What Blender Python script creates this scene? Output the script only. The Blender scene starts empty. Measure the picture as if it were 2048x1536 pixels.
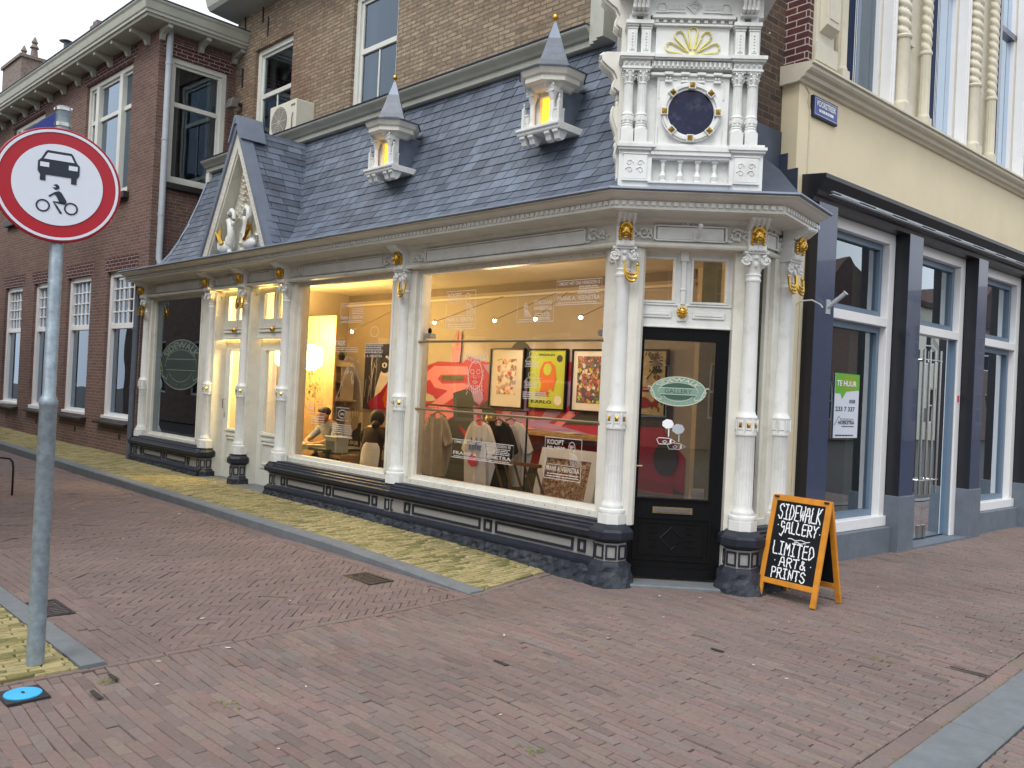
import bpy, bmesh, math, random
from mathutils import Matrix, Vector
R = math.radians
S = bpy.context.scene
COL = S.collection
rnd = random.Random(7)

# ------------------------------------------------------------------ camera
cam_d = bpy.data.cameras.new('camera')
cam = bpy.data.objects.new('camera', cam_d); COL.objects.link(cam); S.camera = cam
cam_d.sensor_width = 36.0; cam_d.lens = 36.0*1682/2048
cam_d.clip_start = .05; cam_d.clip_end = 600
cam.location = (0, 0, 1.6)
cam.rotation_euler = (Matrix.Rotation(.0068, 4, 'X') @ Matrix.Rotation(R(90), 4, 'X') @ Matrix.Rotation(.0483, 4, 'Z')).to_euler()
S.view_settings.view_transform = 'Standard'; S.view_settings.look = 'None'
S.view_settings.exposure = 0.60; S.view_settings.gamma = 1
S.render.resolution_x = 1024; S.render.resolution_y = 768

# ------------------------------------------------------------------ sky and sun (overcast)
SUN_EL, SUN_AZ = R(52), R(205)
w = bpy.data.worlds.new('World'); S.world = w; w.use_nodes = True
wt = w.node_tree; wt.nodes.clear()
out = wt.nodes.new('ShaderNodeOutputWorld'); bg = wt.nodes.new('ShaderNodeBackground')
sky = wt.nodes.new('ShaderNodeTexSky'); sky.sky_type = 'NISHITA'; sky.sun_disc = False
sky.sun_elevation = SUN_EL; sky.sun_rotation = SUN_AZ
sky.air_density = 1.4; sky.dust_density = 4.0; sky.ozone_density = 1.0
hs = wt.nodes.new('ShaderNodeHueSaturation'); hs.inputs['Saturation'].default_value = .38
wt.links.new(sky.outputs[0], hs.inputs['Color'])
mx = wt.nodes.new('ShaderNodeMixRGB'); mx.inputs[0].default_value = .62
mx.inputs[2].default_value = (8.2, 8.6, 9.2, 1)      # even cloud cover
wt.links.new(hs.outputs[0], mx.inputs[1])
wt.links.new(mx.outputs[0], bg.inputs[0]); bg.inputs[1].default_value = .12
wt.links.new(bg.outputs[0], out.inputs[0])
sd = bpy.data.lights.new('sun', 'SUN'); sd.energy = 1.0; sd.angle = R(25); sd.color = (1, .97, .93)
so = bpy.data.objects.new('sun', sd); COL.objects.link(so)
so.rotation_euler = (R(90)-SUN_EL, 0, R(180)-SUN_AZ)

# ------------------------------------------------------------------ frames: X = viewer's right, Y = into the wall, Z = up
def frame(o, ang_vec, z=0):
    X = Vector((ang_vec[0], ang_vec[1], 0)).normalized(); Z = Vector((0, 0, 1)); Y = Z.cross(X)
    m = Matrix.Identity(4)
    for i, v in enumerate((X, Y, Z)):
        m[0][i], m[1][i], m[2][i] = v
    m.translation = (o[0], o[1], z)
    return m
FA = frame((.897, 7.15), (.7065, -.7077))      # long gallery front in the alley
FD = frame((1.47, 7.02), (1, -.05))            # chamfered corner with the door
FC = frame((1.992, 7.10), (.7556, .6550))      # short gallery side right of the door
FB = frame((4.333, 9.351), (.7556, .6550))     # cream building front
FL = frame((-6.318, 14.381), (.7212, -.6928))  # brick house front
FR = frame((-6.318, 14.381), (.6928, .7212))   # brick house return wall
ID = Matrix.Identity(4)
def T(x=0, y=0, z=0): return Matrix.Translation((x, y, z))
def RZ(d): return Matrix.Rotation(R(d), 4, 'Z')

# ------------------------------------------------------------------ materials
MATS = {}
def newmat(name):
    m = bpy.data.materials.new(name); m.use_nodes = True; MATS[name] = m
    nt = m.node_tree; b = nt.nodes['Principled BSDF']
    return m, nt, b
def N(nt, t, **k):
    n = nt.nodes.new(t)
    for a, v in k.items():
        if a in n.inputs: n.inputs[a].default_value = v
        else: setattr(n, a, v)
    return n
def plain(name, col, rough=.5, metal=0, var=.12, scale=6, bump=.0, bscale=40, spec=.5, dirt_or_sheen=None, dscale=1.6, damt=.5, emis=None, es=0, coat=0, island=0):
    m, nt, b = newmat(name); L = nt.links.new
    tc = N(nt, 'ShaderNodeTexCoord')
    b.inputs['Roughness'].default_value = rough; b.inputs['Metallic'].default_value = metal
    b.inputs['Specular IOR Level'].default_value = spec; b.inputs['Coat Weight'].default_value = coat
    col = tuple(col)+(1,)
    n = N(nt, 'ShaderNodeTexNoise', Scale=scale, Detail=6.0, Roughness=.6); L(tc.outputs['Object'], n.inputs['Vector'])
    mr = N(nt, 'ShaderNodeMapRange'); mr.inputs[1].default_value = .3; mr.inputs[2].default_value = .7
    mr.inputs[3].default_value = 1-var; mr.inputs[4].default_value = 1+var*.6
    L(n.outputs['Fac'], mr.inputs[0])
    v = N(nt, 'ShaderNodeVectorMath', operation='SCALE'); v.inputs[0].default_value = col[:3]; L(mr.outputs[0], v.inputs['Scale'])
    src = v.outputs[0]
    if island:
        gi = N(nt, 'ShaderNodeNewGeometry'); ri = N(nt, 'ShaderNodeMapRange'); ri.inputs[3].default_value = 1-island; ri.inputs[4].default_value = 1+island; L(gi.outputs['Random Per Island'], ri.inputs[0])
        vi = N(nt, 'ShaderNodeVectorMath', operation='SCALE'); L(src, vi.inputs[0]); L(ri.outputs[0], vi.inputs['Scale']); src = vi.outputs[0]
    if dirt_or_sheen:
        n2 = N(nt, 'ShaderNodeTexNoise', Scale=dscale, Detail=8.0, Roughness=.7); L(tc.outputs['Object'], n2.inputs['Vector'])
        r2 = N(nt, 'ShaderNodeMapRange'); r2.inputs[1].default_value = .52; r2.inputs[2].default_value = .72; r2.inputs[3].default_value = 0; r2.inputs[4].default_value = damt
        L(n2.outputs['Fac'], r2.inputs[0])
        mm = N(nt, 'ShaderNodeMixRGB'); mm.inputs[2].default_value = tuple(dirt_or_sheen)+(1,); L(r2.outputs[0], mm.inputs[0]); L(src, mm.inputs[1]); src = mm.outputs[0]
    L(src, b.inputs['Base Color'])
    if bump:
        n3 = N(nt, 'ShaderNodeTexNoise', Scale=bscale, Detail=5.0); L(tc.outputs['Object'], n3.inputs['Vector'])
        bp = N(nt, 'ShaderNodeBump', Strength=bump, Distance=.01); L(n3.outputs['Fac'], bp.inputs['Height']); L(bp.outputs[0], b.inputs['Normal'])
    if emis:
        b.inputs['Emission Color'].default_value = tuple(emis)+(1,); b.inputs['Emission Strength'].default_value = es
    return m
def brick(name, c1, c2, mortar, bw=.215, bh=.062, ms=.007, patch=None, pamt=.7, pscale=.5, bumpd=.006, bias=0., jit=.5):
    m, nt, b = newmat(name); L = nt.links.new
    tc = N(nt, 'ShaderNodeTexCoord'); sx = N(nt, 'ShaderNodeSeparateXYZ'); L(tc.outputs['Object'], sx.inputs[0])
    ad = N(nt, 'ShaderNodeMath', operation='ADD'); L(sx.outputs[0], ad.inputs[0]); L(sx.outputs[1], ad.inputs[1])
    cb = N(nt, 'ShaderNodeCombineXYZ'); L(ad.outputs[0], cb.inputs[0]); L(sx.outputs[2], cb.inputs[1])
    nz = N(nt, 'ShaderNodeTexNoise', Scale=3.0, Detail=3.0); L(tc.outputs['Object'], nz.inputs['Vector'])
    sb = N(nt, 'ShaderNodeVectorMath', operation='SUBTRACT'); L(nz.outputs['Color'], sb.inputs[0]); sb.inputs[1].default_value = (.5, .5, .5)
    sc = N(nt, 'ShaderNodeVectorMath', operation='SCALE'); sc.inputs['Scale'].default_value = .012*jit; L(sb.outputs[0], sc.inputs[0])
    av = N(nt, 'ShaderNodeVectorMath', operation='ADD'); L(cb.outputs[0], av.inputs[0]); L(sc.outputs[0], av.inputs[1])
    br = N(nt, 'ShaderNodeTexBrick', offset=.5, squash=1.0); L(av.outputs[0], br.inputs['Vector'])
    br.inputs['Color1'].default_value = tuple(c1)+(1,); br.inputs['Color2'].default_value = tuple(c2)+(1,); br.inputs['Mortar'].default_value = tuple(mortar)+(1,)
    br.inputs['Scale'].default_value = 1.0; br.inputs['Mortar Size'].default_value = ms; br.inputs['Mortar Smooth'].default_value = .25
    br.inputs['Bias'].default_value = bias; br.inputs['Brick Width'].default_value = bw; br.inputs['Row Height'].default_value = bh
    n2 = N(nt, 'ShaderNodeTexNoise', Scale=14.0, Detail=8.0, Roughness=.7); L(tc.outputs['Object'], n2.inputs['Vector'])
    r2 = N(nt, 'ShaderNodeMapRange'); r2.inputs[1].default_value = .3; r2.inputs[2].default_value = .7; r2.inputs[3].default_value = .68; r2.inputs[4].default_value = 1.28; L(n2.outputs['Fac'], r2.inputs[0])
    v = N(nt, 'ShaderNodeVectorMath', operation='SCALE'); L(br.outputs['Color'], v.inputs[0]); L(r2.outputs[0], v.inputs['Scale']); src = v.outputs[0]
    if patch:
        n3 = N(nt, 'ShaderNodeTexNoise', Scale=pscale, Detail=6.0, Roughness=.6); L(tc.outputs['Object'], n3.inputs['Vector'])
        r3 = N(nt, 'ShaderNodeMapRange'); r3.inputs[1].default_value = .45; r3.inputs[2].default_value = .66; r3.inputs[3].default_value = 0; r3.inputs[4].default_value = pamt; L(n3.outputs['Fac'], r3.inputs[0])
        mm = N(nt, 'ShaderNodeMixRGB'); mm.blend_type = 'MULTIPLY'; mm.inputs[2].default_value = tuple(patch)+(1,); L(r3.outputs[0], mm.inputs[0]); L(src, mm.inputs[1]); src = mm.outputs[0]
    L(src, b.inputs['Base Color']); b.inputs['Roughness'].default_value = .88
    bp = N(nt, 'ShaderNodeBump', Strength=.9, Distance=bumpd); bp.invert = True
    n4 = N(nt, 'ShaderNodeMath', operation='MULTIPLY_ADD'); L(n2.outputs['Fac'], n4.inputs[0]); n4.inputs[1].default_value = -.8; L(br.outputs['Fac'], n4.inputs[2])
    L(n4.outputs[0], bp.inputs['Height']); L(bp.outputs[0], b.inputs['Normal'])
    return m
def paver(name, base, dark, moss=None, mossamt=.0, rough=.8):
    """per-stone tint comes from the colour attribute 'tint'"""
    m, nt, b = newmat(name); L = nt.links.new
    tc = N(nt, 'ShaderNodeTexCoord'); at = N(nt, 'ShaderNodeAttribute'); at.attribute_name = 'tint'
    n = N(nt, 'ShaderNodeTexNoise', Scale=45.0, Detail=6.0, Roughness=.65); L(tc.outputs['Object'], n.inputs['Vector'])
    r = N(nt, 'ShaderNodeMapRange'); r.inputs[1].default_value = .3; r.inputs[2].default_value = .7; r.inputs[3].default_value = .82; r.inputs[4].default_value = 1.16; L(n.outputs['Fac'], r.inputs[0])
    v = N(nt, 'ShaderNodeVectorMath', operation='SCALE'); L(at.outputs['Color'], v.inputs[0]); L(r.outputs[0], v.inputs['Scale']); src = v.outputs[0]
    n2 = N(nt, 'ShaderNodeTexNoise', Scale=.9, Detail=7.0, Roughness=.6); L(tc.outputs['Object'], n2.inputs['Vector'])
    r2 = N(nt, 'ShaderNodeMapRange'); r2.inputs[1].default_value = .42; r2.inputs[2].default_value = .68; r2.inputs[3].default_value = 0; r2.inputs[4].default_value = .45; L(n2.outputs['Fac'], r2.inputs[0])
    mm = N(nt, 'ShaderNodeMixRGB'); mm.inputs[2].default_value = tuple(dark)+(1,); L(r2.outputs[0], mm.inputs[0]); L(src, mm.inputs[1]); src = mm.outputs[0]
    if moss:
        n3 = N(nt, 'ShaderNodeTexNoise', Scale=7.0, Detail=8.0, Roughness=.75); L(tc.outputs['Object'], n3.inputs['Vector'])
        r3 = N(nt, 'ShaderNodeMapRange'); r3.inputs[1].default_value = .48; r3.inputs[2].default_value = .62; r3.inputs[3].default_value = 0; r3.inputs[4].default_value = mossamt; L(n3.outputs['Fac'], r3.inputs[0])
        m3 = N(nt, 'ShaderNodeMixRGB'); m3.inputs[2].default_value = tuple(moss)+(1,); L(r3.outputs[0], m3.inputs[0]); L(src, m3.inputs[1]); src = m3.outputs[0]
    L(src, b.inputs['Base Color']); b.inputs['Roughness'].default_value = rough
    bp = N(nt, 'ShaderNodeBump', Strength=.5, Distance=.004); L(n.outputs['Fac'], bp.inputs['Height']); L(bp.outputs[0], b.inputs['Normal'])
    return m
def glass(name, tint=(.9, .95, .95), boost=1.6, rough=.0, clear=1.0, gcol=(1, 1, 1)):
    m = bpy.data.materials.new(name); m.use_nodes = True; MATS[name] = m
    nt = m.node_tree; nt.nodes.clear(); L = nt.links.new
    o = N(nt, 'ShaderNodeOutputMaterial'); mix = N(nt, 'ShaderNodeMixShader'); tr = N(nt, 'ShaderNodeBsdfTransparent'); gl = N(nt, 'ShaderNodeBsdfGlossy')
    tr.inputs[0].default_value = tuple(tint)+(1,); gl.inputs['Roughness'].default_value = rough; gl.inputs[0].default_value = tuple(gcol)+(1,)
    fr = N(nt, 'ShaderNodeFresnel', IOR=1.5); mu = N(nt, 'ShaderNodeMath', operation='MULTIPLY'); mu.use_clamp = True; mu.inputs[1].default_value = boost
    L(fr.outputs[0], mu.inputs[0]); L(mu.outputs[0], mix.inputs[0]); L(tr.outputs[0], mix.inputs[1]); L(gl.outputs[0], mix.inputs[2])
    tc = N(nt, 'ShaderNodeTexCoord'); nz = N(nt, 'ShaderNodeTexNoise', Scale=1.3, Detail=1.0); L(tc.outputs['Object'], nz.inputs['Vector'])
    bp = N(nt, 'ShaderNodeBump', Strength=.15, Distance=.02); L(nz.outputs['Fac'], bp.inputs['Height']); L(bp.outputs[0], gl.inputs['Normal'])
    L(mix.outputs[0], o.inputs[0]); return m
def artmat(name, cols, scale, edge=(.02, .02, .02), smooth=False):
    m, nt, b = newmat(name); L = nt.links.new
    tc = N(nt, 'ShaderNodeTexCoord'); vo = N(nt, 'ShaderNodeTexVoronoi', Scale=scale); L(tc.outputs['Object'], vo.inputs['Vector'])
    sp = N(nt, 'ShaderNodeSeparateColor'); L(vo.outputs['Color'], sp.inputs[0])
    cr = N(nt, 'ShaderNodeValToRGB'); cr.color_ramp.interpolation = 'CONSTANT'
    while len(cr.color_ramp.elements) < len(cols): cr.color_ramp.elements.new(.5)
    for i, c in enumerate(cols):
        cr.color_ramp.elements[i].position = i/len(cols); cr.color_ramp.elements[i].color = tuple(c)+(1,)
    L(sp.outputs[0], cr.inputs[0])
    ve = N(nt, 'ShaderNodeTexVoronoi', Scale=scale); ve.feature = 'DISTANCE_TO_EDGE'; L(tc.outputs['Object'], ve.inputs['Vector'])
    r = N(nt, 'ShaderNodeMapRange'); r.inputs[1].default_value = .02; r.inputs[2].default_value = .07; L(ve.outputs['Distance'], r.inputs[0])
    mm = N(nt, 'ShaderNodeMixRGB'); mm.inputs[1].default_value = tuple(edge)+(1,); L(r.outputs[0], mm.inputs[0]); L(cr.outputs[0], mm.inputs[2])
    L(mm.outputs[0], b.inputs['Base Color']); b.inputs['Roughness'].default_value = .6; return m

plain('cream_paint', (.69, .68, .61), .42, var=.07, dirt_or_sheen=(.40, .38, .30), dscale=2.6, damt=.5, bump=.06)
plain('white_paint', (.72, .735, .715), .42, var=.07, dirt_or_sheen=(.44, .45, .40), dscale=3.6, damt=.55, bump=.08, bscale=60)
plain('frame_paint', (.66, .67, .61), .4, var=.05, dirt_or_sheen=(.4, .4, .34), dscale=2.5, damt=.25)
plain('frieze_paint', (.60, .56, .47), .5, var=.05, dirt_or_sheen=(.4, .38, .32), damt=.3)
plain('eave_paint', (.43, .44, .38), .5, var=.08, dirt_or_sheen=(.28, .28, .22), dscale=2.0, damt=.5)
plain('cream_stone', (.64, .60, .48), .6, var=.06, dirt_or_sheen=(.42, .38, .28), dscale=2.0, damt=.3)
plain('stucco', (.78, .68, .47), .75, var=.05, scale=2, bump=.12, bscale=90, dirt_or_sheen=(.62, .52, .33), dscale=.7, damt=.4)
plain('stucco_side', (.68, .56, .32), .75, var=.05, scale=2, bump=.12, bscale=90)
plain('gold', (.66, .41, .08), .3, metal=1, var=.3, scale=20)
plain('gold_paint', (.78, .70, .22), .4, metal=.4, var=.1)
plain('slate', (.120, .145, .190), .42, island=.28, var=.25, scale=5, bump=.15, bscale=50, dirt_or_sheen=(.055, .06, .075), dscale=.9, damt=.7)
plain('lead', (.20, .235, .30), .5, metal=.35, var=.15, scale=4, bump=.08, bscale=12)
plain('lead_dark', (.06, .075, .11), .5, metal=.2, var=.3, scale=4, bump=.2, bscale=10)
plain('black_stone', (.020, .024, .036), .45, spec=.3, var=.3, scale=14, bump=.12, bscale=60)
plain('rough_stone', (.022, .028, .042), .7, var=.5, scale=12, bump=.9, bscale=22, dirt_or_sheen=(.10, .12, .13), dscale=3, damt=.5)
plain('granite', (.30, .30, .29), .6, var=.3, scale=120, bump=.15, bscale=160)
plain('blue_stone', (.125, .15, .185), .6, var=.18, scale=5, bump=.15, bscale=60, dirt_or_sheen=(.22, .25, .28), dscale=3, damt=.35)
plain('kerb_stone', (.155, .172, .185), .75, var=.15, scale=9, bump=.25, bscale=140, dirt_or_sheen=(.10, .12, .12), dscale=1.5, damt=.4)
plain('black_gloss', (.005, .006, .007), .3, var=.1, spec=.25)
plain('black_board', (.006, .008, .012), .6, var=.2, spec=.25)
plain('navy_paint', (.038, .055, .115), .24, var=.05, coat=.5)
plain('dark_paint', (.014, .015, .020), .35, var=.1)
plain('blue_grey_paint', (.13, .19, .26), .4, var=.05)
plain('bright_frame', (.80, .80, .80), .35, var=.03)
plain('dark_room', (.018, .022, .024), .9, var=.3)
plain('dim_room', (.20, .22, .21), .9, var=.2)
plain('curtain', (.32, .34, .33), .9, var=.1, scale=3)
plain('steel', (.50, .50, .48), .25, metal=1, var=.05)
plain('galvanised', (.30, .37, .42), .5, metal=.45, var=.3, scale=22, dirt_or_sheen=(.18, .25, .26), dscale=6, damt=.6)
plain('pipe_grey', (.42, .46, .50), .5, var=.1)
plain('pipe_dark', (.10, .12, .15), .5, var=.15)
plain('sign_red', (.40, .008, .022), .35, var=.03)
plain('sign_white', (.66, .71, .80), .35, var=.03)
plain('sign_black', (.012, .018, .035), .4, var=.05)
plain('sign_blue', (.02, .05, .28), .3, var=.08)
plain('white_ink', (.82, .84, .85), .5, var=.03)
plain('decal_white', (.60, .56, .52), .6, var=.05)
plain('chalk', (.80, .84, .88), .8, var=.08, scale=60)
plain('orange_wood', (.62, .25, .025), .4, var=.22, scale=9)
plain('wood', (.42, .26, .12), .5, var=.2, scale=6)
plain('brown_wood', (.20, .09, .04), .5, var=.2)
plain('brass_bar', (.30, .23, .13), .35, metal=.6, var=.1)
plain('ac_plastic', (.62, .60, .50), .5, var=.05)
plain('ac_dark', (.14, .13, .12), .6, var=.1)
plain('soil', (.038, .034, .030), .95, var=.4, scale=30)
plain('ground_far', (.045, .040, .036), .9, var=.2, scale=3)
plain('iron', (.045, .043, .045), .5, metal=.5, var=.3, scale=40, bump=.2)
plain('blue_cap', (.045, .42, .80), .5, var=.1, scale=30)
plain('litter', (.62, .60, .56), .8, var=.2)
plain('moss', (.16, .20, .02), .95, var=.5, scale=60)
plain('room_wall', (.45, .39, .33), .8, var=.04)
plain('room_band', (.22, .18, .15), .8, var=.04)
plain('ceiling', (.72, .66, .55), .8, var=.03)
plain('room_floor', (.055, .055, .06), .5, var=.15)
plain('mural_red', (.40, .014, .06), .6, var=.05)
plain('mural_pink', (.66, .20, .26), .6, var=.05)
plain('mural_purple', (.36, .20, .42), .6, var=.05)
plain('mural_crimson', (.30, .01, .04), .6, var=.05)
plain('mural_dark', (.030, .034, .045), .6, var=.1)
plain('mural_green', (.06, .07, .03), .6, var=.1)
plain('skin', (.42, .22, .14), .5, var=.06)
plain('paper', (.70, .64, .58), .7, var=.03)
plain('lime', (.46, .52, .06), .6, var=.05)
plain('poster_orange', (.62, .14, .03), .6, var=.1)
plain('cloth_grey', (.42, .39, .36), .9, var=.1)
plain('cloth_white', (.80, .79, .80), .9, var=.05)
plain('cloth_black', (.02, .02, .022), .9, var=.1)
plain('cloth_brown', (.05, .035, .025), .9, var=.1)
plain('cloth_blue', (.28, .30, .33), .9, var=.1)
plain('hair', (.010, .008, .007), .6, var=.1)
plain('ink_blue', (.10, .22, .55), .6)
plain('ink_pink', (.75, .08, .18), .6)
plain('plant_green', (.13, .16, .02), .7, var=.3)
plain('lime_green', (.13, .42, .03), .5, var=.05)
plain('olive_green', (.24, .36, .02), .5, var=.05)
plain('logo_green', (.20, .32, .26), .5, var=.03)
plain('logo_dark', (.045, .10, .075), .5, var=.03)
plain('logo_line', (.55, .62, .50), .5, var=.03)
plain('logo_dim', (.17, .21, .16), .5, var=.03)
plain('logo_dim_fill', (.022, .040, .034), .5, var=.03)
plain('orange_tiles', (.46, .22, .09), .8, island=.2, var=.3, scale=8)
plain('chimney_brick', (.20, .16, .14), .9, var=.4, scale=12)
plain('lamp_glow', (1, .9, .6), .5, emis=(1, .80, .36), es=14)
plain('spot_glow', (1, .9, .7), .5, emis=(1, .86, .62), es=40)
plain('window_glow', (.9, .5, .05), .5, emis=(1, .46, .03), es=1.25, var=.5, scale=9)
plain('red_label', (.6, .05, .08), .5)
plain('far_wall', (.22, .15, .12), .9, var=.3)
plain('far_roof', (.09, .05, .045), .9, var=.3)
brick('old_brick', (.37, .285, .185), (.23, .17, .115), (.17, .145, .115), patch=(.70, .55, .52), pamt=.85, pscale=.45, ms=.010, bw=.20, bh=.058, bumpd=.014, jit=1.8)
brick('red_brick', (.195, .108, .084), (.14, .076, .062), (.25, .22, .19), bw=.21, bh=.058, ms=.0055, patch=(.42, .36, .36), pamt=.7, pscale=.35, jit=.25)
brick('quoin_brick', (.10, .030, .030), (.07, .022, .025), (.50, .44, .40), bw=.20, bh=.066, ms=.006, jit=.1)
brick('brown_brick', (.13, .08, .05), (.06, .04, .032), (.16, .13, .10), bw=.20, bh=.066, ms=.008, patch=(.4, .4, .4), pscale=1.2, jit=.8)
paver('plaza_brick', (.2, .14, .12), (.155, .122, .108), moss=(.10, .085, .05), mossamt=.10)
paver('road_brick', (.2, .14, .12), (.14, .112, .098))
paver('yellow_brick', (.3, .27, .1), (.25, .22, .09), moss=(.12, .13, .03), mossamt=.35, rough=.9)
glass('shop_glass', (.90, .90, .88), 1.5)
glass('door_glass', (.60, .62, .64), 4.5)
glass('street_glass', (.62, .70, .68), 4.2, gcol=(.80, .88, .95))
glass('upper_glass', (.50, .56, .58), 2.6, gcol=(.62, .74, .88))
glass('clear_glass', (.88, .92, .90), .7)
glass('dark_glass', (.20, .24, .24), .45, gcol=(.7, .8, .9))
artmat('art_crowd', [(.35, .05, .06), (.10, .14, .10), (.30, .10, .12), (.40, .42, .03), (.06, .06, .10), (.50, .20, .12), (.18, .03, .08), (.6, .5, .4)], 22)
artmat('art_splash', [(.55, .10, .06), (.7, .62, .56), (.35, .28, .42), (.7, .3, .12), (.75, .68, .62), (.20, .12, .10), (.7, .62, .56)], 18, edge=(.6, .5, .45))
artmat('art_plant', [(.52, .40, .22), (.60, .46, .26), (.20, .10, .05), (.55, .42, .22), (.12, .08, .03), (.6, .46, .26)], 14, edge=(.6, .46, .26))
artmat('art_sepia', [(.22, .11, .06), (.30, .16, .09), (.55, .42, .30), (.15, .07, .04), (.28, .10, .09)], 30, edge=(.5, .38, .28))
plain('porthole', (.010, .013, .045), .25, var=.3, scale=8, dirt_or_sheen=(.07, .08, .13), dscale=9, damt=.8, spec=.3)  # mottled reflections of the round pane painted into its colour

# ------------------------------------------------------------------ geometry builder
class G:
    def __init__(s): s.bm = bmesh.new(); s.k = 0; s.M = None
    def f(s, vs):
        vs = [Vector(v) for v in vs]
        if s.M is not None: vs = [s.M @ v for v in vs]
        vv = [s.bm.verts.new(v) for v in vs]
        try: fc = s.bm.faces.new(vv); fc.material_index = s.k; return fc
        except ValueError: return None
    def mesh(s, vs, fs):
        if s.M is not None: vs = [s.M @ Vector(v) for v in vs]
        vv = [s.bm.verts.new(v) for v in vs]
        for q in fs:
            try: fc = s.bm.faces.new([vv[i] for i in q]); fc.material_index = s.k
            except ValueError: pass
        return vv
    def box(s, x0, x1, y0, y1, z0, z1):
        v = [(x, y, z) for z in (z0, z1) for x, y in ((x0, y0), (x1, y0), (x1, y1), (x0, y1))]
        s.mesh(v, [(3, 2, 1, 0), (4, 5, 6, 7), (0, 1, 5, 4), (1, 2, 6, 5), (2, 3, 7, 6), (3, 0, 4, 7)]); return s
    def prof(s, pts, x0, x1):
        """closed profile of (y,z) swept along x"""
        n = len(pts); v = [(x0, y, z) for y, z in pts]+[(x1, y, z) for y, z in pts]
        s.mesh(v, [(i, (i+1) % n, n+(i+1) % n, n+i) for i in range(n)]+[tuple(range(n-1, -1, -1)), tuple(range(n, 2*n))]); return s
    def plate(s, pts, y0, y1):
        """outline of (x,z), thickness y0..y1"""
        n = len(pts); v = [(x, y0, z) for x, z in pts]+[(x, y1, z) for x, z in pts]
        s.mesh(v, [(i, (i+1) % n, n+(i+1) % n, n+i) for i in range(n)]+[tuple(range(n-1, -1, -1)), tuple(range(n, 2*n))]); return s
    def slab(s, pts, z0, z1):
        n = len(pts); v = [(x, y, z0) for x, y in pts]+[(x, y, z1) for x, y in pts]
        s.mesh(v, [(i, (i+1) % n, n+(i+1) % n, n+i) for i in range(n)]+[tuple(range(n-1, -1, -1)), tuple(range(n, 2*n))]); return s
    def lathe(s, pr, cx=0, cy=0, n=20, a0=0, flute=None, sq=None):
        """pr: (r,z) list; flute=(i0,i1,count,depth)"""
        rows = []
        for i, (r, z) in enumerate(pr):
            row = []
            for j in range(n):
                a = a0+2*math.pi*j/n; rr = r
                if flute and flute[0] <= i <= flute[1]:
                    rr = r-(flute[3] if j % 2 else 0)
                row.append((cx+rr*math.cos(a), cy+rr*math.sin(a), z))
            rows.append(row)
        v = [p for r_ in rows for p in r_]; fs = []
        for i in range(len(pr)-1):
            for j in range(n):
                fs.append((i*n+j, i*n+(j+1) % n, (i+1)*n+(j+1) % n, (i+1)*n+j))
        fs.append(tuple(range(n-1, -1, -1))); fs.append(tuple((len(pr)-1)*n+j for j in range(n)))
        s.mesh(v, fs); return s
    def tube(s, path, r, n=8, r1=None):
        path = [Vector(p) for p in path]; rows = []
        for i, p in enumerate(path):
            t = (path[min(i+1, len(path)-1)]-path[max(i-1, 0)]).normalized()
            u = t.cross(Vector((0, 0, 1)) if abs(t.z) < .9 else Vector((1, 0, 0))).normalized(); w_ = t.cross(u)
            rr = r if r1 is None else r+(r1-r)*i/(len(path)-1)
            rows.append([p+(u*math.cos(2*math.pi*j/n)+w_*math.sin(2*math.pi*j/n))*rr for j in range(n)])
        v = [p for r_ in rows for p in r_]; fs = []
        for i in range(len(path)-1):
            for j in range(n): fs.append((i*n+j, i*n+(j+1) % n, (i+1)*n+(j+1) % n, (i+1)*n+j))
        fs.append(tuple(range(n-1, -1, -1))); fs.append(tuple((len(path)-1)*n+j for j in range(n)))
        s.mesh(v, fs); return s
    def ball(s, c, r, n=12, m=8, sc=(1, 1, 1)):
        pr = []; v = []; fs = []
        for i in range(m+1):
            t = math.pi*i/m
            for j in range(n):
                a = 2*math.pi*j/n
                v.append((c[0]+r*sc[0]*math.sin(t)*math.cos(a), c[1]+r*sc[1]*math.sin(t)*math.sin(a), c[2]-r*sc[2]*math.cos(t)))
        for i in range(m):
            for j in range(n): fs.append((i*n+j, i*n+(j+1) % n, (i+1)*n+(j+1) % n, (i+1)*n+j))
        s.mesh(v, fs); return s
    def ribbon(s, pts, w, y, closed=False):
        """flat stroke in the XZ plane facing -Y"""
        n = len(pts); L_, R_ = [], []
        for i, (x, z) in enumerate(pts):
            a = pts[(i-1) % n] if (closed or i > 0) else pts[i]; b = pts[(i+1) % n] if (closed or i < n-1) else pts[i]
            dx, dz = b[0]-a[0], b[1]-a[1]; l = math.hypot(dx, dz) or 1
            nx, nz = -dz/l*w/2, dx/l*w/2
            L_.append((x+nx, y, z+nz)); R_.append((x-nx, y, z-nz))
        m = n if closed else n-1
        s.mesh(L_+R_, [(i, n+i, n+(i+1) % n, (i+1) % n) for i in range(m)]); return s
    def volute(s, cx, cz, r, y, th=.012, turns=1.6, sgn=1, a0=0, n=5):
        p = []
        k = int(22*turns)
        for i in range(k+1):
            t = i/k; a = a0+sgn*turns*2*math.pi*t; rr = r*(1-.82*t)
            p.append((cx+rr*math.cos(a), y, cz+rr*math.sin(a)))
        s.tube(p, th, n=n, r1=th*.6); return s
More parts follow.
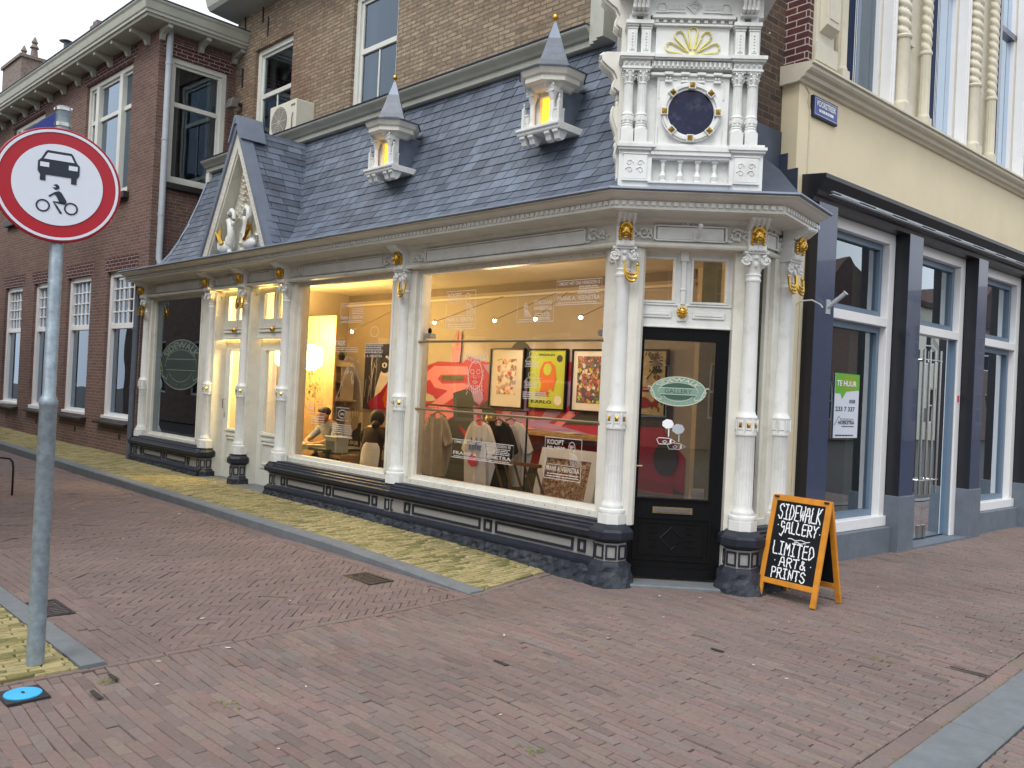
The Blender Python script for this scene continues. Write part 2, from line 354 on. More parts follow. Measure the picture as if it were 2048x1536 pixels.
def wallh(g, x0, x1, z0, z1, y, holes, depth=.25):
    xs = sorted({x0, x1}|{h[0] for h in holes}|{h[1] for h in holes}); zs = sorted({z0, z1}|{h[2] for h in holes}|{h[3] for h in holes})
    for i in range(len(xs)-1):
        for j in range(len(zs)-1):
            cx, cz = (xs[i]+xs[i+1])/2, (zs[j]+zs[j+1])/2
            if any(h[0] < cx < h[1] and h[2] < cz < h[3] for h in holes): continue
            g.f([(xs[i], y, zs[j]), (xs[i+1], y, zs[j]), (xs[i+1], y, zs[j+1]), (xs[i], y, zs[j+1])])
    for a, b, c, d in holes:
        e = y+depth
        g.f([(a, y, c), (a, y, d), (a, e, d), (a, e, c)]); g.f([(b, y, c), (b, e, c), (b, e, d), (b, y, d)])
        g.f([(a, y, d), (b, y, d), (b, e, d), (a, e, d)]); g.f([(a, y, c), (a, e, c), (b, e, c), (b, y, c)])
_tc = {}
def text_raw(t, off=0.):
    if (t, off) in _tc: return _tc[(t, off)]
    cu = bpy.data.curves.new('lettering', 'FONT'); cu.body = t; cu.size = 1; cu.offset = off; cu.resolution_u = 3
    ob = bpy.data.objects.new('lettering', cu); COL.objects.link(ob); bpy.context.view_layer.update()
    me = bpy.data.meshes.new_from_object(ob)
    v = [(p.co.x, p.co.y) for p in me.vertices]; fs = [tuple(p.vertices) for p in me.polygons]
    bpy.data.objects.remove(ob); bpy.data.curves.remove(cu); bpy.data.meshes.remove(me)
    _tc[(t, off)] = (v, fs); return v, fs
def text(g, t, x0, x1, z0, z1, y, off=.012, warp=None):
    v, fs = text_raw(t, off)
    if not v: return
    a0, a1 = min(p[0] for p in v), max(p[0] for p in v); b0, b1 = min(p[1] for p in v), max(p[1] for p in v)
    o = []
    for a, b in v:
        u, q = (a-a0)/(a1-a0), (b-b0)/(b1-b0)
        x, z = (x0+(x1-x0)*u, z0+(z1-z0)*q) if warp is None else warp(u, q)
        o.append((x, y, z))
    g.mesh(o, fs)

WM = {}
def link(o, parent=None, M=ID):
    COL.objects.link(o)
    if parent is not None:
        o.parent = parent; o.matrix_basis = WM[parent].inverted() @ M
    else: o.matrix_basis = M
    WM[o] = M; return o
def tag(o, label=None, cat=None, group=None, kind=None):
    if label: o['label'] = label
    if cat: o['category'] = cat
    if group: o['group'] = group
    if kind: o['kind'] = kind
    return o
def build(g, name, mats, parent=None, M=ID, smooth=False, bevel=0, normals=True):
    if isinstance(mats, str): mats = [mats]
    if normals: bmesh.ops.recalc_face_normals(g.bm, faces=g.bm.faces)
    me = bpy.data.meshes.new(name)
    if bevel:
        bmesh.ops.remove_doubles(g.bm, verts=g.bm.verts, dist=1e-5)
        ed = [e for e in g.bm.edges if len(e.link_faces) == 2 and e.calc_face_angle(0) > R(40)]
        try: bmesh.ops.bevel(g.bm, geom=ed, offset=bevel, segments=1, affect='EDGES', clamp_overlap=True)
        except Exception: pass
    g.bm.to_mesh(me); g.bm.free()
    for m in mats: me.materials.append(MATS[m])
    if smooth:
        for p in me.polygons: p.use_smooth = True
        me.set_sharp_from_angle(angle=R(38))
    return link(bpy.data.objects.new(name, me), parent, M)
def inst(me_obj, name, parent, M):
    return link(bpy.data.objects.new(name, me_obj.data), parent, M)
def empty(name, M, label, cat, group=None, kind=None):
    o = bpy.data.objects.new(name, None); o.empty_display_size = .2; link(o, None, M)
    return tag(o, label, cat, group, kind)
def copy_tree(o, M, parent=None, label=None):
    c = o.copy(); COL.objects.link(c)
    if parent is None: c.parent = None; c.matrix_basis = M; WM[c] = M
    else: c.parent = parent; c.matrix_basis = o.matrix_basis.copy(); WM[c] = WM[parent] @ c.matrix_basis
    if label: c['label'] = label
    for ch in [x for x in o.children]: copy_tree(ch, None, c)
    return c

# ------------------------------------------------------------------ ground, road, paving
g = G(); g.box(-70, 70, -30, 110, -.30, -.034)
tag(build(g, 'ground', 'ground_far'), kind='structure')

def clip(poly, reg):
    out_ = poly
    for i in range(len(reg)):
        a, b = reg[i], reg[(i+1) % len(reg)]; inp = out_; out_ = []
        def side(p): return (b[0]-a[0])*(p[1]-a[1])-(b[1]-a[1])*(p[0]-a[0])
        for j in range(len(inp)):
            p, q = inp[j], inp[(j+1) % len(inp)]; sp, sq = side(p), side(q)
            if sp >= 0: out_.append(p)
            if (sp >= 0) != (sq >= 0):
                t = sp/(sp-sq); out_.append((p[0]+(q[0]-p[0])*t, p[1]+(q[1]-p[1])*t))
        if len(out_) < 3: return []
    return out_
def area(p): return abs(sum(p[i][0]*p[(i+1) % len(p)][1]-p[(i+1) % len(p)][0]*p[i][1] for i in range(len(p))))/2
class Pave:
    def __init__(s): s.v = []; s.f = []; s.c = []
    def stone(s, poly, z, tint, gap=.0030, ch=.0045, jit=.0028, dep=.03, tilt=.0):
        if len(poly) < 3 or area(poly) < 3e-4: return
        cx = sum(p[0] for p in poly)/len(poly); cy = sum(p[1] for p in poly)/len(poly)
        rj = lambda: (rnd.random()-.5)*2*jit
        tx, ty = (rnd.random()-.5)*tilt, (rnd.random()-.5)*tilt; z0 = z(cx, cy) if callable(z) else z
        z0 += (rnd.random()-.5)*.003+.006*math.sin(cx*1.7+math.sin(cy*1.3)*2)*math.sin(cy*1.9+cx*.6)-(.006 if math.sin(cx*5.1+cy*3.3)*math.sin(cy*6.7-cx*2.1) > .93 else 0)
        kk = 1-.16*max(0, math.sin(cx*2.3+1.5*math.sin(cy*1.1))*math.sin(cy*2.0-cx*.7+1)); tint = (tint[0]*kk*1.05, tint[1]*kk*.96, tint[2]*kk*.97)
        n = len(poly); rows = [[], [], []]
        for p in poly:
            d = math.hypot(p[0]-cx, p[1]-cy) or 1; ux, uy = (cx-p[0])/d, (cy-p[1])/d
            a = (p[0]+ux*gap+rj(), p[1]+uy*gap+rj())
            zz = z0+tx*(p[0]-cx)+ty*(p[1]-cy)
            rows[0].append((a[0], a[1], zz-dep)); rows[1].append((a[0], a[1], zz-ch)); rows[2].append((a[0]+ux*ch*1.3, a[1]+uy*ch*1.3, zz))
        b = len(s.v); s.v += rows[0]+rows[1]+rows[2]; s.c += [tint]*(3*n)
        for k in (0, 1):
            for i in range(n): s.f.append((b+k*n+i, b+k*n+(i+1) % n, b+(k+1)*n+(i+1) % n, b+(k+1)*n+i))
        s.f.append(tuple(b+2*n+i for i in range(n)))
    def build(s, name, m, M=FA):
        me = bpy.data.meshes.new(name); me.from_pydata(s.v, [], s.f); me.update()
        at = me.color_attributes.new('tint', 'FLOAT_COLOR', 'POINT')
        at.data.foreach_set('color', [x for c in s.c for x in (c[0], c[1], c[2], 1)])
        me.materials.append(MATS[m]); return link(bpy.data.objects.new(name, me), None, M)
def tints(*cols):
    def fn():
        c = rnd.choice(cols); k = rnd.uniform(.90, 1.10); return (c[0]*k, c[1]*k, c[2]*k)
    return fn
t_plaza = tints((.190, .146, .130), (.186, .146, .132), (.182, .140, .126), (.188, .158, .130), (.168, .150, .136), (.196, .142, .126), (.176, .146, .134), (.186, .150, .134), (.150, .122, .112))
t_road = tints((.180, .138, .124), (.172, .132, .121), (.184, .148, .130), (.165, .132, .124))
t_yel = tints((.35, .32, .15), (.32, .29, .14), (.25, .24, .10), (.37, .34, .18), (.16, .16, .06), (.32, .29, .14))
def running(P, reg, ang, L_, W_, z, tint, wob=0., **k):
    """running bond, long side along ang (degrees in the frame), clipped to the convex region reg"""
    c, s_ = math.cos(R(ang)), math.sin(R(ang))
    us = [p[0]*c+p[1]*s_ for p in reg]; vs = [-p[0]*s_+p[1]*c for p in reg]
    v = min(vs)-W_-.1; r_ = 0
    while v < max(vs)+.1:
        u = min(us)-L_*(1+rnd.random()*.25+.5*(r_ % 2))
        while u < max(us)+.05:
            ll = L_*(1+(rnd.random()-.5)*.05)
            q = [(u, v), (u+ll, v), (u+ll, v+W_), (u, v+W_)]
            if wob: q = [(a, b+wob*math.sin(a*1.1+b*.35)+.25*wob*math.sin(a*3.1+b)) for a, b in q]
            q = [(a*c-b*s_, a*s_+b*c) for a, b in q]
            if any(True for _ in (0,)):
                q = clip(q, reg)
                if q: P.stone(q, z, tint(), **k)
            u += ll
        v += W_; r_ += 1
def herring(P, reg, W_, n, z, tint, **k):
    c = s_ = math.sqrt(.5); c = math.cos(R(45)); s_ = math.sin(R(45))
    us = [(p[0]*c+p[1]*s_)/W_ for p in reg]; vs = [(-p[0]*s_+p[1]*c)/W_ for p in reg]
    for b in range(int(min(vs))-n-1, int(max(vs))+2):
        for a in range(int(min(us))-n-1, int(max(us))+2):
            q = None
            if (a-b) % (2*n) == 0: q = [(a, b), (a+n, b), (a+n, b+1), (a, b+1)]
            if q:
                q = clip([((x*c-y*s_)*W_, (x*s_+y*c)*W_) for x, y in q], reg)
                if q: P.stone(q, z, tint(), **k)
            if (b-a-1) % (2*n) == 0:
                q = clip([((x*c-y*s_)*W_, (x*s_+y*c)*W_) for x, y in [(a, b), (a+1, b), (a+1, b+n), (a, b+n)]], reg)
                if q: P.stone(q, z, tint(), **k)

# plaza in front of the door and along the cream building
P = Pave()
running(P, [(-.295, -7), (2.90, -7), (2.90, -.15), (-.295, -.15)], -3, .205, .0575, 0, t_plaza, wob=.05, tilt=.03)
running(P, [(-.47, -.15), (2.90, -.15), (2.90, .9), (-.60, .9)], -8, .205, .0575, 0, t_plaza, wob=.03, tilt=.03)
running(P, [(.55, .9), (2.90, .9), (2.90, 16), (1.2, 16)], -4, .205, .0575, 0, t_plaza, wob=.03, tilt=.03)
running(P, [(2.905, -7), (3.015, -7), (3.015, 16), (2.905, 16)], 90, .205, .11, 0, t_plaza)
running(P, [(-.355, -7), (-.30, -7), (-.30, -1.26), (-.355, -1.26)], 90, .205, .055, 0, t_plaza)
running(P, [(-.365, -1.255), (-.30, -1.255), (-.525, .05), (-.59, .05)], 99.5, .205, .2, .004, t_plaza)
running(P, [(-.31, -1.25), (-.296, -1.25), (-.296, -.151), (-.49, -.151)], -3, .205, .0575, 0, t_plaza)
tag(P.build('pavement', 'plaza_brick'), kind='structure')
P = Pave()
g = G()
for a, b, l in ((2.80, .03, .21), (.95, -2.2, .1), (1.6, -.9, .08), (-.1, -4.0, .09), (.1, -4.15, .12), (2.2, -3.1, .07)): g.slab([(a-l/2, b-.012), (a+l/2, b-.016), (a+l/2+.01, b+.014), (a-l/2-.01, b+.01)], .0045, .0065)
tag(build(g, 'pavement_gap', 'soil', None, FA), kind='structure')
# alley road
P = Pave(); zr = 0
herring(P, [(-24, -3.56), (-.36, -3.56), (-.36, -1.38), (-24, -1.38)], .0525, 4, zr, t_road, tilt=.02)
running(P, [(-24, -3.94), (-.36, -3.94), (-.36, -3.56), (-24, -3.56)], 0, .205, .0575, zr, t_road, wob=.004)
running(P, [(-24, -1.38), (-.36, -1.38), (-.36, -1.262), (-24, -1.262)], 0, .205, .0575, zr, t_road)
tag(P.build('road', 'road_brick'), kind='structure')
# main street surface beyond the right kerb
P = Pave()
running(P, [(3.275, -7), (5.6, -7), (5.6, 9), (3.275, 9)], -3, .205, .0575, -.004, t_plaza, wob=.02)
tag(P.build('road', 'plaza_brick'), kind='structure')
# mossy yellow pavement in the alley
def zp(x, y): return .012+.055*min(1, max(0, (-x-.45)/1.6))+.0045*max(0, -x-.4)
P = Pave()
running(P, [(-22, -1.10), (-.40, -1.10), (-.60, .05), (-22, .05)], 92, .17, .050, zp, t_yel, wob=.03, jit=.004, gap=.0065, ch=.006, tilt=.06)
tag(P.build('pavement', 'yellow_brick'), kind='structure')
P = Pave()
running(P, [(-16, -5.7), (-.34, -5.7), (-.34, -4.09), (-16, -4.09)], 88, .17, .047, lambda x, y: .014, t_yel, wob=.03, jit=.004, gap=.0045, ch=.005, tilt=.06)
tag(P.build('pavement', 'yellow_brick'), kind='structure')
# kerbs, one chamfered strip of long stones each
def kerb(x0, x1, y0, y1, zf, front, step=1.0, M=FA, along='x'):
    g_ = G(); x = x0
    while x < x1-1e-4:
        e = min(x+step, x1); a, b = x+.002, e-.002; v = []
        for xx in (a, b):
            z = zf(xx); c = .014
            if front < 0: ring = [(y0, -.06), (y0, z-c), (y0+c, z), (y1, z), (y1, -.06)]
            else: ring = [(y0, -.06), (y0, z), (y1-c, z), (y1, z-c), (y1, -.06)]
            for y, zz in ring: v.append((xx, y, zz) if along == 'x' else (y, xx, zz))
        n = 5; g_.mesh(v, [(i, (i+1) % n, n+(i+1) % n, n+i) for i in range(n)]+[tuple(range(n-1, -1, -1)), tuple(range(n, 2*n))])
        x = e
    return tag(build(g_, 'kerb', 'kerb_stone', None, M), kind='structure')
kerb(-22.3, -.36, -1.255, -1.105, lambda x: zp(x, 0)+.004, -1)
kerb(-16.3, -.33, -4.085, -3.945, lambda x: .016, 1)
kerb(-7, 16, 3.02, 3.27, lambda x: .012, 1, along='y')
# gratings, cap, litter
def grate(x0, x1, y0, y1, n, label):
    M = FA @ T((x0+x1)/2, (y0+y1)/2, .004); t = empty('drain_grate', M, label, 'drain grate'); w_, h_ = (x1-x0)/2, (y1-y0)/2
    g_ = G(); b = .022
    g_.box(-w_, w_, -h_, -h_+b, -.03, .004); g_.box(-w_, w_, h_-b, h_, -.03, .004); g_.box(-w_, -w_+b, -h_+b, h_-b, -.03, .004); g_.box(w_-b, w_, -h_+b, h_-b, -.03, .004)
    build(g_, 'frame', 'iron', t, M)
    g_ = G()
    for i in range(n):
        x = -w_+b+(2*w_-2*b)*(i+.5)/n; g_.box(x-.011, x+.011, -h_+b, h_-b, -.02, .003)
    build(g_, 'bars', 'iron', t, M)
    return t
grate(-1.41, -1.03, -1.72, -1.48, 8, 'iron street drain by the alley kerb below the large shop window')
grate(-1.86, -1.43, -3.96, -3.76, 9, 'iron street drain behind the foot of the traffic sign pole')
M = FA @ T(-.10, -4.42, .004)
t = empty('utility_cover', M, 'bright blue round cap in a dark square surround beside the kerb corner', 'utility cover')
g = G(); g.slab([(-.10, -.095), (.10, -.095), (.10, .095), (-.10, .095)], -.03, .004); build(g, 'surround', 'iron', t, M)
g = G(); g.lathe([(.083, -.01), (.083, .009), (.078, .012), (0.012, .0125)], n=28); build(g, 'cap', 'blue_cap', t, M)
g = G(); g.ball((0, 0, .012), .016, sc=(1.2, .5, .25)); build(g, 'keyhole', 'iron', t, M)
g = G()
for i in range(44):
    x, y = rnd.uniform(-.3, 3.0), rnd.uniform(-4.4, 2.5)
    if i % 4 == 0: x, y = rnd.uniform(-6, -.4), rnd.uniform(-3.6, -1.4)
    r_ = rnd.uniform(.003, .009) if i % 6 else .012; a = rnd.random()*3
    g.M = T(x, y, .004) @ Matrix.Rotation(a, 4, 'Z'); g.slab([(-r_*1.6, 0), (-r_*.5, -r_*.6), (r_*1.3, -r_*.4), (r_*1.5, r_*.3), (0, r_*.7)], 0, .002)
tag(build(g, 'litter', 'litter', None, FA), kind='stuff', label='small pale bits of litter and petals scattered on the paving', cat='litter')
g = G()
for i in range(2200):
    k = i % 6 if i < 900 else rnd.choice((0, 2, 2, 2, 3))
    if k == 0: x, y, z = rnd.uniform(-9, -.7), -.17+rnd.uniform(-.03, .02), .07
    elif k == 1: x, y, z = 3.01+rnd.uniform(-.02, .02), rnd.uniform(-4, 3), .004
    elif k == 2: x, y, z = rnd.uniform(-8, -.5), rnd.uniform(-1.09, -.2), None
    elif k == 3: x, y, z = rnd.uniform(-4, -.4), rnd.uniform(-5.4, -4.1), .015
    elif k == 4: x, y, z = rnd.choice([(-.05, -4.05), (1.9, -2.9), (2.35, .3), (.62, -3.7), (2.35, -.2), (.9, 1.1)])+(0,); x += rnd.gauss(0, .04); y += rnd.gauss(0, .03)
    else: x, y, z = rnd.uniform(1.0, 1.5), rnd.uniform(4, 8), 0
    if z is None: z = zp(x, y)
    r_ = rnd.uniform(.004, .012)
    g.M = T(x, y, z-.002) @ Matrix.Rotation(rnd.random()*3, 4, 'Z'); 
    for q in range(3):
        a = q*2.1; g.f([(0, 0, 0), (r_*math.cos(a), r_*math.sin(a), r_*.7), (r_*math.cos(a+.7), r_*math.sin(a+.7), r_*.5)])
tag(build(g, 'moss', 'moss', None, FA, normals=False), kind='stuff', label='tufts of green moss growing in the joints of the paving', cat='moss')

# ------------------------------------------------------------------ the corner gallery building
CLp, CRp = Vector((.897, 7.15)), Vector((1.992, 7.10))
FDo = frame(CLp, (CRp-CLp)); LD = (CRp-CLp).length
def fa2(M, x, y):
    p = FA.inverted() @ (M @ Vector((x, y, 0))); return (p.x, p.y)
gal = empty('gallery_building', FA, 'old brown brick corner building with an ornate cream shopfront, slate roof and white corner turret', 'building')
def sweep(g, path, pr, close=True):
    """path: plan points (FA coords), pr: (outward offset, z) closed profile, outward = right-hand side when walking viewer's left to right"""
    n = len(path); rows = []
    for i, p in enumerate(path):
        p = Vector(p)
        d0 = (p-Vector(path[i-1])).normalized() if i > 0 else None
        d1 = (Vector(path[i+1])-p).normalized() if i < n-1 else None
        nn = lambda d: Vector((d.y, -d.x))
        if d0 is None: m = nn(d1)
        elif d1 is None: m = nn(d0)
        else:
            m = (nn(d0)+nn(d1)); m = m/m.length; m = m/max(.3, m.dot(nn(d0)))
        rows.append([(p.x+m.x*o, p.y+m.y*o, z) for o, z in pr])
    k = len(pr); v = [q for r_ in rows for q in r_]; fs = []
    for i in range(n-1):
        for j in range(k): fs.append((i*k+j, i*k+(j+1) % k, (i+1)*k+(j+1) % k, (i+1)*k+j))
    fs.append(tuple(range(k-1, -1, -1))); fs.append(tuple((n-1)*k+j for j in range(k)))
    g.mesh(v, fs)
pC = fa2(FC, .60, .13); pR = fa2(FDo, LD, 0)
PATH = [(-10.33, 0), (0, 0), pR, pC]
# cornice with frieze and gutter
g = G(); sweep(g, PATH, [(-.10, 2.86), (.06, 2.86), (.07, 2.875), (.07, 2.895), (.035, 2.91), (.02, 2.92), (.02, 3.055), (.07, 3.08), (.08, 3.105), (.295, 3.115), (.295, 3.122), (.31, 3.122), (.31, 3.138), (.302, 3.142), (.302, 3.19), (.32, 3.195), (.34, 3.198), (.375, 3.21), (.405, 3.228), (.43, 3.236), (.43, 3.243), (-.10, 3.243)])
cor = build(g, 'cornice', 'cream_paint', gal, FA)
g = G(); sweep(g, PATH, [(-.1, 3.244), (.44, 3.244), (.455, 3.252), (.45, 3.268), (.40, 3.276), (-.1, 3.30)])
build(g, 'gutter', 'lead', cor, FA)
g = G()
for M, L0, L1 in ((FA, -10.6, .12), (FDo, -.12, LD+.12), (FC @ RZ(12), -.12, .72)):
    g.M = FA.inverted() @ M; x = L0
    while x < L1:
        g.box(x, x+.036, -.318, -.30, 3.152, 3.186); x += .06
build(g, 'dentil_band', 'white_paint', cor, FA)
# relief on the frieze: tablets and scrolls beside every column
def tablet(M, x0, x1):
    g = G(); g.M = FA.inverted() @ M; y = -.045
    g.box(x0, x1, y, -.015, 2.935, 3.035)
    e = .012
    g.box(x0-.03, x0-.012, y-.012, -.015, 2.925, 3.045); g.box(x1+.012, x1+.03, y-.012, -.015, 2.925, 3.045)
    g.box(x0-.012, x1+.012, y-.012, -.015, 3.04, 3.052); g.box(x0-.012, x1+.012, y-.012, -.015, 2.918, 2.93)
    c = (x0+x1)/2; g.volute(c-.05, 3.055, .028, y-.01, .007, 1.2, 1, 0); g.volute(c+.05, 3.055, .028, y-.01, .007, 1.2, -1, math.pi)
    for s_, xx in ((-1, x0-.11), (1, x1+.11)):
        g.volute(xx, 2.985, .055, y, .012, 1.5, s_, .5); g.volute(xx+s_*.085, 2.975, .042, y, .011, 1.3, -s_, 2.2)
        g.volute(xx-s_*.05, 2.95, .03, y-.005, .009, 1.1, s_, 3.5)
        for q in range(5): g.ball((xx+s_*(.02+.035*q), y-.006, 2.945+.022*(q % 3)), .013, 6, 4)
    build(g, 'frieze_ornament', 'white_paint', cor, FA, smooth=True)
tablet(FA, -2.60, -.42); tablet(FA, -5.08, -3.42); tablet(FA, -6.42, -5.95 ); tablet(FA, -7.45, -7.05); tablet(FA, -9.72, -8.1); tablet(FDo, .27, LD-.27); tablet(FC @ RZ(8), .15, .32)
# columns
def oct_(r, z): return (r, z)
g = G()
g.lathe([(.125, .51), (.125, .595)], n=8, a0=math.pi/8)
g.lathe([(.112, .595), (.118, .615), (.112, .635), (.095, .642), (.098, .66), (.092, .675), (.082, .69), (.079, .72)], n=24)
g.lathe([(.079, .72), (.079, .75), (.077, 1.30), (.079, 1.31)], n=40, flute=(1, 2, 20, .008))
g.lathe([(.084, 1.31), (.088, 1.325), (.084, 1.34), (.084, 1.45), (.09, 1.46), (.086, 1.475), (.074, 1.49), (.067, 1.52), (.058, 2.60), (.06, 2.605)], n=24)
for a in range(8):
    g.M = RZ(a*45); g.box(-.022, .022, -.09, -.078, 1.36, 1.435); g.box(-.034, -.028, -.093, -.078, 1.345, 1.45)
g.M = None
g.lathe([(.064, 2.605), (.067, 2.62), (.06, 2.63), (.06, 2.65), (.067, 2.66), (.062, 2.67)], n=20)
colm = build(g, 'column', 'white_paint', gal, FA @ T(0, 0, 0), smooth=True)
g = G()      # ionic capital
g.lathe([(.058, 2.67), (.06, 2.69), (.075, 2.74), (.085, 2.80), (.085, 2.835)], n=20)
g.box(-.10, .10, -.10, .10, 2.832, 2.85)
for s_ in (-1, 1):
    for yy in (-.085, .085):
        g.volute(s_*.085, 2.775, .045, yy, .014, 1.6, s_, math.pi/2); g.ball((s_*.085, yy, 2.775), .016, 8, 6)
g.ball((0, -.085, 2.80), .022, 8, 6); g.ball((0, -.08, 2.745), .018, 8, 6, (1, 1, 1.6))
g.box(-.075, .075, -.12, .06, 2.85, 2.90)
for q in range(4): g.box(-.06+.033*q, -.04+.033*q, -.128, -.12, 2.858, 2.885)
g.box(-.075, .075, -.10, .06, 2.90, 3.05)
g.prof([(-.10, 3.03), (-.16, 3.055), (-.24, 3.10), (-.24, 3.118), (0, 3.118), (0, 3.0)], -.08, .08)
for q in range(4): g.tube([(-.06+.04*q, -.11, 3.03), (-.06+.04*q, -.17, 3.055), (-.06+.04*q, -.235, 3.098)], .012, 6)
capm = build(g, 'capital', 'white_paint', colm, FA, smooth=True)
g = G()      # gilded head
g.ball((0, -.14, 2.972), .05, 18, 14, (.80, .85, 1.18)); g.ball((0, -.183, 2.962), .011, 8, 6, (.7, 1.1, 1.7)); g.ball((0, -.176, 2.938), .013, 8, 5, (1.3, .7, .45))
g.ball((0, -.155, 2.915), .02, 8, 6, (1, .8, .6))
for s_ in (-1, 1):
    g.ball((s_*.016, -.178, 2.980), .008, 8, 5, (1.3, .5, .6)); g.ball((s_*.016, -.177, 2.992), .009, 8, 5, (1.5, .6, .4)); g.ball((s_*.022, -.165, 2.955), .014, 8, 6)
    for q in range(5): g.ball((s_*(.046+.004*(q % 2)), -.125, 2.995-.022*q), .014, 7, 5)
for q in range(9):
    a = math.pi*(.08+.84*q/8); g.ball((.044*math.cos(a), -.145, 2.99+.046*math.sin(a)), .015, 7, 5)
masm = build(g, 'gold_mask', 'gold', colm, FA, smooth=True)
def swag_mesh(sides):
    g = G()
    for s_ in sides:
        for k in range(3):
            p = []
            for i in range(11):
                t = i/10
                p.append((s_*(.06-.055*math.cos(math.pi*t)), -.092-.02*math.sin(math.pi*t)-.004*k, 2.715-(.085+.030*k)*math.sin(math.pi*t)**.55-.03*t))
            g.tube(p, .0115, 6)
        g.ball((s_*.112, -.09, 2.70), .016, 8, 6)
    return g
sw2 = None
bands = G()
for a in range(3):
    bands.M = RZ((a-1)*45); bands.mesh([(-.016, -.090, 1.375), (.016, -.090, 1.375), (.016, -.090, 1.42), (-.016, -.090, 1.42), (0, -.104, 1.3975)], [(0, 1, 4), (1, 2, 4), (2, 3, 4), (3, 0, 4)])
bands.M = None
studm = build(bands, 'gold_studs', 'gold', colm, FA)
swg2 = build(swag_mesh((-1, 1)), 'gold_swag', 'gold', colm, FA @ T(50, 0, 0), smooth=True)
swg1 = build(swag_mesh((1,)), 'gold_swag', 'gold', colm, FA @ T(50, 0, 0), smooth=True)
cols = [(FA, -3.0, 1, True), (FA, -5.52, 0, True), (FA, -6.63, 2, True), (FA, -7.68, 0, True), (FA, -10.12, 2, False), (FDo, 0, 1, True), (FDo, LD, 0, True), (FC, .51, 2, False)]
first = True
for M0, x, sw, gold in cols:
    M = M0 @ T(x, 0, 0)
    if first: c = colm; c.matrix_basis = WM[gal].inverted() @ M; WM[c] = M; first = False
    else:
        c = inst(colm, 'column', gal, M); inst(capm, 'capital', c, M); inst(masm, 'gold_mask', c, M)
        if gold: inst(studm, 'gold_studs', c, M)
    if sw == 2: inst(swg2, 'gold_swag', c, M)
    if sw == 1: inst(swg1, 'gold_swag', c, M)
for o in (swg1, swg2): bpy.data.objects.remove(o)
# jambs behind the columns and under the frieze
def jamb(M, boxes, extra=None):
    g = G(); g.M = FA.inverted() @ M
    for bx in boxes: g.box(*bx)
    g.M = None
    if extra: extra(g)
    build(g, 'jamb', 'cream_paint', gal, FA, bevel=.004)
for x0, x1 in ((-3.25, -2.82), (-5.60, -5.33), (-6.74, -6.52), (-8.08, -7.58), (-10.3, -9.95)):
    zl = .52 if x0 in (-3.25, -10.3) else .0
    bx = [(x0, x1, .015 if zl else .06, .22, zl, 2.86)]
    if x1-x0 > .2: bx += [(e, e+.035, .002, .015, .60, 2.84) for e in (x0, x1-.035)]
    if not zl: bx[0] = (x0, x1, .015, .22, .52, 2.86); bx.append((x0, x1, .06, .22, .0, .52))
    jamb(FA, bx)
jamb(FA, [(-.19, -.06, .015, .22, .52, 2.86)], lambda g: g.lathe([(.085, .5), (.085, 2.86)], .045, .115, n=12))
jamb(FDo, [(.05, .12, .035, .25, .05, 2.86)]); c2 = fa2(FDo, LD-.03, .12)
jamb(FDo, [(LD-.146, LD-.05, .035, .25, .05, 2.86)], lambda g: g.lathe([(.085, .5), (.085, 2.86)], c2[0], c2[1], n=12))
jamb(FC, [(.05, .08, .03, .2, .5, 2.86)]); jamb(FC, [(.36, .66, .015, .3, .5, 2.86), (.58, .72, .02, .3, .0, 3.24)])
# show windows
def show_window(M, x0, x1, z0, z1, y, gm, dots=0, tl=True, fw=.05):
    g = G(); w_ = fw
    for a, b, c, d in ((x0-.0, x1, z0-.0, z0+.05), (x0, x1, z1-.05, z1)): g.box(a, b, y-.04, y+.05, c, d)
    g.box(x0, x0+w_, y-.04, y+.05, z0+.05, z1-.05); g.box(x1-w_, x1, y-.04, y+.05, z0+.05, z1-.05)
    g.box(x0, x1, y-.085, y-.041, z0-.055, z0+.012)
    g.k = 1
    if dots:
        for i in range(dots):
            x = x0+(x1-x0)*(i+.5)/dots; g.box(x-.006, x+.006, y-.0875, y-.084, z0-.02, z0-.008)
            if tl: g.box(x-.006, x+.006, y-.043, y-.039, z1-.032, z1-.02)
    wn = build(g, 'window', ['cream_paint', 'mural_dark'], gal, M, bevel=.004)
    g = G(); g.f([(x0+w_, y, z0+.05), (x1-w_, y, z0+.05), (x1-w_, y, z1-.05), (x0+w_, y, z1-.05)])
    build(g, 'pane', gm, wn, M); return wn
win2 = show_window(FA, -2.83, -.19, .575, 2.86, .10, 'shop_glass', 20)
win1 = show_window(FA, -5.36, -3.24, .575, 2.86, .10, 'shop_glass', 16)
win0 = show_window(FA, -9.98, -8.06, .56, 2.86, .10, 'dark_glass', 9, False)
winC = show_window(FC, .07, .36, .575, 2.86, .10, 'dark_glass', 0)
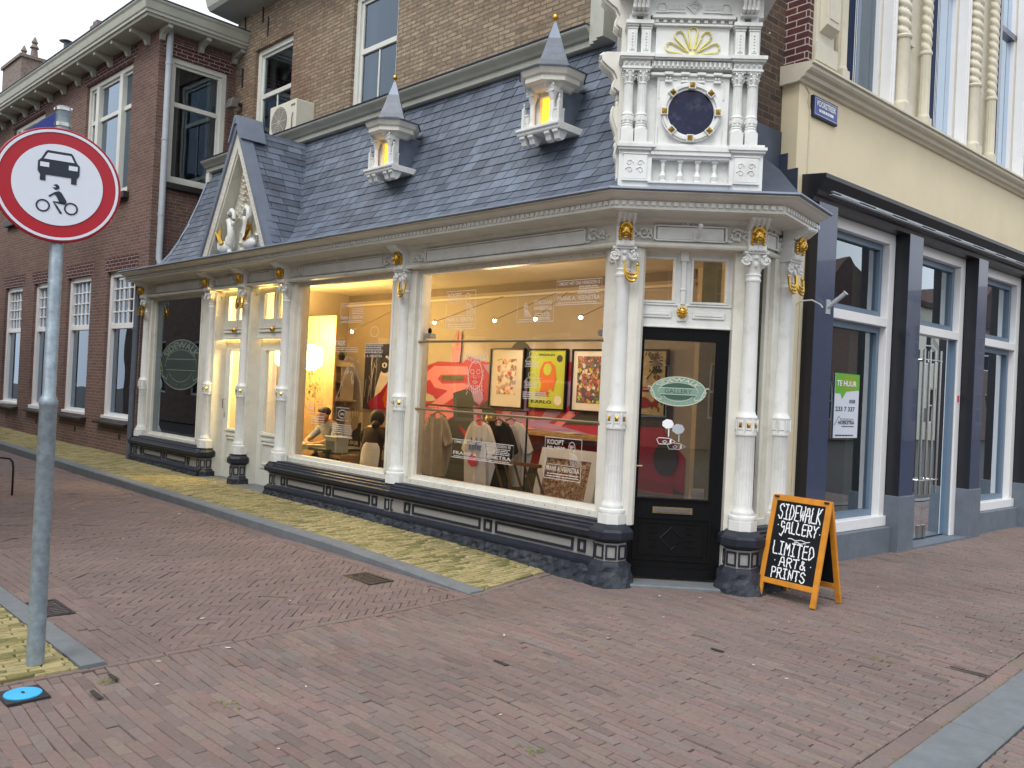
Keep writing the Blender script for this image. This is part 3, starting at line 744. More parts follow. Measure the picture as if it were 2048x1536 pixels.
# sills, ledge, panels, rough base in runs between the doors
RUNS = [[(-2.9, 0), (0, 0), fa2(FDo, .06, 0)], [fa2(FDo, LD-.06, 0), pR, fa2(FC, .70, 0)], [(-5.62, 0), (-2.9, 0)], [(-10.36, 0), (-7.60, 0)]]
pls = []
for r_ in RUNS:
    g = G(); h = G()
    if r_[0][0] > -3 and r_[0][0] < -2.8: r_ = r_[:2]
    sweep(g, r_, [(-.1, .36), (.10, .36), (.10, .375), (.155, .395), (.165, .44), (.14, .455), (.135, .475), (.11, .485), (.11, .50), (.085, .512), (.08, .53), (-.1, .53)])
    build(g, 'plinth_ledge', 'black_stone', gal, FA)
    g = G(); sweep(g, r_, [(-.1, .03), (.11, .03), (.115, .145), (.15, .16), (.15, .185), (.12, .2), (.10, .215), (-.1, .215)]); build(g, 'plinth_foot', 'black_stone', gal, FA)
    sweep(h, r_, [(-.1, .212), (.085, .212), (.085, .362), (-.1, .362)]); pls.append(build(h, 'plinth_wall', 'granite', gal, FA))
def panel(M, x0, x1, pw):
    g = G(); g.M = FA.inverted() @ M; y = -.086; e = .022; z0, z1 = .235, .345
    for a, b, c, d in ((x0, x1, z1-e, z1), (x0, x1, z0, z0+e), (x0, x0+e, z0+e, z1-e), (x1-e, x1, z0+e, z1-e)): g.box(a, b, y-.012, y, c, d)
    build(g, 'panel_frame', 'black_stone', pls[pw], FA)
for a, b in ((-2.72, -2.62), (-2.58, -1.52), (-1.47, -1.36), (-1.31, -.33), (-.28, -.19)): panel(FA, a, b, 0)
for a, b in ((-5.3, -5.2), (-5.16, -4.28), (-4.24, -4.14), (-4.10, -3.35), (-3.31, -3.21)): panel(FA, a, b, 2)
for a, b in ((-9.92, -9.83), (-9.78, -9.05), (-9.0, -8.92), (-8.87, -8.15), (-8.1, -8.02)): panel(FA, a, b, 3)
panel(FC, .27, .40, 1)
def rough(M, x0, x1, y, z0, z1, d=.026, step=.035):
    g = G(); nx = max(2, int((x1-x0)/step)); nz = 6
    g.M = FA.inverted() @ M; v = []
    for j in range(nz+1):
        for i in range(nx+1):
            t = j/nz; yy = y-.05*(1-t)**1.5-rnd.random()*d*(.3 if j in (nz,) else 1); v.append((x0+(x1-x0)*i/nx, yy, z0+(z1-z0)*t+(rnd.random()-.5)*.01*(0 < j < nz)))
    fs = [(j*(nx+1)+i, j*(nx+1)+i+1, (j+1)*(nx+1)+i+1, (j+1)*(nx+1)+i) for j in range(nz) for i in range(nx)]
    g.mesh(v, fs); g.f([(x0, y-.02, z1), (x1, y-.02, z1), (x1, y+.1, z1), (x0, y+.1, z1)]); g.M = None
    build(g, 'rough_base', 'rough_stone', gal, FA, normals=False)
rough(FA, -2.95, -.05, -.14, -.03, .165); rough(FA, -5.62, -2.9, -.14, 0, .165); rough(FA, -10.36, -7.6, -.14, 0, .17); rough(FC, 0, .72, -.14, -.03, .165)
# pedestals under the columns
def pedestal_mesh(k=1.0, fl=1.0):
    g = G(); a0 = math.pi/8
    g.lathe([(.13*k, .355), (.155*k, .372), (.19*k, .385), (.20*k, .40), (.20*k, .455), (.185*k, .475), (.155*k, .495), (.13, .515)], n=8, a0=a0)
    g.lathe([(.19*k*fl, .165), (.17*k, .185), (.16*k, .20), (.15*k, .21)], n=8, a0=a0)
    g.k = 1; g.lathe([(.143*k, .205), (.143*k, .36)], n=8, a0=a0)
    g.k = 0
    for s_ in (-2, -1, 0, 1, 2):
        g.M = RZ(45*s_); w_ = .047*k; y = -.132*k; e = .014
        for a, b, c, d in ((-w_, w_, .33, .345), (-w_, w_, .225, .24), (-w_, -w_+e, .24, .33), (w_-e, w_, .24, .33)): g.box(a, b, y-.010, y, c, d)
    g.M = None; g.k = 2
    n = 28; m = 5; v = []
    for j in range(m+1):
        for i in range(n):
            a = 2*math.pi*i/n; t = j/m; r_ = (.245-.06*t**.7)*k*fl-(rnd.random()*.018 if j < m else 0); v.append((r_*math.cos(a), r_*math.sin(a), -.04+.21*t))
    g.mesh(v, [(j*n+i, j*n+(i+1) % n, (j+1)*n+(i+1) % n, (j+1)*n+i) for j in range(m) for i in range(n)]+[tuple(m*n+i for i in range(n))])
    return g
pd = build(pedestal_mesh(1.0), 'pedestal', ['black_stone', 'granite', 'rough_stone'], gal, FDo)
inst(pd, 'pedestal', gal, FDo @ T(LD, 0, 0))
pd2 = build(pedestal_mesh(.80), 'pedestal', ['black_stone', 'granite', 'rough_stone'], gal, FA @ T(-3, 0, 0))
for x in (-5.52, -6.63, -7.68, -10.12): inst(pd2, 'pedestal', gal, FA @ T(x, 0, 0))
inst(pd2, 'pedestal', gal, FC @ T(.51, 0, 0))
# decals on the panes
def decal_frame(g, x0, x1, z0, z1, y, w_=.007): g.ribbon([(x0, z0), (x1, z0), (x1, z1), (x0, z1)], w_, y, True)
def lines(g, x0, x1, zs, h, y):
    for z in zs:
        x = x0+rnd.random()*.02
        while x < x1-.02:
            e = min(x1, x+rnd.uniform(.02, .07)); g.f([(x, y, z), (e, y, z), (e, y, z+h), (x, y, z+h)]); x = e+.008
def bust(g, x, z, h, y):
    g.ribbon([(x+math.cos(i*.45)*.17*h, z+(.74+math.sin(i*.45)*.24)*h) for i in range(14)], .006, y, True)
    for j in range(7): g.ribbon([(x+(-.12+.05*j)*h, z+.5*h), (x+(-.08+.09*j)*h, z+(.36-.03*j)*h), (x+(-.02+.10*j)*h, z+.02*h)], .005, y)
    for j in range(4): g.ribbon([(x+(-.10+.05*j)*h, z+.84*h), (x+(-.06+.05*j)*h, z+(.66+.03*j)*h)], .006, y)
    return
    a = [(math.cos(i*.45)*.17, math.sin(i*.45)*.24) for i in range(14)]
    g.f([(x+p*h, y, z+(.74+q_)*h) for p, q_ in a])
    g.f([(x+p*h, y, z+q_*h) for p, q_ in ((-.12, .5), (.12, .5), (.3, .36), (.42, .1), (.42, 0), (.3, 0), (.05, .3), (-.1, .2))])
def koopt(g, x0, x1, z0, z1, y):
    W_, H_ = x1-x0, z1-z0; decal_frame(g, x0, x1, z0, z1, y)
    text(g, 'KOOPT', x0+.06*W_, x0+.52*W_, z0+.83*H_, z0+.95*H_, y); text(g, 'BIJ HEM', x0+.06*W_, x0+.54*W_, z0+.69*H_, z0+.79*H_, y)
    bust(g, x0+.74*W_, z0+.36*H_, .58*H_, y)
    g.ribbon([(x0+.08*W_, z0+.35*H_), (x0+.96*W_, z0+.35*H_)], .004, y)
    text(g, 'FRANS A. VEENSTRA', x0+.05*W_, x0+.96*W_, z0+.19*H_, z0+.31*H_, y); lines(g, x0+.05*W_, x0+.95*W_, (z0+.11*H_, z0+.05*H_), .022*H_, y)
def omdat(g, x0, x1, z0, z1, y):
    W_, H_ = x1-x0, z1-z0; decal_frame(g, x0, x1, z0, z1, y)
    text(g, 'OMDAT HET ONS VERBODEN IS', x0+.04*W_, x0+.96*W_, z0+.80*H_, z0+.94*H_, y); lines(g, x0+.48*W_, x0+.95*W_, (z0+.70*H_, z0+.61*H_, z0+.52*H_, z0+.43*H_), .04*H_, y)
    text(g, 'FRANS A. VEENSTRA', x0+.03*W_, x0+.97*W_, z0+.17*H_, z0+.36*H_, y); lines(g, x0+.04*W_, x0+.95*W_, (z0+.06*H_,), .04*H_, y)
g = G(); y = .094
koopt(g, -2.405, -1.951, 2.207, 2.603, y); omdat(g, -.837, -.30, 2.404, 2.626, y); koopt(g, -.888, -.443, .80, 1.179, y); omdat(g, -2.208, -1.303, .873, 1.06, y)
decal_frame(g, -1.34, -.863, 2.258, 2.523, y); text(g, 'ST.NICOLAAS', -1.12, -.89, 2.42, 2.46, y); text(g, 'AANBIEDING', -1.12, -.89, 2.365, 2.405, y); lines(g, -1.12, -.89, (2.33, 2.31, 2.29), .008, y); lines(g, -1.32, -.89, (2.275,), .008, y)
bust(g, -1.23, 2.3, .14, y)
# swirling mask with curly hair
cx, cz = -1.90, 1.73
for k_ in range(7): g.ribbon([(cx+.035*math.cos(t*.7)+(k_-3)*.045, cz+.17+.03*math.sin(t*.7)+.02*math.cos(k_)) for t in range(9)], .007, y, True)
g.ribbon([(cx+.105*math.cos(t*.42), cz+.145*math.sin(t*.42)) for t in range(15)], .009, y, True)
for s_ in (-1, 1):
    g.ribbon([(cx+s_*.045+.028*math.cos(t*.8), cz+.035+.022*math.sin(t*.8)) for t in range(8)], .006, y, True)
    for j in range(6): g.ribbon([(cx+s_*(.11+.012*math.sin(t+j)), cz+.06-.045*j-.01*t) for t in range(5)], .006, y)
    for j in range(4): g.ribbon([(cx+s_*(.02+.025*j), cz-.10), (cx+s_*(.015+.03*j), cz-.19+.015*j)], .007, y)
g.ribbon([(cx-.02, cz+.03), (cx-.025, cz-.03), (cx+.02, cz-.03)], .006, y); g.ribbon([(cx-.04, cz-.07), (cx, cz-.055), (cx+.04, cz-.07), (cx, cz-.085)], .007, y, True)
# stacked jar-like boxes
for z in (1.83, 1.63):
    g.ribbon([(-1.20, z), (-1.02, z), (-1.02, z+.05), (-1.20, z+.05)], .006, y, True); g.ribbon([(-1.20, z+.05), (-1.16, z+.09), (-.98, z+.09), (-1.02, z+.05)], .005, y)
    text(g, 'ANEMPORT', -1.19, -1.03, z+.01, z+.04, y); g.ribbon([(-1.10+.05*math.cos(t*.6), z+.12+.03*math.sin(t*.6)) for t in range(11)], .005, y, True)
lines(g, -1.22, -.9, (1.58, 1.56, 1.54, 1.52), .008, y)
build(g, 'decal', 'decal_white', win2, FA, normals=False)
g = G()
koopt(g, -5.192, -4.80, 1.75, 2.114, y); omdat(g, -4.403, -3.905, 2.318, 2.55, y)
text(g, 'TREK', -4.50, -4.26, 2.04, 2.10, y); lines(g, -4.5, -4.0, (2.01, 1.985, 1.96), .008, y)
decal_frame(g, -4.39, -4.12, 1.13, 1.28, y); g.ribbon([(-4.255+.09*math.cos(t*.5), 1.205+.05*math.sin(t*.5)) for t in range(13)], .007, y, True); text(g, 'SIPLA', -4.30, -4.21, 1.19, 1.22, y)
lines(g, -4.47, -4.03, (1.07, 1.045, 1.02, .995, .97), .009, y); text(g, 'F. A. VEENSTRA', -4.47, -4.02, .915, .95, y)
lines(g, -3.85, -3.5, (2.05, 2.03, 2.01, 1.99, 1.97, 1.95), .009, y); text(g, 'F. A. VEENSTRA', -3.86, -3.5, 1.90, 1.93, y)
g.ribbon([(-3.68+.08*math.cos(t*.5), 2.2+.06*math.sin(t*.5)) for t in range(13)], .007, y, True)
for j in range(16): # suit sketch
    a = rnd.uniform(0, 6.28); xx, zz = -4.17+rnd.gauss(0, .09), 1.72+rnd.gauss(0, .10); g.ribbon([(xx+.03*math.cos(a+t*.6), zz+.04*math.sin(a+t*.6)) for t in range(5)], .006, y)
g.ribbon([(-4.18, 1.83), (-4.32, 1.55), (-4.42, 1.35)], .006, y); g.ribbon([(-4.1, 1.83), (-3.92, 1.6), (-3.85, 1.3)], .006, y)
text(g, 'FRANS', -5.06, -4.90, 1.22, 1.28, y); decal_frame(g, -5.08, -4.62, 1.19, 1.31, y, .005); lines(g, -4.98, -4.64, (1.14, 1.11, 1.08, 1.05), .010, y)
build(g, 'decal', 'decal_white', win1, FA, normals=False)
g = G()
for j in range(60):
    xx, zz, a = -4.92+rnd.uniform(-.16, .14), rnd.uniform(1.35, 1.72), rnd.uniform(0, 6.28)
    g.ribbon([(xx+.025*math.cos(a+t*.5), zz+.03*math.sin(a+t*.5)) for t in range(5)], rnd.uniform(.004, .012), y)
build(g, 'ink_decal', 'plant_green', win1, FA, normals=False)
# oval gallery logo
def oval_logo(parent, M, cx, cz, a, b, y, fill, dark, line, tcol):
    g = G(); E_ = lambda rx, rz, t: (cx+rx*math.cos(t), cz+rz*math.sin(t))
    n = 40; g.k = 0
    g.f([(p[0], y, p[1]) for p in (E_(a, b, 2*math.pi*i/n) for i in range(n))])
    g.k = 1; g.f([(p[0], y-.001, p[1]) for p in (E_(a*.72, b*.60, 2*math.pi*i/n) for i in range(n))])
    g.k = 0; g.f([(cx-a*.70, y-.002, cz-b*.22), (cx+a*.70, y-.002, cz-b*.22), (cx+a*.70, y-.002, cz+b*.22), (cx-a*.70, y-.002, cz+b*.22)])
    g.k = 2
    g.ribbon([E_(a, b, 2*math.pi*i/n) for i in range(n)], .035*b+.003, y-.003, True); g.ribbon([E_(a*.72, b*.60, math.pi*i/20-.15) for i in range(23)], .02*b+.002, y-.003)
    g.ribbon([E_(a*.60, b*.70, math.pi+math.pi*(i+3)/20) for i in range(15)], .02*b+.002, y-.003)
    for z in (-.22, .22): g.ribbon([(cx-a*.7, cz+b*z), (cx+a*.7, cz+b*z)], .02*b+.002, y-.003)
    for s_ in (-1, 1):
        g.ribbon([(cx+s_*a*p, cz+b*q_) for p, q_ in ((1.12, .25), (1.04, .28), (.96, .1), (.88, -.2), (.82, -.5), (.62, -.62), (.6, -.45))], .05*b+.002, y-.003)
        g.ribbon([(cx+s_*a*p, cz+b*q_) for p, q_ in ((.92, -.05), (1.05, -.02))], .06*b, y-.003); g.ribbon([(cx+s_*a*p, cz+b*q_) for p, q_ in ((.86, -.25), (1.0, -.28))], .05*b, y-.003)
        for j in range(4): g.ribbon([E_(a*.9, b*.88, -math.pi/2+s_*(.12+.14*j)), E_(a*.8, b*.8, -math.pi/2+s_*(.2+.14*j))], .02*b, y-.003)
    g.k = 3
    def wp(u, q_):
        t = math.pi*(.86-.72*u); rr = .64+.27*q_
        return (cx+a*(rr+.03)*math.cos(t), cz+b*rr*math.sin(t)+b*.02)
    text(g, 'SIDEWALK', 0, 1, 0, 1, y-.004, .02, wp)
    g.k = 4; text(g, 'GALLERY', cx-a*.5, cx+a*.5, cz-b*.16, cz+b*.16, y-.004, .0)
    return build(g, 'logo', [fill, dark, line, tcol, dark], parent, M, normals=False)
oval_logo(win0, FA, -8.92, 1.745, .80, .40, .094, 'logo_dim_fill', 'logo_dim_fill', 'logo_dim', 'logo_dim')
# ------------------------------------------------------------------ corner door
dr = G(); M = FDo; y = .13
X0, X1, GX0, GX1, GZ0, GZ1 = .12, .95, .225, .835, .73, 2.09
wallh(dr, X0, X1, .05, 2.20, y, [(GX0, GX1, GZ0, GZ1)], .04)
dr.box(X0, X1, y+.02, y+.05, .05, GZ0-.01)
dr.box(X0+.01, X1-.01, y-.025, y, .05, .13)
for a, b, c, d in ((.20, .86, .555, .575), (.20, .86, .195, .21), (.20, .22, .21, .555), (.84, .86, .21, .555)): dr.box(a, b, y-.014, y, c, d)
for a, b, c, d in ((.25, .81, .515, .525), (.25, .81, .24, .25), (.25, .26, .25, .515), (.80, .81, .25, .515)): dr.box(a, b, y-.010, y, c, d)
dr.M = T(.53, y, .385); dr.tube([(-.095, -.004, 0), (0, -.004, .095), (.095, -.004, 0), (0, -.004, -.095), (-.095, -.004, 0)], .007, 6); dr.M = None
for s_ in (-1, 1):
    for z in (.315, .37, .43, .48): dr.box(.53+s_*.155-.035, .53+s_*.155+.035, y-.010, y, z, z+.012)
dr.box(GX0-.012, GX1+.012, y-.012, y, GZ1, GZ1+.012); dr.box(GX0-.012, GX1+.012, y-.016, y, GZ0-.014, GZ0)
door = build(dr, 'door', 'black_gloss', gal, M)
g = G(); g.f([(GX0, y+.02, GZ0), (GX1, y+.02, GZ0), (GX1, y+.02, GZ1), (GX0, y+.02, GZ1)]); build(g, 'pane', 'door_glass', door, M)
oval_logo(door, M, .535, 1.655, .235, .125, y+.015, 'logo_green', 'logo_dark', 'logo_line', 'logo_line')
g = G(); g.box(.36, .70, y-.012, y, .60, .655); g.k = 1; g.box(.385, .675, y-.018, y-.012, .612, .642); build(g, 'letter_slot', ['brass_bar', 'steel'], door, M)
g = G(); g.box(.145, .175, y-.008, y, .86, 1.07); g.tube([(.16, y-.01, 1.0), (.16, y-.05, 1.0), (.25, y-.052, 1.0)], .009, 8); build(g, 'handle', 'brass_bar', door, M)
g = G(); g.lathe([(.022, 0), (.02, .012)], n=14); build(g, 'lock', 'steel', door, M @ T(.155, y, 1.62) @ Matrix.Rotation(R(90), 4, 'X'))
g = G(); yy = y+.014       # white sticker: clouds and boats
for cx, cz, r_, k_ in ((.46, 1.37, .042, 0), (.55, 1.33, .045, 1)):
    g.k = k_
    for j in range(7): a = j*.9; g.f([(cx+r_*.6*math.cos(a)+r_*.62*math.cos(t*.7), yy-.001*k_-.0004*j, cz+r_*.5*math.sin(a)+r_*.5*math.sin(t*.7)) for t in range(9)])
    g.ribbon([(cx+.01, cz-.04), (cx+.01, cz-.11)], .008, yy)
    g.ribbon([(cx-.09+p, cz-.15+q_) for p, q_ in ((0, .015), (.02, .028), (.11, .026), (.16, 0), (.11, -.024), (.02, -.026))], .005, yy, True)
    g.ribbon([(cx-.04, cz-.155), (cx-.02, cz-.142), (cx, cz-.155), (cx-.02, cz-.168)], .005, yy, True); g.ribbon([(cx+.03, cz-.165), (cx+.03, cz-.135)], .014, yy)
build(g, 'decal', ['white_ink', 'pipe_grey'], door, M, normals=False)
g = G(); g.box(.68, .80, y+.03, y+.06, .74, .82); build(g, 'paper_stack', 'paper', door, M)
# transom above the door
g = G(); y = .12
wallh(g, .12, .95, 2.20, 2.86, y, [(.165, .445, 2.43, 2.79), (.615, .895, 2.43, 2.79)], .05)
g.box(.12, .95, y-.02, y, 2.20, 2.215); g.box(.12, .95, y-.012, y, 2.39, 2.405)
for a, b in ((.165, .44), (.62, .895)): g.box(a, b, y-.014, y, 2.285, 2.345); g.box(a+.02, b-.02, y-.02, y, 2.305, 2.325)
for a, b in ((.165, .445), (.615, .895)):
    for c_, d_, e_, f_ in ((a-.02, b+.02, 2.41, 2.43), (a-.02, b+.02, 2.79, 2.81), (a-.02, a, 2.43, 2.79), (b, b+.02, 2.43, 2.79)): g.box(c_, d_, y-.012, y, e_, f_)
g.box(.51, .55, y-.03, y, 2.40, 2.86); g.box(.495, .565, y-.045, y, 2.77, 2.86); g.box(.505, .555, y-.036, y, 2.52, 2.54); g.box(.49, .57, y-.02, y, 2.26, 2.40)
tr = build(g, 'transom_window', 'white_paint', gal, FDo, bevel=.003)
g = G(); g.f([(.165, y+.04, 2.43), (.895, y+.04, 2.43), (.895, y+.04, 2.79), (.165, y+.04, 2.79)]); build(g, 'pane', 'shop_glass', tr, FDo)
g = G(); g.ball((.53, y-.04, 2.335), .036, 12, 8, (1, .7, 1.1)); g.ball((.53, y-.07, 2.325), .012, 8, 5); g.box(.51, .55, y-.066, y-.03, 2.30, 2.307)
for j in range(10): a = j*.63; g.ball((.53+.036*math.cos(a), y-.03, 2.335+.04*math.sin(a)), .014, 6, 4)
for s_ in (-1, 1): g.ball((.53+s_*.014, y-.064, 2.345), .008, 6, 4)
lion = build(g, 'gold_mask', 'gold', tr, FDo, smooth=True)
g = G(); g.box(.05, 1.04, -.12, .16, -.05, .028); tag(build(g, 'doorstep', 'kerb_stone', gal, FDo, bevel=.01))
g = G(); g.box(.57, .645, -.07, -.045, 2.925, 3.0); g.tube([(.607, -.07, 2.95), (.607, -.20, 3.03)], .018, 12); g.tube([(.607, -.20, 3.03), (.607, -.203, 3.033)], .013, 10)
build(g, 'flagpole_socket', 'white_paint', gal, FDo)
# ------------------------------------------------------------------ two narrow doors in the alley front
def alley_door(x0, x1, slot):
    y = .20; M = FA; c = (x0+x1)/2
    g = G(); z0 = .10
    wallh(g, x0, x1, z0, 2.14, y, [(x0+.14, x1-.14, .83, 1.98)], .04)
    for e in (0, .05): g.box(x0+.13+e, x1-.13-e, y-.015-e*.1, y, .34+e, .36+e); g.box(x0+.13+e, x1-.13-e, y-.015-e*.1, y, .72-e, .74-e); g.box(x0+.13+e, x0+.15+e, y-.015, y, .36+e, .72-e); g.box(x1-.15-e, x1-.13-e, y-.015, y, .36+e, .72-e)
    g.ball((c, y, .54), .07, 10, 6, (1, .3, 1.4)); g.box(x0+.11, x1-.11, y-.02, y, .79, .815)
    g.box(x0+.13, x1-.13, y-.016, y, 1.98, 2.0)
    if slot: g.tube([(c+.09*math.cos(t*.52), y-.012, .77+.025*math.sin(t*.52)) for t in range(13)], .008, 5)
    d = build(g, 'door', 'frame_paint', gal, M, bevel=.003)
    g = G(); g.f([(x0+.14, y+.02, .83), (x1-.14, y+.02, .83), (x1-.14, y+.02, 1.98), (x0+.14, y+.02, 1.98)]); build(g, 'pane', 'clear_glass', d, M)
    if not slot:
        g = G(); g.box(x0+.03, x0+.06, y-.01, y, .98, 1.06); g.tube([(x0+.045, y-.01, 1.12), (x0+.045, y-.04, 1.12), (x0+.045, y-.04, 1.25), (x0+.045, y-.01, 1.25)], .008, 6); build(g, 'handle', 'steel', d, M)
    g = G(); y = .14
    wallh(g, x0, x1, 2.14, 2.86, y, [(x0+.13, c-.06, 2.42, 2.78), (c+.06, x1-.13, 2.42, 2.78)], .05)
    g.box(x0, x1, y-.02, y, 2.14, 2.17); g.box(x0+.04, x1-.04, y-.02, y, 2.235, 2.255); g.box(x0+.04, x1-.04, y-.014, y, 2.285, 2.30); g.box(c-.02, c+.02, y-.02, y, 2.32, 2.86)
    t_ = build(g, 'transom_window', 'frame_paint', gal, M, bevel=.003)
    g = G(); g.f([(x0+.1, y+.04, 2.42), (x1-.1, y+.04, 2.42), (x1-.1, y+.04, 2.78), (x0+.1, y+.04, 2.78)]); build(g, 'pane', 'clear_glass', t_, M)
    g = G(); g.ball((c, y-.045, 2.27), .035, 10, 8, (1, 1, 1.1)); g.lathe([(.02, 0), (.02, .03)], n=8) if 0 else None
    build(g, 'gold_knob', 'gold', t_, M, smooth=True)
    g = G(); g.box(x0-.02, x1+.02, -.16, .25, -.02, .098); build(g, 'doorstep', 'kerb_stone', gal, M, bevel=.008)
alley_door(-6.52, -5.60, True); alley_door(-7.58, -6.74, False)

# ------------------------------------------------------------------ slate roof
PROF = [(-.43, 3.235), (-.25, 3.29), (-.10, 3.36), (.05, 3.545), (.20, 3.80), (.34, 4.10), (.50, 4.50), (.63, 4.88), (.70, 5.08)]
def along(pr):
    L_ = [0]
    for i in range(1, len(pr)): L_.append(L_[-1]+math.dist(pr[i-1], pr[i]))
    def fn(v):
        v = max(0, min(L_[-1], v))
        for i in range(1, len(pr)):
            if v <= L_[i]+1e-9:
                t = (v-L_[i-1])/(L_[i]-L_[i-1]); a, b = pr[i-1], pr[i]; dy, dz = b[0]-a[0], b[1]-a[1]; l = math.hypot(dy, dz)
                return (a[0]+dy*t, a[1]+dz*t), (-dz/l, dy/l)
    return fn, L_[-1]
def slates(g, x0, x1, pr, row=.112, wd=.185, skew=.05, xf=None, top=True, amp=.0):
    fn, LL = along(pr); nr = int(LL/row)+1
    for r_ in range(nr):
        v0 = r_*row; v1 = min(LL, v0+row*1.35)
        if v0 > LL-.01: break
        x = x0-.2-rnd.random()*.1-(wd/2 if r_ % 2 else 0)
        while x < x1:
            w_ = wd*rnd.uniform(.82, 1.15); a, b = max(x, x0), min(x+w_, x1); sk = skew
            if b-a > .01:
                (py0, pz0), n0 = fn(v0); (py1, pz1), n1 = fn(v1); lift = .010+rnd.random()*.004; gp = .0042
                th = .006
                s0 = -sk if a > x0 else 0; s1 = -sk if b < x1 else 0
                P_ = []
                for xx, (yy, zz), nn, lf in ((a+gp, (py0, pz0), n0, lift), (b-gp, (py0, pz0), n0, lift), (b-gp-s1, (py1, pz1), n1, .001), (a+gp-s0, (py1, pz1), n1, .001)):
                    P_.append((xx, yy+nn[0]*lf, zz+nn[1]*lf))
                Q_ = [(p[0], p[1]-n0[0]*th, p[2]-n0[1]*th) for p in P_]
                if xf: P_ = [xf(p) for p in P_]; Q_ = [xf(p) for p in Q_]
                g.mesh(P_+Q_, [(0, 1, 2, 3), (4, 5, 1, 0), (4, 0, 3, 7), (1, 5, 6, 2)])
            x += w_
g = G(); X0R, X1R = -9.42, .02
slates(g, X0R, X1R, PROF)
rf = build(g, 'roof', 'slate', gal, FA, normals=False)
g = G(); 
for i in range(len(PROF)-1):
    a, b = PROF[i], PROF[i+1]; g.f([(X0R, a[0]+.012, a[1]-.006), (X1R, a[0]+.012, a[1]-.006), (X1R, b[0]+.012, b[1]-.006), (X0R, b[0]+.012, b[1]-.006)])
g.f([(X0R, .7, 5.07), (X1R, .7, 5.07), (X1R, 1.45, 5.10), (X0R, 1.45, 5.10)])
n = len(PROF)
g.f([(X0R-.002, p[0], p[1]) for p in PROF]+[(X0R-.002, 1.42, 5.08), (X0R-.002, 1.42, 3.2)])
build(g, 'roof_deck', 'lead_dark', rf, FA)
g = G(); g.tube([(X0R, p[0]-.01, p[1]+.01) for p in PROF], .022, 6); build(g, 'verge', 'lead', rf, FA, smooth=True)
# moulded eaves board along the top of the slates
g = G(); g.prof([(.62, 5.02), (.60, 5.03), (.60, 5.09), (.57, 5.10), (.55, 5.125), (.50, 5.17), (.49, 5.185), (.49, 5.20), (.75, 5.205), (.75, 5.02)], -9.47, -.98)
mo = build(g, 'eaves_moulding', 'eave_paint', gal, FA)
g = G(); g.prof([(.48, 5.202), (.475, 5.215), (.60, 5.225), (1.42, 5.23), (1.42, 5.205)], -9.49, -.98); build(g, 'ledge_lead', 'lead_dark', mo, FA)
g = G(); g.prof([(.60, 4.86), (.60, 5.02), (.70, 5.02), (.70, 4.86)], -9.47, -9.36); build(g, 'end_block', 'cream_paint', mo, FA)
# raking moulding that climbs beside the turret
g = G()
for (a, b, e) in ((0, .07, .0), (.07, .15, .04), (.15, .24, .08)):
    g.prof([(.55-e, 5.02), (.55-e, 8.0), (1.2, 8.0), (1.2, 5.02)], -.98+a, -.98+b)
g.box(-.74, -.30, .72, 1.2, 4.6, 8.0)
build(g, 'side_moulding', 'eave_paint', gal, FA)
# gabled dormer with pediment
AX, AZ, YF = -6.37, 5.04, -.36
g = G()
def gx(p):   # slate rows on the dormer slopes: p.x = depth, profile coordinate pair = (across, z)
    return (AX+p[1], YF+p[0], p[2])
for s_ in (-1, 1):
    pr = [(s_*1.00, 3.235), (s_*.965, 3.33), (s_*.0, AZ-.06)]
    pr = [(-1.00, 3.235), (-.965, 3.33), (.0, AZ-.06)]
    slates(g, .03, 1.35, pr, xf=lambda p, s_=s_: (AX-s_*p[1], YF+p[0], p[2]), skew=0, wd=.24)
drm = build(g, 'dormer_roof', 'slate', gal, FA, normals=False)
g = G(); g.f([(AX-1.0, YF+.03, 3.23), (AX, YF+.03, AZ-.07), (AX, YF+1.3, AZ-.07), (AX-1.0, YF+1.3, 3.23)]); g.f([(AX+1.0, YF+.03, 3.23), (AX, YF+.03, AZ-.07), (AX, YF+1.3, AZ-.07), (AX+1.0, YF+1.3, 3.23)])
build(g, 'dormer_deck', 'lead_dark', drm, FA)
g = G()
def rake(o0, o1, y0, y1, zb=3.24):
    """band parallel to the rakes, from offset o0 to o1 measured down from the apex outline"""
    sl = 1.0/(AZ-zb)
    for s_ in (-1, 1):
        g.plate([(AX+s_*(1.0-o0*1.14), zb), (AX, AZ-o0*2.05), (AX, AZ-o1*2.05), (AX+s_*(1.0-o1*1.14), zb)][::s_], y0, y1)
rake(.045, .17, YF-.02, YF+.10); rake(.17, .20, YF+.0, YF+.17)
g.k = 1
for s_ in (-1, 1):
    for i in range(20):
        t = .06+.84*i/20; g.ball((AX+s_*(1.0-.115*1.14)*(1-t), YF-.022, 3.24+(AZ-.24-3.24)*t), .007, 5, 4)
g.k = 0
pdm = build(g, 'pediment', ['cream_paint', 'eave_paint'], gal, FA)
g = G(); rake(-.015, .045, YF-.05, YF+.12)
g.box(AX-.045, AX+.045, YF-.07, YF+.30, AZ-.02, AZ+.06); g.plate([(AX-.16, AZ-.25), (AX, AZ+.055), (AX+.16, AZ-.25), (AX+.19, AZ-.25), (AX+.03, AZ+.09), (AX-.03, AZ+.09), (AX-.19, AZ-.25)], YF-.075, YF+.30)
g.box(AX-.02, AX+.02, YF+.3, YF+1.15, AZ-.10, AZ-.05)
g.prof([(YF-.08, 3.24), (YF-.08, 3.262), (YF+.28, 3.30), (YF+.28, 3.24)], AX-1.0, AX+1.0)
build(g, 'lead_capping', 'lead', pdm, FA)
g = G(); g.plate([(AX-.90, 3.26), (AX+.90, 3.26), (AX, AZ-.30)], YF+.16, YF+.19); build(g, 'tympanum', 'frame_paint', pdm, FA)
g = G(); yb = YF+.13       # central candelabrum of leaves
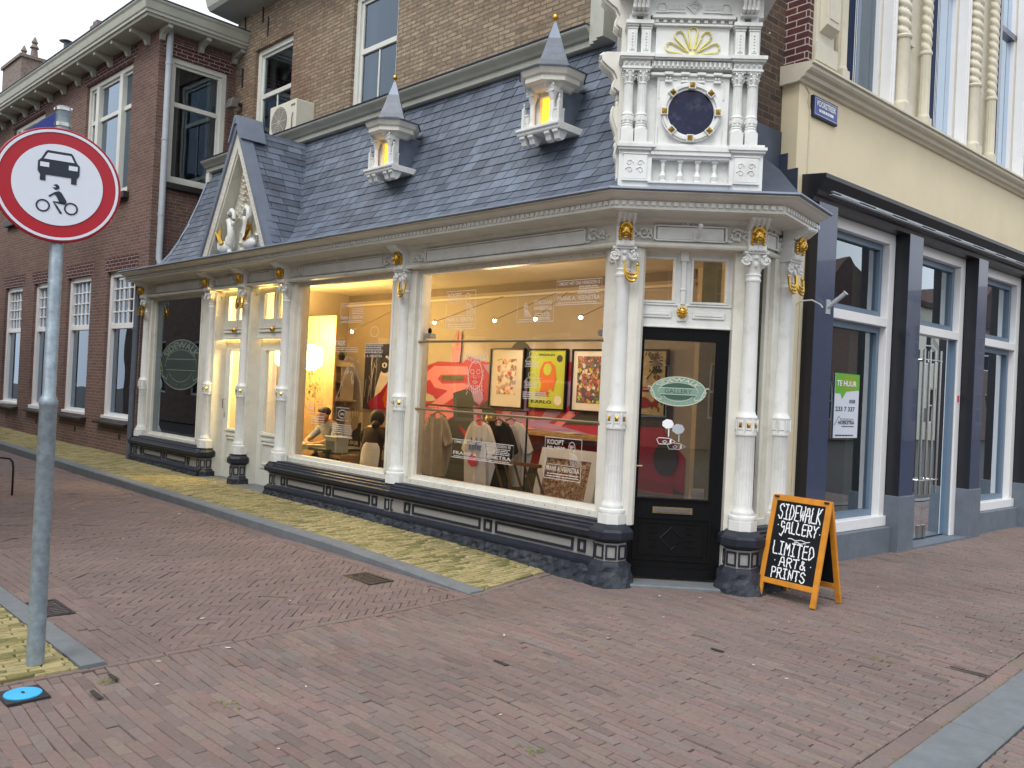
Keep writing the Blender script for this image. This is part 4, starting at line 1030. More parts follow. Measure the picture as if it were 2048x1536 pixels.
g.tube([(AX, yb, 3.30), (AX, yb, 4.45)], .012, 6); g.lathe([(.05, 3.3), (.03, 3.36), (.06, 3.42), (.035, 3.5), (.05, 3.56), (.02, 3.62)], AX, yb, 12)
for i in range(9):
    z = 3.72+i*.085; wv = .18*(1-i/11)
    for s_ in (-1, 1):
        g.tube([(AX, yb, z), (AX+s_*wv*.5, yb-.02, z+.05), (AX+s_*wv, yb-.03, z+.02)], .012, 5, .004); g.ball((AX+s_*wv, yb-.03, z+.01), .024*(1-i/16), 7, 5, (1, .6, 1)); g.ball((AX+s_*wv*.5, yb-.03, z+.055), .02, 6, 4)
    g.ball((AX, yb-.03, z+.03), .025, 7, 5)
for s_ in (-1, 1):
    for j in range(6): g.tube([(AX+s_*.03, yb, 3.70), (AX+s_*(.08+.03*j), yb-.02, 3.78+.02*j), (AX+s_*(.14+.035*j), yb-.02, 3.72-.015*j)], .008, 5, .003)
build(g, 'leaf_ornament', 'cream_stone', pdm, FA, smooth=True)
def swan(s_):
    g = G(); c = AX+s_*.27; y = YF+.05; q = lambda a, z, dy=0: (c+s_*a, y+dy, z)
    g.ball(q(.08, 3.38), .11, 14, 10, (1.35, .7, .85)); g.tube([q(-.02, 3.36), q(-.06, 3.28)], .035, 8, .03); g.tube([q(.10, 3.33), q(.10, 3.27)], .035, 8)
    pts = [q(-.02, 3.42), q(-.07, 3.55), q(-.03, 3.68), q(.02, 3.76), q(.0, 3.84), q(-.06, 3.88), q(-.12, 3.84), q(-.13, 3.76), q(-.10, 3.71)]
    g.tube([Vector(pts[0])+(Vector(pts[1])-Vector(pts[0]))*0]+pts[1:], .055, 12, .026); g.ball(q(-.02, 3.45), .075, 12, 8, (.9, .8, 1.4)); g.ball(q(-.10, 3.70), .035, 10, 8, (1, .8, 1.1)); g.tube([q(-.10, 3.69), q(-.11, 3.64)], .014, 6, .006)
    g.tube([q(.18, 3.36), q(.27, 3.38), q(.29, 3.46), q(.23, 3.49), q(.21, 3.44)], .035, 8, .015)
    sw = build(g, 'swan_figure', 'white_paint', pdm, FA, smooth=True)
    g = G()
    for j in range(6): g.tube([q(.03+.012*j, 3.42, -.07), q(.09+.03*j, 3.50+.02*j, -.075), q(.11+.028*j, 3.70-.045*j, -.06)], .022, 6, .008)
    build(g, 'gold_wing', 'gold', sw, FA, smooth=True)
swan(-1); swan(1)
# two lantern turrets on the roof
def lantern():
    M = FA @ T(-1.09, .17, 0); MO = M; M = MO @ T(0, 0, 4.10) @ Matrix.Diagonal((.76, .76, .95, 1)) @ T(0, 0, -4.10); g = G()
    r8 = lambda r_, z: (r_, z)
    g.prof([(-.22, 4.03), (-.235, 4.045), (-.235, 4.06), (-.26, 4.075), (-.26, 4.10), (.25, 4.10), (.25, 4.03)], -.36, .36)
    for x in (-.28, -.14, .14, .28): g.prof([(-.22, 4.03), (-.22, 4.01), (-.19, 3.99), (-.17, 3.945), (-.12, 3.93), (-.08, 3.95), (-.02, 4.03)], x-.042, x+.042)
    root = build(g, 'lantern_turret', 'white_paint', gal, M, bevel=.003)
    g = G(); wallh(g, -.22, .22, 4.10, 4.50, -.10, [(-.10, .10, 4.13, 4.42)], .05); g.box(-.22, -.18, -.10, -.03, 4.10, 4.5); g.box(.18, .22, -.10, -.03, 4.10, 4.5); g.k = 1; g.box(-.17, -.12, -.05, .6, 4.10, 4.52); g.box(.12, .17, -.05, .6, 4.10, 4.52); g.k = 0
    for x in (-.17, .17):
        g.lathe([(.055, 4.10), (.055, 4.13), (.04, 4.14), (.035, 4.17), (.032, 4.34), (.04, 4.36), (.055, 4.40), (.06, 4.42)], x, -.16, 10); g.box(x-.06, x+.06, -.22, -.10, 4.42, 4.47)
        for s_ in (-1, 1): g.volute(x+s_*.04, 4.47, .028, -.225, .008, 1.2, s_, 0)
    for x in (-.30, .30):
        g.box(min(x, x*.7), max(x, x*.7), -.18, -.08, 4.10, 4.24); g.box(x-.02, x+.02, -.20, -.16, 4.10, 4.32); g.lathe([(.004, 4.38), (.014, 4.36), (.006, 4.34), (.016, 4.32)], x, -.18, 8); g.box(min(x, x*.72), max(x, x*.72), -.19, -.07, 4.24, 4.255); g.box(min(x, x*.8), max(x, x*.8), -.185, -.08, 4.17, 4.18)
    build(g, 'lantern_body', ['white_paint', 'slate'], root, M, bevel=.002)
    g = G(); a0 = math.pi/8; g.lathe([(.24, 4.46), (.27, 4.475), (.30, 4.50), (.37, 4.515), (.37, 4.56), (.40, 4.575), (.43, 4.62), (.44, 4.63)], n=8, a0=a0); build(g, 'canopy', 'cream_paint', root, M)
    g = G(); g.lathe([(.455, 4.628), (.455, 4.64), (.30, 4.68), (.26, 4.70)], n=8, a0=a0)
    build(g, 'canopy_lead', 'lead_dark', root, M)
    g = G()
    rr = [(.27, 4.69), (.23, 4.76), (.19, 4.835), (.15, 4.91), (.11, 5.0), (.05, 5.0)]
    for i in range(4): g.lathe([(rr[i][0]+.012, rr[i][1]), (rr[i+1][0]+.004, rr[i+1][1]+.012)], n=4, a0=math.pi/4*0)
    for k_ in range(4):
        for j in range(2):
            pass
    build(g, 'spire', 'slate', root, M)
    g = G(); g.lathe([(.125, 4.985), (.015, 5.20)], n=4); build(g, 'spire_cap', 'lead', root, M)
    g = G(); g.lathe([(.01, 5.18), (.018, 5.20), (.01, 5.215)], n=10); g.ball((0, 0, 5.245), .036, 16, 10); build(g, 'gold_ball', 'gold', root, M, smooth=True)
    g = G(); g.f([(-.10, -.055, 4.13), (.10, -.055, 4.13), (.10, -.055, 4.42), (-.10, -.055, 4.42)]); build(g, 'lit_window', 'window_glow', root, M)
    return root
lt = lantern()
def copy_part(o, parent, M):
    c = inst(o, o.name.split('.')[0], parent, M)
    for ch in list(o.children): inst(ch, ch.name.split('.')[0], c, M)
    return c
copy_part(lt, gal, FA @ T(-2.53, 0, 0) @ FA.inverted() @ WM[lt])
# ------------------------------------------------------------------ white corner turret over the door
tw = G(); F = FD
def B(*a): tw.box(*a)
B(-.66, .52, .06, .62, 3.22, 3.42)
for a, b in ((-.665, -.39), (.255, .53)):
    B(a, b, .0, .3, 3.26, 3.66); B(a+.04, b-.04, -.012, .0, 3.42, 3.62); B(a+.03, b-.03, -.02, 0, 3.40, 3.415); B(a+.03, b-.03, -.016, 0, 3.625, 3.635)
    for s_ in (0, 1):
        cx = a+.09+.09*s_; tw.M = T(cx, -.014, 3.52); tw.volute(0, .03, .03, 0, .006, 1.1, 1, 0); tw.volute(0, -.03, .03, 0, .006, 1.1, -1, 3); tw.M = None
    B(a-.012, b+.012, -.03, .3, 3.66, 3.68); B(a-.022, b+.022, -.045, .3, 3.68, 3.705); B(a-.005, b+.005, -.02, .3, 3.705, 3.73)
B(-.42, .28, -.0, .3, 3.60, 3.625); B(-.40, .26, -.02, .3, 3.625, 3.66); B(-.40, .26, -.03, .3, 3.66, 3.70); B(-.40, .26, -.01, .3, 3.70, 3.72)
B(-.40, .26, .0, .3, 3.26, 3.385); B(-.42, .28, -.03, .02, 3.385, 3.40)
B(-.42, .28, .10, .4, 3.385, 3.60)
for x in (-.29, -.147, -.003, .14):
    tw.box(x-.025, x+.025, .02, .07, 3.40, 3.425); tw.box(x-.025, x+.025, .02, .07, 3.58, 3.60)
    tw.lathe([(.018, 3.425), (.025, 3.44), (.032, 3.46), (.02, 3.485), (.014, 3.50), (.016, 3.53), (.02, 3.555), (.014, 3.565), (.022, 3.58)], x, .045, 12)
# middle storey
for x in (-.608, -.495, .301, .42):
    B(x-.052, x+.052, -.02, .12, 3.73, 3.83)
B(-.60, .48, .08, .62, 3.38, 5.8)
B(-.37, .23, .03, .1, 3.72, 4.30)
tower = build(tw, 'corner_turret', 'white_paint', gal, FD)
g = G()
g.lathe([(.054, 3.83), (.056, 3.845), (.048, 3.86), (.052, 3.87), (.044, 3.885)], n=16)
g.lathe([(.05, 3.885), (.052, 3.895), (.047, 3.90), (.047, 3.955), (.052, 3.96), (.05, 3.97), (.042, 3.98)], n=16)
g.lathe([(.041, 3.98), (.041, 4.0), (.038, 4.215), (.038, 4.225)], n=32, flute=(1, 2, 16, .005))
g.lathe([(.042, 4.225), (.042, 4.235), (.036, 4.24), (.040, 4.27), (.048, 4.30), (.05, 4.325)], n=16)
for a in range(8):
    g.M = RZ(a*45+22); g.box(-.012, .012, -.054, -.045, 3.91, 3.945); g.tube([(0, -.036, 4.245), (0, -.05, 4.275), (0, -.062, 4.28)], .008, 5); g.tube([(0, -.04, 4.285), (0, -.055, 4.31), (0, -.066, 4.315)], .009, 5)
g.M = None; g.box(-.055, .055, -.055, .055, 4.325, 4.34)
tc_ = build(g, 'turret_column', 'white_paint', tower, FD @ T(-.608, .035, 0), smooth=True)
for x in (-.495, .301, .42): inst(tc_, 'turret_column', tower, FD @ T(x, .035, 0))
g = G()
for a, b in ((-.675, -.43), (.24, .495)):
    g.box(a, b, -.03, .25, 4.34, 4.355); g.box(a+.01, b-.01, -.02, .25, 4.355, 4.415); g.box(a-.012, b+.012, -.05, .25, 4.415, 4.43); g.box(a-.022, b+.022, -.065, .25, 4.43, 4.46)
    for i in range(5): x = a+.035+i*(b-a-.07)/4; g.mesh([(x-.018, -.02, 4.365), (x+.018, -.02, 4.365), (x+.018, -.02, 4.405), (x-.018, -.02, 4.405), (x, -.042, 4.385)], [(0, 1, 4), (1, 2, 4), (2, 3, 4), (3, 0, 4)])
g.box(-.43, .24, .0, .2, 4.30, 4.32); g.box(-.43, .24, -.01, .2, 4.355, 4.415); g.box(-.43, .24, -.04, .2, 4.42, 4.43); g.box(-.43, .24, -.055, .2, 4.43, 4.455)
for i in range(17): x = -.415+i*.0385; g.box(x, x+.016, -.028, -.01, 4.365, 4.405)
for i in range(4):
    x = -.28+i*.135; g.box(x-.035, x+.035, -.012, .05, 4.305, 4.325); g.box(x-.03, x+.03, .0, .05, 4.245, 4.26)
    for s_ in (-1, 1): g.ball((x+s_*.013, .015, 4.28), .013, 8, 6)
# upper order
for x in (-.60, -.485, .295, .41):
    g.box(x-.04, x+.04, -.01, .12, 4.46, 4.70); g.box(x-.022, x+.022, -.018, -.01, 4.50, 4.66); g.box(x-.047, x+.047, -.02, .12, 4.46, 4.475); g.box(x-.045, x+.045, -.016, .12, 4.68, 4.69)
    for q_ in range(6): g.ball((x, -.02, 4.515+.025*q_), .008, 6, 4)
    g.box(x-.05, x+.05, -.025, .12, 4.70, 4.715); g.box(x-.058, x+.058, -.04, .12, 4.715, 4.745); g.box(x-.03, x+.03, .0, .12, 4.745, 4.80)
g.box(-.40, .21, .03, .1, 4.46, 4.72); g.box(-.42, .23, .0, .2, 4.72, 4.735); g.box(-.44, .25, -.02, .2, 4.775, 4.80); g.box(-.42, .23, .03, .2, 4.735, 4.775)
for i in range(10): x = -.40+i*.068; g.box(x-.015, x+.015, -.0, .03, 4.745, 4.772)
g.box(-.60, .48, -.0, .2, 4.80, 5.05)
for cx in (-.36, .17):
    g.tube([(cx+.035*math.cos(t*.45), -.008, 4.87+.035*math.sin(t*.45)) for t in range(8)]+[(cx-.035, -.008, 4.84), (cx+.035, -.008, 4.84), (cx+.035, -.008, 4.87)], .006, 5)
    g.box(cx-.05, cx+.05, -.02, 0, 4.82, 4.828)
for s_ in (-1, 1):
    g.box(-.095+s_*.145-.07, -.095+s_*.145+.07, -.014, 0, 4.825, 4.832)
    for i in range(6): x = -.095+s_*.15-.055+i*.022; g.box(x, x+.008, -.012, 0, 4.85, 4.895)
for rr in (.062, .045): g.tube([(-.095-rr, -.012, 4.88), (-.095, -.012, 4.88+rr), (-.095+rr, -.012, 4.88), (-.095, -.012, 4.88-rr), (-.095-rr, -.012, 4.88)], .006, 5)
g.tube([(-.095+.016*math.cos(t*.6), -.012, 4.885+.018*math.sin(t*.6)) for t in range(12)], .004, 5)
for cx in (-.545, .355):   # large scroll brackets at the top
    for q_ in range(4): g.tube([(cx-.05+.034*q_, -.02, 4.82), (cx-.05+.034*q_, -.10, 4.83), (cx-.05+.034*q_, -.13, 4.89), (cx-.05+.034*q_, -.09, 5.0)], .019, 8)
    g.box(cx-.07, cx+.07, -.05, .0, 4.79, 4.815)
g.box(-.72, .60, -.16, .6, 5.0, 5.8)
en = build(g, 'entablature', 'white_paint', tower, FD, bevel=0, smooth=False)
# round window
g = G(); cx, cz = -.085, 3.99
for r0, r1, yy in ((.192, .215, -.0), (.215, .235, -.018), (.235, .25, -.006)):
    n = 48; v = []; 
    for j in range(n):
        a = 2*math.pi*j/n; c_, s_ = math.cos(a), math.sin(a)
        v += [(cx+r0*c_, .04, cz+r0*s_), (cx+r0*c_, yy, cz+r0*s_), (cx+r1*c_, yy, cz+r1*s_), (cx+r1*c_, .04, cz+r1*s_)]
    g.mesh(v, [(4*j+i, 4*j+(i+1), 4*((j+1) % n)+(i+1), 4*((j+1) % n)+i) for j in range(n) for i in range(3)])
for sx in (-1, 1):
    for sz in (-1, 1): g.tube([(cx+sx*.27, .025, cz+sz*.12), (cx+sx*.27, .025, cz+sz*.28), (cx+sx*.12, .025, cz+sz*.28)], .006, 5)
g.k = 0
for j in range(8):
    g.M = T(cx, 0, cz) @ Matrix.Rotation(j*math.pi/4, 4, 'Y') @ T(0, 0, .222); g.box(-.03, .03, -.032, .0, -.03, .03)
g.M = None
rw = build(g, 'round_window', 'white_paint', tower, FD)
g = G()
for j in range(8):
    g.M = T(cx, 0, cz) @ Matrix.Rotation(j*math.pi/4, 4, 'Y') @ T(0, 0, .222); g.mesh([(-.022, -.033, -.022), (.022, -.033, -.022), (.022, -.033, .022), (-.022, -.033, .022), (0, -.055, 0)], [(0, 1, 4), (1, 2, 4), (2, 3, 4), (3, 0, 4)])
g.M = None
build(g, 'gold_studs', 'gold', rw, FD)
g = G(); g.f([(cx+.195*math.cos(t*math.pi/20), .012, cz+.195*math.sin(t*math.pi/20)) for t in range(40)]); build(g, 'pane', 'porthole', rw, FD)
# gilded shell
g = G(); cx, cz = -.092, 4.47
for j in range(-2, 3):
    a = j*.62; d = (math.sin(a), math.cos(a)); p_ = (d[1], -d[0]); pts = []
    for t in range(17):
        u = t/16; 
        if u < .35: s_, w_ = .05+.15*u/.35, .012+.026*u/.35; sg = -1
        elif u > .65: s_, w_ = .05+.15*(1-u)/.35, .012+.026*(1-u)/.35; sg = 1
        else:
            b = math.pi*((u-.35)/.3); s_ = .20+.035*math.sin(b); w_ = .038*abs(math.cos(b)); sg = -1 if u < .5 else 1
        pts.append((cx+d[0]*s_+p_[0]*w_*sg, .018, cz+.01+d[1]*s_+p_[1]*w_*sg))
    g.tube(pts, .007, 5)
for s_ in (-1, 1): g.tube([(cx+s_*.06, .02, cz+.008), (cx+s_*.20, .02, cz+.004)], .005, 5)
g.ball((cx, .02, cz), .042, 14, 8, (1, .5, 1)); build(g, 'gold_shell', 'gold_paint', tower, FD, smooth=True)
# scrolls on the turret's left flank
g = G()
def console(x, y0, y1, z0, h, w_):
    pts = [(x, z0), (x-.25*w_, z0+.02*h), (x-.45*w_, z0+.12*h), (x-.40*w_, z0+.22*h), (x-.30*w_, z0+.35*h), (x-.45*w_, z0+.52*h), (x-.75*w_, z0+.66*h), (x-w_, z0+.80*h), (x-w_, z0+.93*h), (x-.82*w_, z0+h), (x, z0+h)]
    g.plate(pts, y0, y1)
    for k_ in range(3):
        yy = y0+(y1-y0)*(.2+.3*k_); g.tube([(a-.012, yy, b) for a, b in pts[1:-1]], .016, 6)
console(-.64, .14, .34, 4.20, .34, .20); console(-.64, .14, .34, 4.74, .34, .20); console(-.64, .16, .30, 3.62, .46, .08)
g.box(-.68, -.55, .12, .8, 3.25, 5.6)
for i in range(9): g.ball((-.69, .22, 3.75+.06*i), .025, 8, 6, (.7, 1, 1.3))
build(g, 'side_scrolls', 'cream_paint', tower, FD, smooth=True)
# lead apron between turret and cream building
g = G()
g.mesh([tuple(FA.inverted() @ (FC @ Vector(p))) for p in ((-.10, .18, 3.28), (.55, -.22, 3.27), (.74, .25, 3.75), (.80, .9, 4.3), (-.2, .9, 4.2), (-.1, .5, 3.6))], [(0, 1, 2, 5), (5, 2, 3, 4)])
build(g, 'lead_flashing', 'lead_dark', gal, FA)
# ------------------------------------------------------------------ upper brown brick walls
YW = 1.415
holes = [(-9.50, -8.23, 5.35, 7.38), (-6.46, -5.33, 5.35, 7.45)]
g = G(); wallh(g, -10.24, -1.44, 3.2, 8.15, YW, holes, .22)
g.f([(-1.44, YW, 3.2), (-1.44, YW+.5, 3.2), (-1.44, YW+.5, 8.6), (-1.44, YW, 8.6)])
a = FA.inverted() @ (FB @ Vector((-3.25, .34, 0))); b = FA.inverted() @ (FB @ Vector((-2.19, .34, 0)))
g.f([(-1.44, YW+.5, 3.2), (a.x, a.y, 3.2), (a.x, a.y, 8.6), (-1.44, YW+.5, 8.6)]); g.f([(a.x, a.y, 3.2), (b.x, b.y, 3.2), (b.x, b.y, 8.6), (a.x, a.y, 8.6)])
wall = build(g, 'upper_wall', 'old_brick', gal, FA)
g = G()
for i in range(14): # toothed dark brick edge
    z = 5.2+i*.26; g.box(-1.50-(.05 if i % 2 else 0), -1.42, YW-.012, YW, z, z+.13)
build(g, 'dark_bricks', 'iron', wall, FA)
for x, z in ((-9.95, 7.05), (-9.1, 7.75), (-7.75, 8.0), (-9.3, 8.05), (-9.95, 8.05)): g = G(); g.box(x-.015, x+.015, YW-.02, YW, z-.22, z+.12); build(g, 'wall_anchor', 'iron', wall, FA)
def lintel(x0, x1, z):
    g = G(); x = x0-.1
    while x < x1+.1:
        g.box(x, x+.062, YW-.006, YW, z, z+.21); x += .072
    build(g, 'lintel', 'old_brick', wall, FA)
lintel(-9.5, -8.23, 7.385); lintel(-6.46, -5.33, 7.455)
def sash(parent, M, x0, x1, z0, z1, y, rail, fm='frame_paint', gm='upper_glass', mull=True, fw=.09, name='window', curtain=True, depth=.9, mar=.3):
    g = G()
    for a, b, c, d in ((x0, x1, z1-fw, z1), (x0, x1, z0, z0+fw), (x0, x0+fw, z0+fw, z1-fw), (x1-fw, x1, z0+fw, z1-fw)): g.box(a, b, y, y+.09, c, d)
    s = fw+.05
    for a, b, c, d in ((x0+fw, x1-fw, z1-s, z1-fw), (x0+fw, x1-fw, z0+fw, z0+s), (x0+fw, x0+s, z0+s, z1-s), (x1-s, x1-fw, z0+s, z1-s)): g.box(a, b, y+.035, y+.08, c, d)
    g.box(x0+s, x1-s, y+.025, y+.085, rail-.04, rail+.04)
    if mull: c = (x0+x1)/2; g.box(c-.015, c+.015, y+.045, y+.075, z0+s, rail-.04)
    w_ = build(g, name, fm, parent, M, bevel=.004)
    g = G(); g.f([(x0+s, y+.06, z0+s), (x1-s, y+.06, z0+s), (x1-s, y+.06, z1-s), (x0+s, y+.06, z1-s)]); build(g, 'pane', gm, w_, M)
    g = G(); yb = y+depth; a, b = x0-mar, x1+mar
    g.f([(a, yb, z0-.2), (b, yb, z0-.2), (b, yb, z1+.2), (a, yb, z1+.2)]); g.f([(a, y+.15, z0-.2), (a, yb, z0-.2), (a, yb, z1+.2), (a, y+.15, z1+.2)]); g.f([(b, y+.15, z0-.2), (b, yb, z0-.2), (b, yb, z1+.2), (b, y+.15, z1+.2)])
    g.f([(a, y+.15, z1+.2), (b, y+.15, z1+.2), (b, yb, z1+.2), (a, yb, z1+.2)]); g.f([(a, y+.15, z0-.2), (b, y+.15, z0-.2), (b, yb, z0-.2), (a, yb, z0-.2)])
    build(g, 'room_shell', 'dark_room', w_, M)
    if curtain:
        g = G()
        for s_ in (-1, 1):
            n = 18; wd = (x1-x0)*.20; c0 = x0+.06 if s_ < 0 else x1-.06; v = []
            for i in range(n+1):
                xx = c0-s_*wd*i/n; yy = y+.20+.03*math.sin(i*1.7)
                v += [(xx, yy, z0-.1), (xx, yy, z1+.1)]
            g.mesh(v, [(2*i, 2*i+2, 2*i+3, 2*i+1) for i in range(n)])
        build(g, 'curtain', 'curtain', w_, M, normals=False)
    return w_
sash(gal, FA, -9.50, -8.23, 5.32, 7.38, YW+.06, 6.55)
sash(gal, FA, -6.46, -5.33, 5.32, 7.45, YW+.06, 6.58)
# main eave high above
g = G(); g.prof([(YW, 8.10), (YW-.5, 8.14), (YW-.55, 8.20), (YW-.62, 8.42), (YW-.68, 8.48), (YW-.68, 8.52), (YW+.3, 8.6), (YW+.3, 8.1)], -10.35, -1.3); build(g, 'eaves', 'eave_paint', gal, FA)
g = G(); slates(g, -10.3, -1.3, [(YW-.6, 8.52), (YW+2.4, 11.4)], row=.25, wd=.3, skew=0); build(g, 'upper_roof', 'slate', gal, FA, normals=False)
# inside shell of the shop: ceiling, back wall, floor

# ------------------------------------------------------------------ shop interior
YB = 2.62; XL, XR, CZ = -8.0, .9, 3.10
g = G()
g.f([(XL, YB, 0), (-.95, YB, 0), (-.95, YB, CZ), (XL, YB, CZ)]); g.f([(XL, .25, 0), (XL, YB, 0), (XL, YB, CZ), (XL, .25, CZ)])
g.f([(-.95, YB, 0), (.52, 1.42, 0), (.52, 1.42, CZ), (-.95, YB, CZ)])
iw = build(g, 'inner_wall', 'room_wall', gal, FA, normals=False)
g = G(); g.box(XL+.01, -.97, YB-.012, YB-.002, 2.98, CZ-.01); g.k = 1; g.box(XL+.01, -.97, YB-.05, YB-.012, 2.90, 2.93); build(g, 'picture_rail', ['room_band', 'ceiling'], iw, FA)
cc = [(XL-.1, .06), (-.02, .06), fa2(FDo, .1, .12), fa2(FDo, LD-.1, .12), fa2(FC, .60, .15), (.54, 1.42), (-.94, YB+.01), (XL-.1, YB+.01)]
g = G(); g.slab(cc, CZ, CZ+.03); build(g, 'ceiling', 'ceiling', gal, FA)
g = G(); g.slab(cc, .0, .035); build(g, 'inner_floor', 'room_floor', gal, FA)
g = G(); g.f([(-10.2, .32, .4), (-8.02, .32, .4), (-8.02, .32, 2.9), (-10.2, .32, 2.9)]); g.f([(-8.02, .12, .4), (-8.02, .32, .4), (-8.02, .32, 2.9), (-8.02, .12, 2.9)]); build(g, 'unlit_room_sheet', 'dark_room', gal, FA, normals=False)  # dark sheet standing in for the unlit room behind the left window
# wooden wardrobe wall behind the alley doors and a doorway
g = G(); g.box(-7.95, -7.5, 1.4, 1.44, .03, 2.6); g.box(-7.46, -7.0, 1.4, 1.44, .03, 2.6); g.box(-6.98, -6.5, 1.4, 1.44, .03, 2.6)
tag(build(g, 'wardrobe', 'wood', None, FA, bevel=.005), 'pale wooden cupboard doors seen through the lit alley doors', 'wardrobe')
g = G(); g.box(-7.92, -7.55, .9, .96, .05, 2.2); g.k = 1; g.box(-7.87, -7.60, .88, .9, .3, 2.1)
tag(build(g, 'inner_door', ['room_wall', 'mural_dark'], None, FA, bevel=.004), 'open inner door with a dark glass panel behind the left alley door', 'door')
# mural
MUR = G(); y = YB-.006
def poly(k, pts, lay): MUR.k = k; MUR.f([(a, y-.002*lay, b) for a, b in pts])
def blob(k, cx, cz, rx, rz, lay): poly(k, [(cx+rx*math.cos(t*math.pi/12), cz+rz*math.sin(t*math.pi/12)) for t in range(24)], lay)
# materials: 0 red 1 pink 2 purple 3 crimson 4 dark 5 green 6 wall tan 7 white
poly(0, [(-5.98, 1.85), (-5.52, 1.98), (-4.93, 1.97), (-4.83, 2.06), (-4.44, 1.98), (-2.73, 2.0), (-2.19, 1.93), (-1.5, 1.85), (-1.3, 1.2), (-1.0, .9), (-1.0, .3), (-5.98, .3)], 0)
blob(4, -3.75, 1.95, .26, .33, 1)
poly(1, [(-5.89, 1.73), (-5.6, 1.91), (-4.82, 1.91), (-4.81, 1.79), (-5.43, 1.78), (-5.5, 1.71), (-5.39, 1.64), (-4.9, 1.66), (-4.75, 1.63), (-5.42, 1.28), (-5.74, 1.26), (-5.25, 1.54), (-5.57, 1.58), (-5.69, 1.7), (-5.88, 1.61)], 1)
poly(5, [(-5.4, 1.76), (-4.91, 1.77), (-4.91, 1.70), (-5.4, 1.69)], 2); poly(6, [(-5.95, 1.54), (-5.6, 1.45), (-5.5, 1.38), (-5.95, 1.33)], 2); poly(6, [(-5.98, 1.75), (-5.9, 1.80), (-5.7, 1.94), (-5.98, 1.95)], 2)
poly(1, [(-5.9, 1.22), (-5.3, 1.30), (-4.95, 1.22), (-5.2, 1.12), (-5.7, 1.05), (-5.95, 1.08)], 1)
poly(1, [(-5.9, .95), (-5.2, 1.12), (-5.1, 1.06), (-5.85, .80)], 2)
poly(4, [(-5.12, 1.51), (-4.8, 1.59), (-4.7, 1.53), (-4.54, 1.32), (-4.35, 1.45), (-4.18, 1.29), (-4.21, 1.02), (-4.66, .9), (-5.08, 1.1)], 3)
poly(2, [(-4.72, 1.56), (-4.50, 1.58), (-4.44, 1.45), (-4.52, 1.36), (-4.64, 1.40)], 4); poly(2, [(-4.66, 1.34), (-4.48, 1.32), (-4.40, 1.02), (-4.62, 1.04)], 4); poly(0, [(-4.56, 1.24), (-4.50, 1.24), (-4.47, 1.04), (-4.60, 1.06)], 5)
poly(2, [(-4.5, 1.94), (-4.35, 1.8), (-4.35, 1.35), (-4.20, 1.28), (-4.2, 1.7), (-4.3, 1.95)], 2)
poly(2, [(-3.77, 1.75), (-3.47, 1.75), (-3.46, 1.38), (-3.91, 1.04), (-4.1, 1.19)], 2); poly(1, [(-3.95, 1.30), (-3.80, 1.36), (-4.1, 1.05), (-4.2, 1.1)], 3)
poly(2, [(-2.86, 1.73), (-2.71, 1.8), (-2.7, 1.51), (-3.19, 1.15), (-3.4, 1.14)], 2); poly(1, [(-2.72, 1.42), (-2.70, 1.30), (-3.0, 1.1), (-3.12, 1.12)], 3); poly(3, [(-3.0, 1.9), (-2.3, 1.95), (-2.3, 1.85), (-3.0, 1.8)], 2)
poly(4, [(-2.75, 1.3), (-2.2, 1.45), (-1.2, 1.5), (-1.2, 1.25), (-2.9, 1.18)], 3)
poly(4, [(-5.98, .84), (-5.07, 1.15), (-4.74, .79), (-4.12, .78), (-3.35, .58), (-2.75, .55), (-1.52, .65), (-1.0, .5), (-1.0, .04), (-5.98, .04)], 4)
poly(2, [(-4.18, 1.23), (-3.84, 1.27), (-2.17, 1.05), (-2.0, .98), (-2.16, .82), (-2.58, .73), (-3.08, .92), (-3.48, .75), (-3.92, .85), (-4.14, 1.06)], 5)
poly(1, [(-3.9, 1.10), (-3.6, 1.16), (-3.1, .98), (-3.4, .86)], 6); poly(3, [(-4.05, 1.0), (-3.7, .95), (-3.5, .7), (-3.9, .74)], 6)
poly(0, [(-2.98, .93), (-2.17, .95), (-1.30, .80), (-1.14, .62), (-1.14, .52), (-2.14, .50), (-2.57, .58), (-2.87, .78)], 6); poly(3, [(-2.5, .66), (-1.14, .58), (-1.14, .45), (-2.2, .47)], 7)
blob(4, -2.38, .62, .28, .22, 7); blob(4, -1.27, .87, .17, .20, 8)
tag(build(MUR, 'mural', ['mural_red', 'mural_pink', 'mural_purple', 'mural_crimson', 'mural_dark', 'mural_green', 'room_wall', 'paper'], iw, FA, normals=False))
g = G(); yy = YB-.03        # raised hand painted above the mural
g.f([(a, yy, b) for a, b in ((-5.17, 1.97), (-4.99, 1.97), (-4.97, 2.22), (-5.18, 2.2))]); g.f([(a, yy, b) for a, b in ((-5.04, 2.2), (-4.98, 2.2), (-4.99, 2.42), (-5.03, 2.43))]); g.f([(a, yy, b) for a, b in ((-5.12, 2.2), (-5.06, 2.2), (-5.075, 2.42), (-5.11, 2.42))])
build(g, 'painted_hand', 'mural_pink', iw, FA, normals=False)
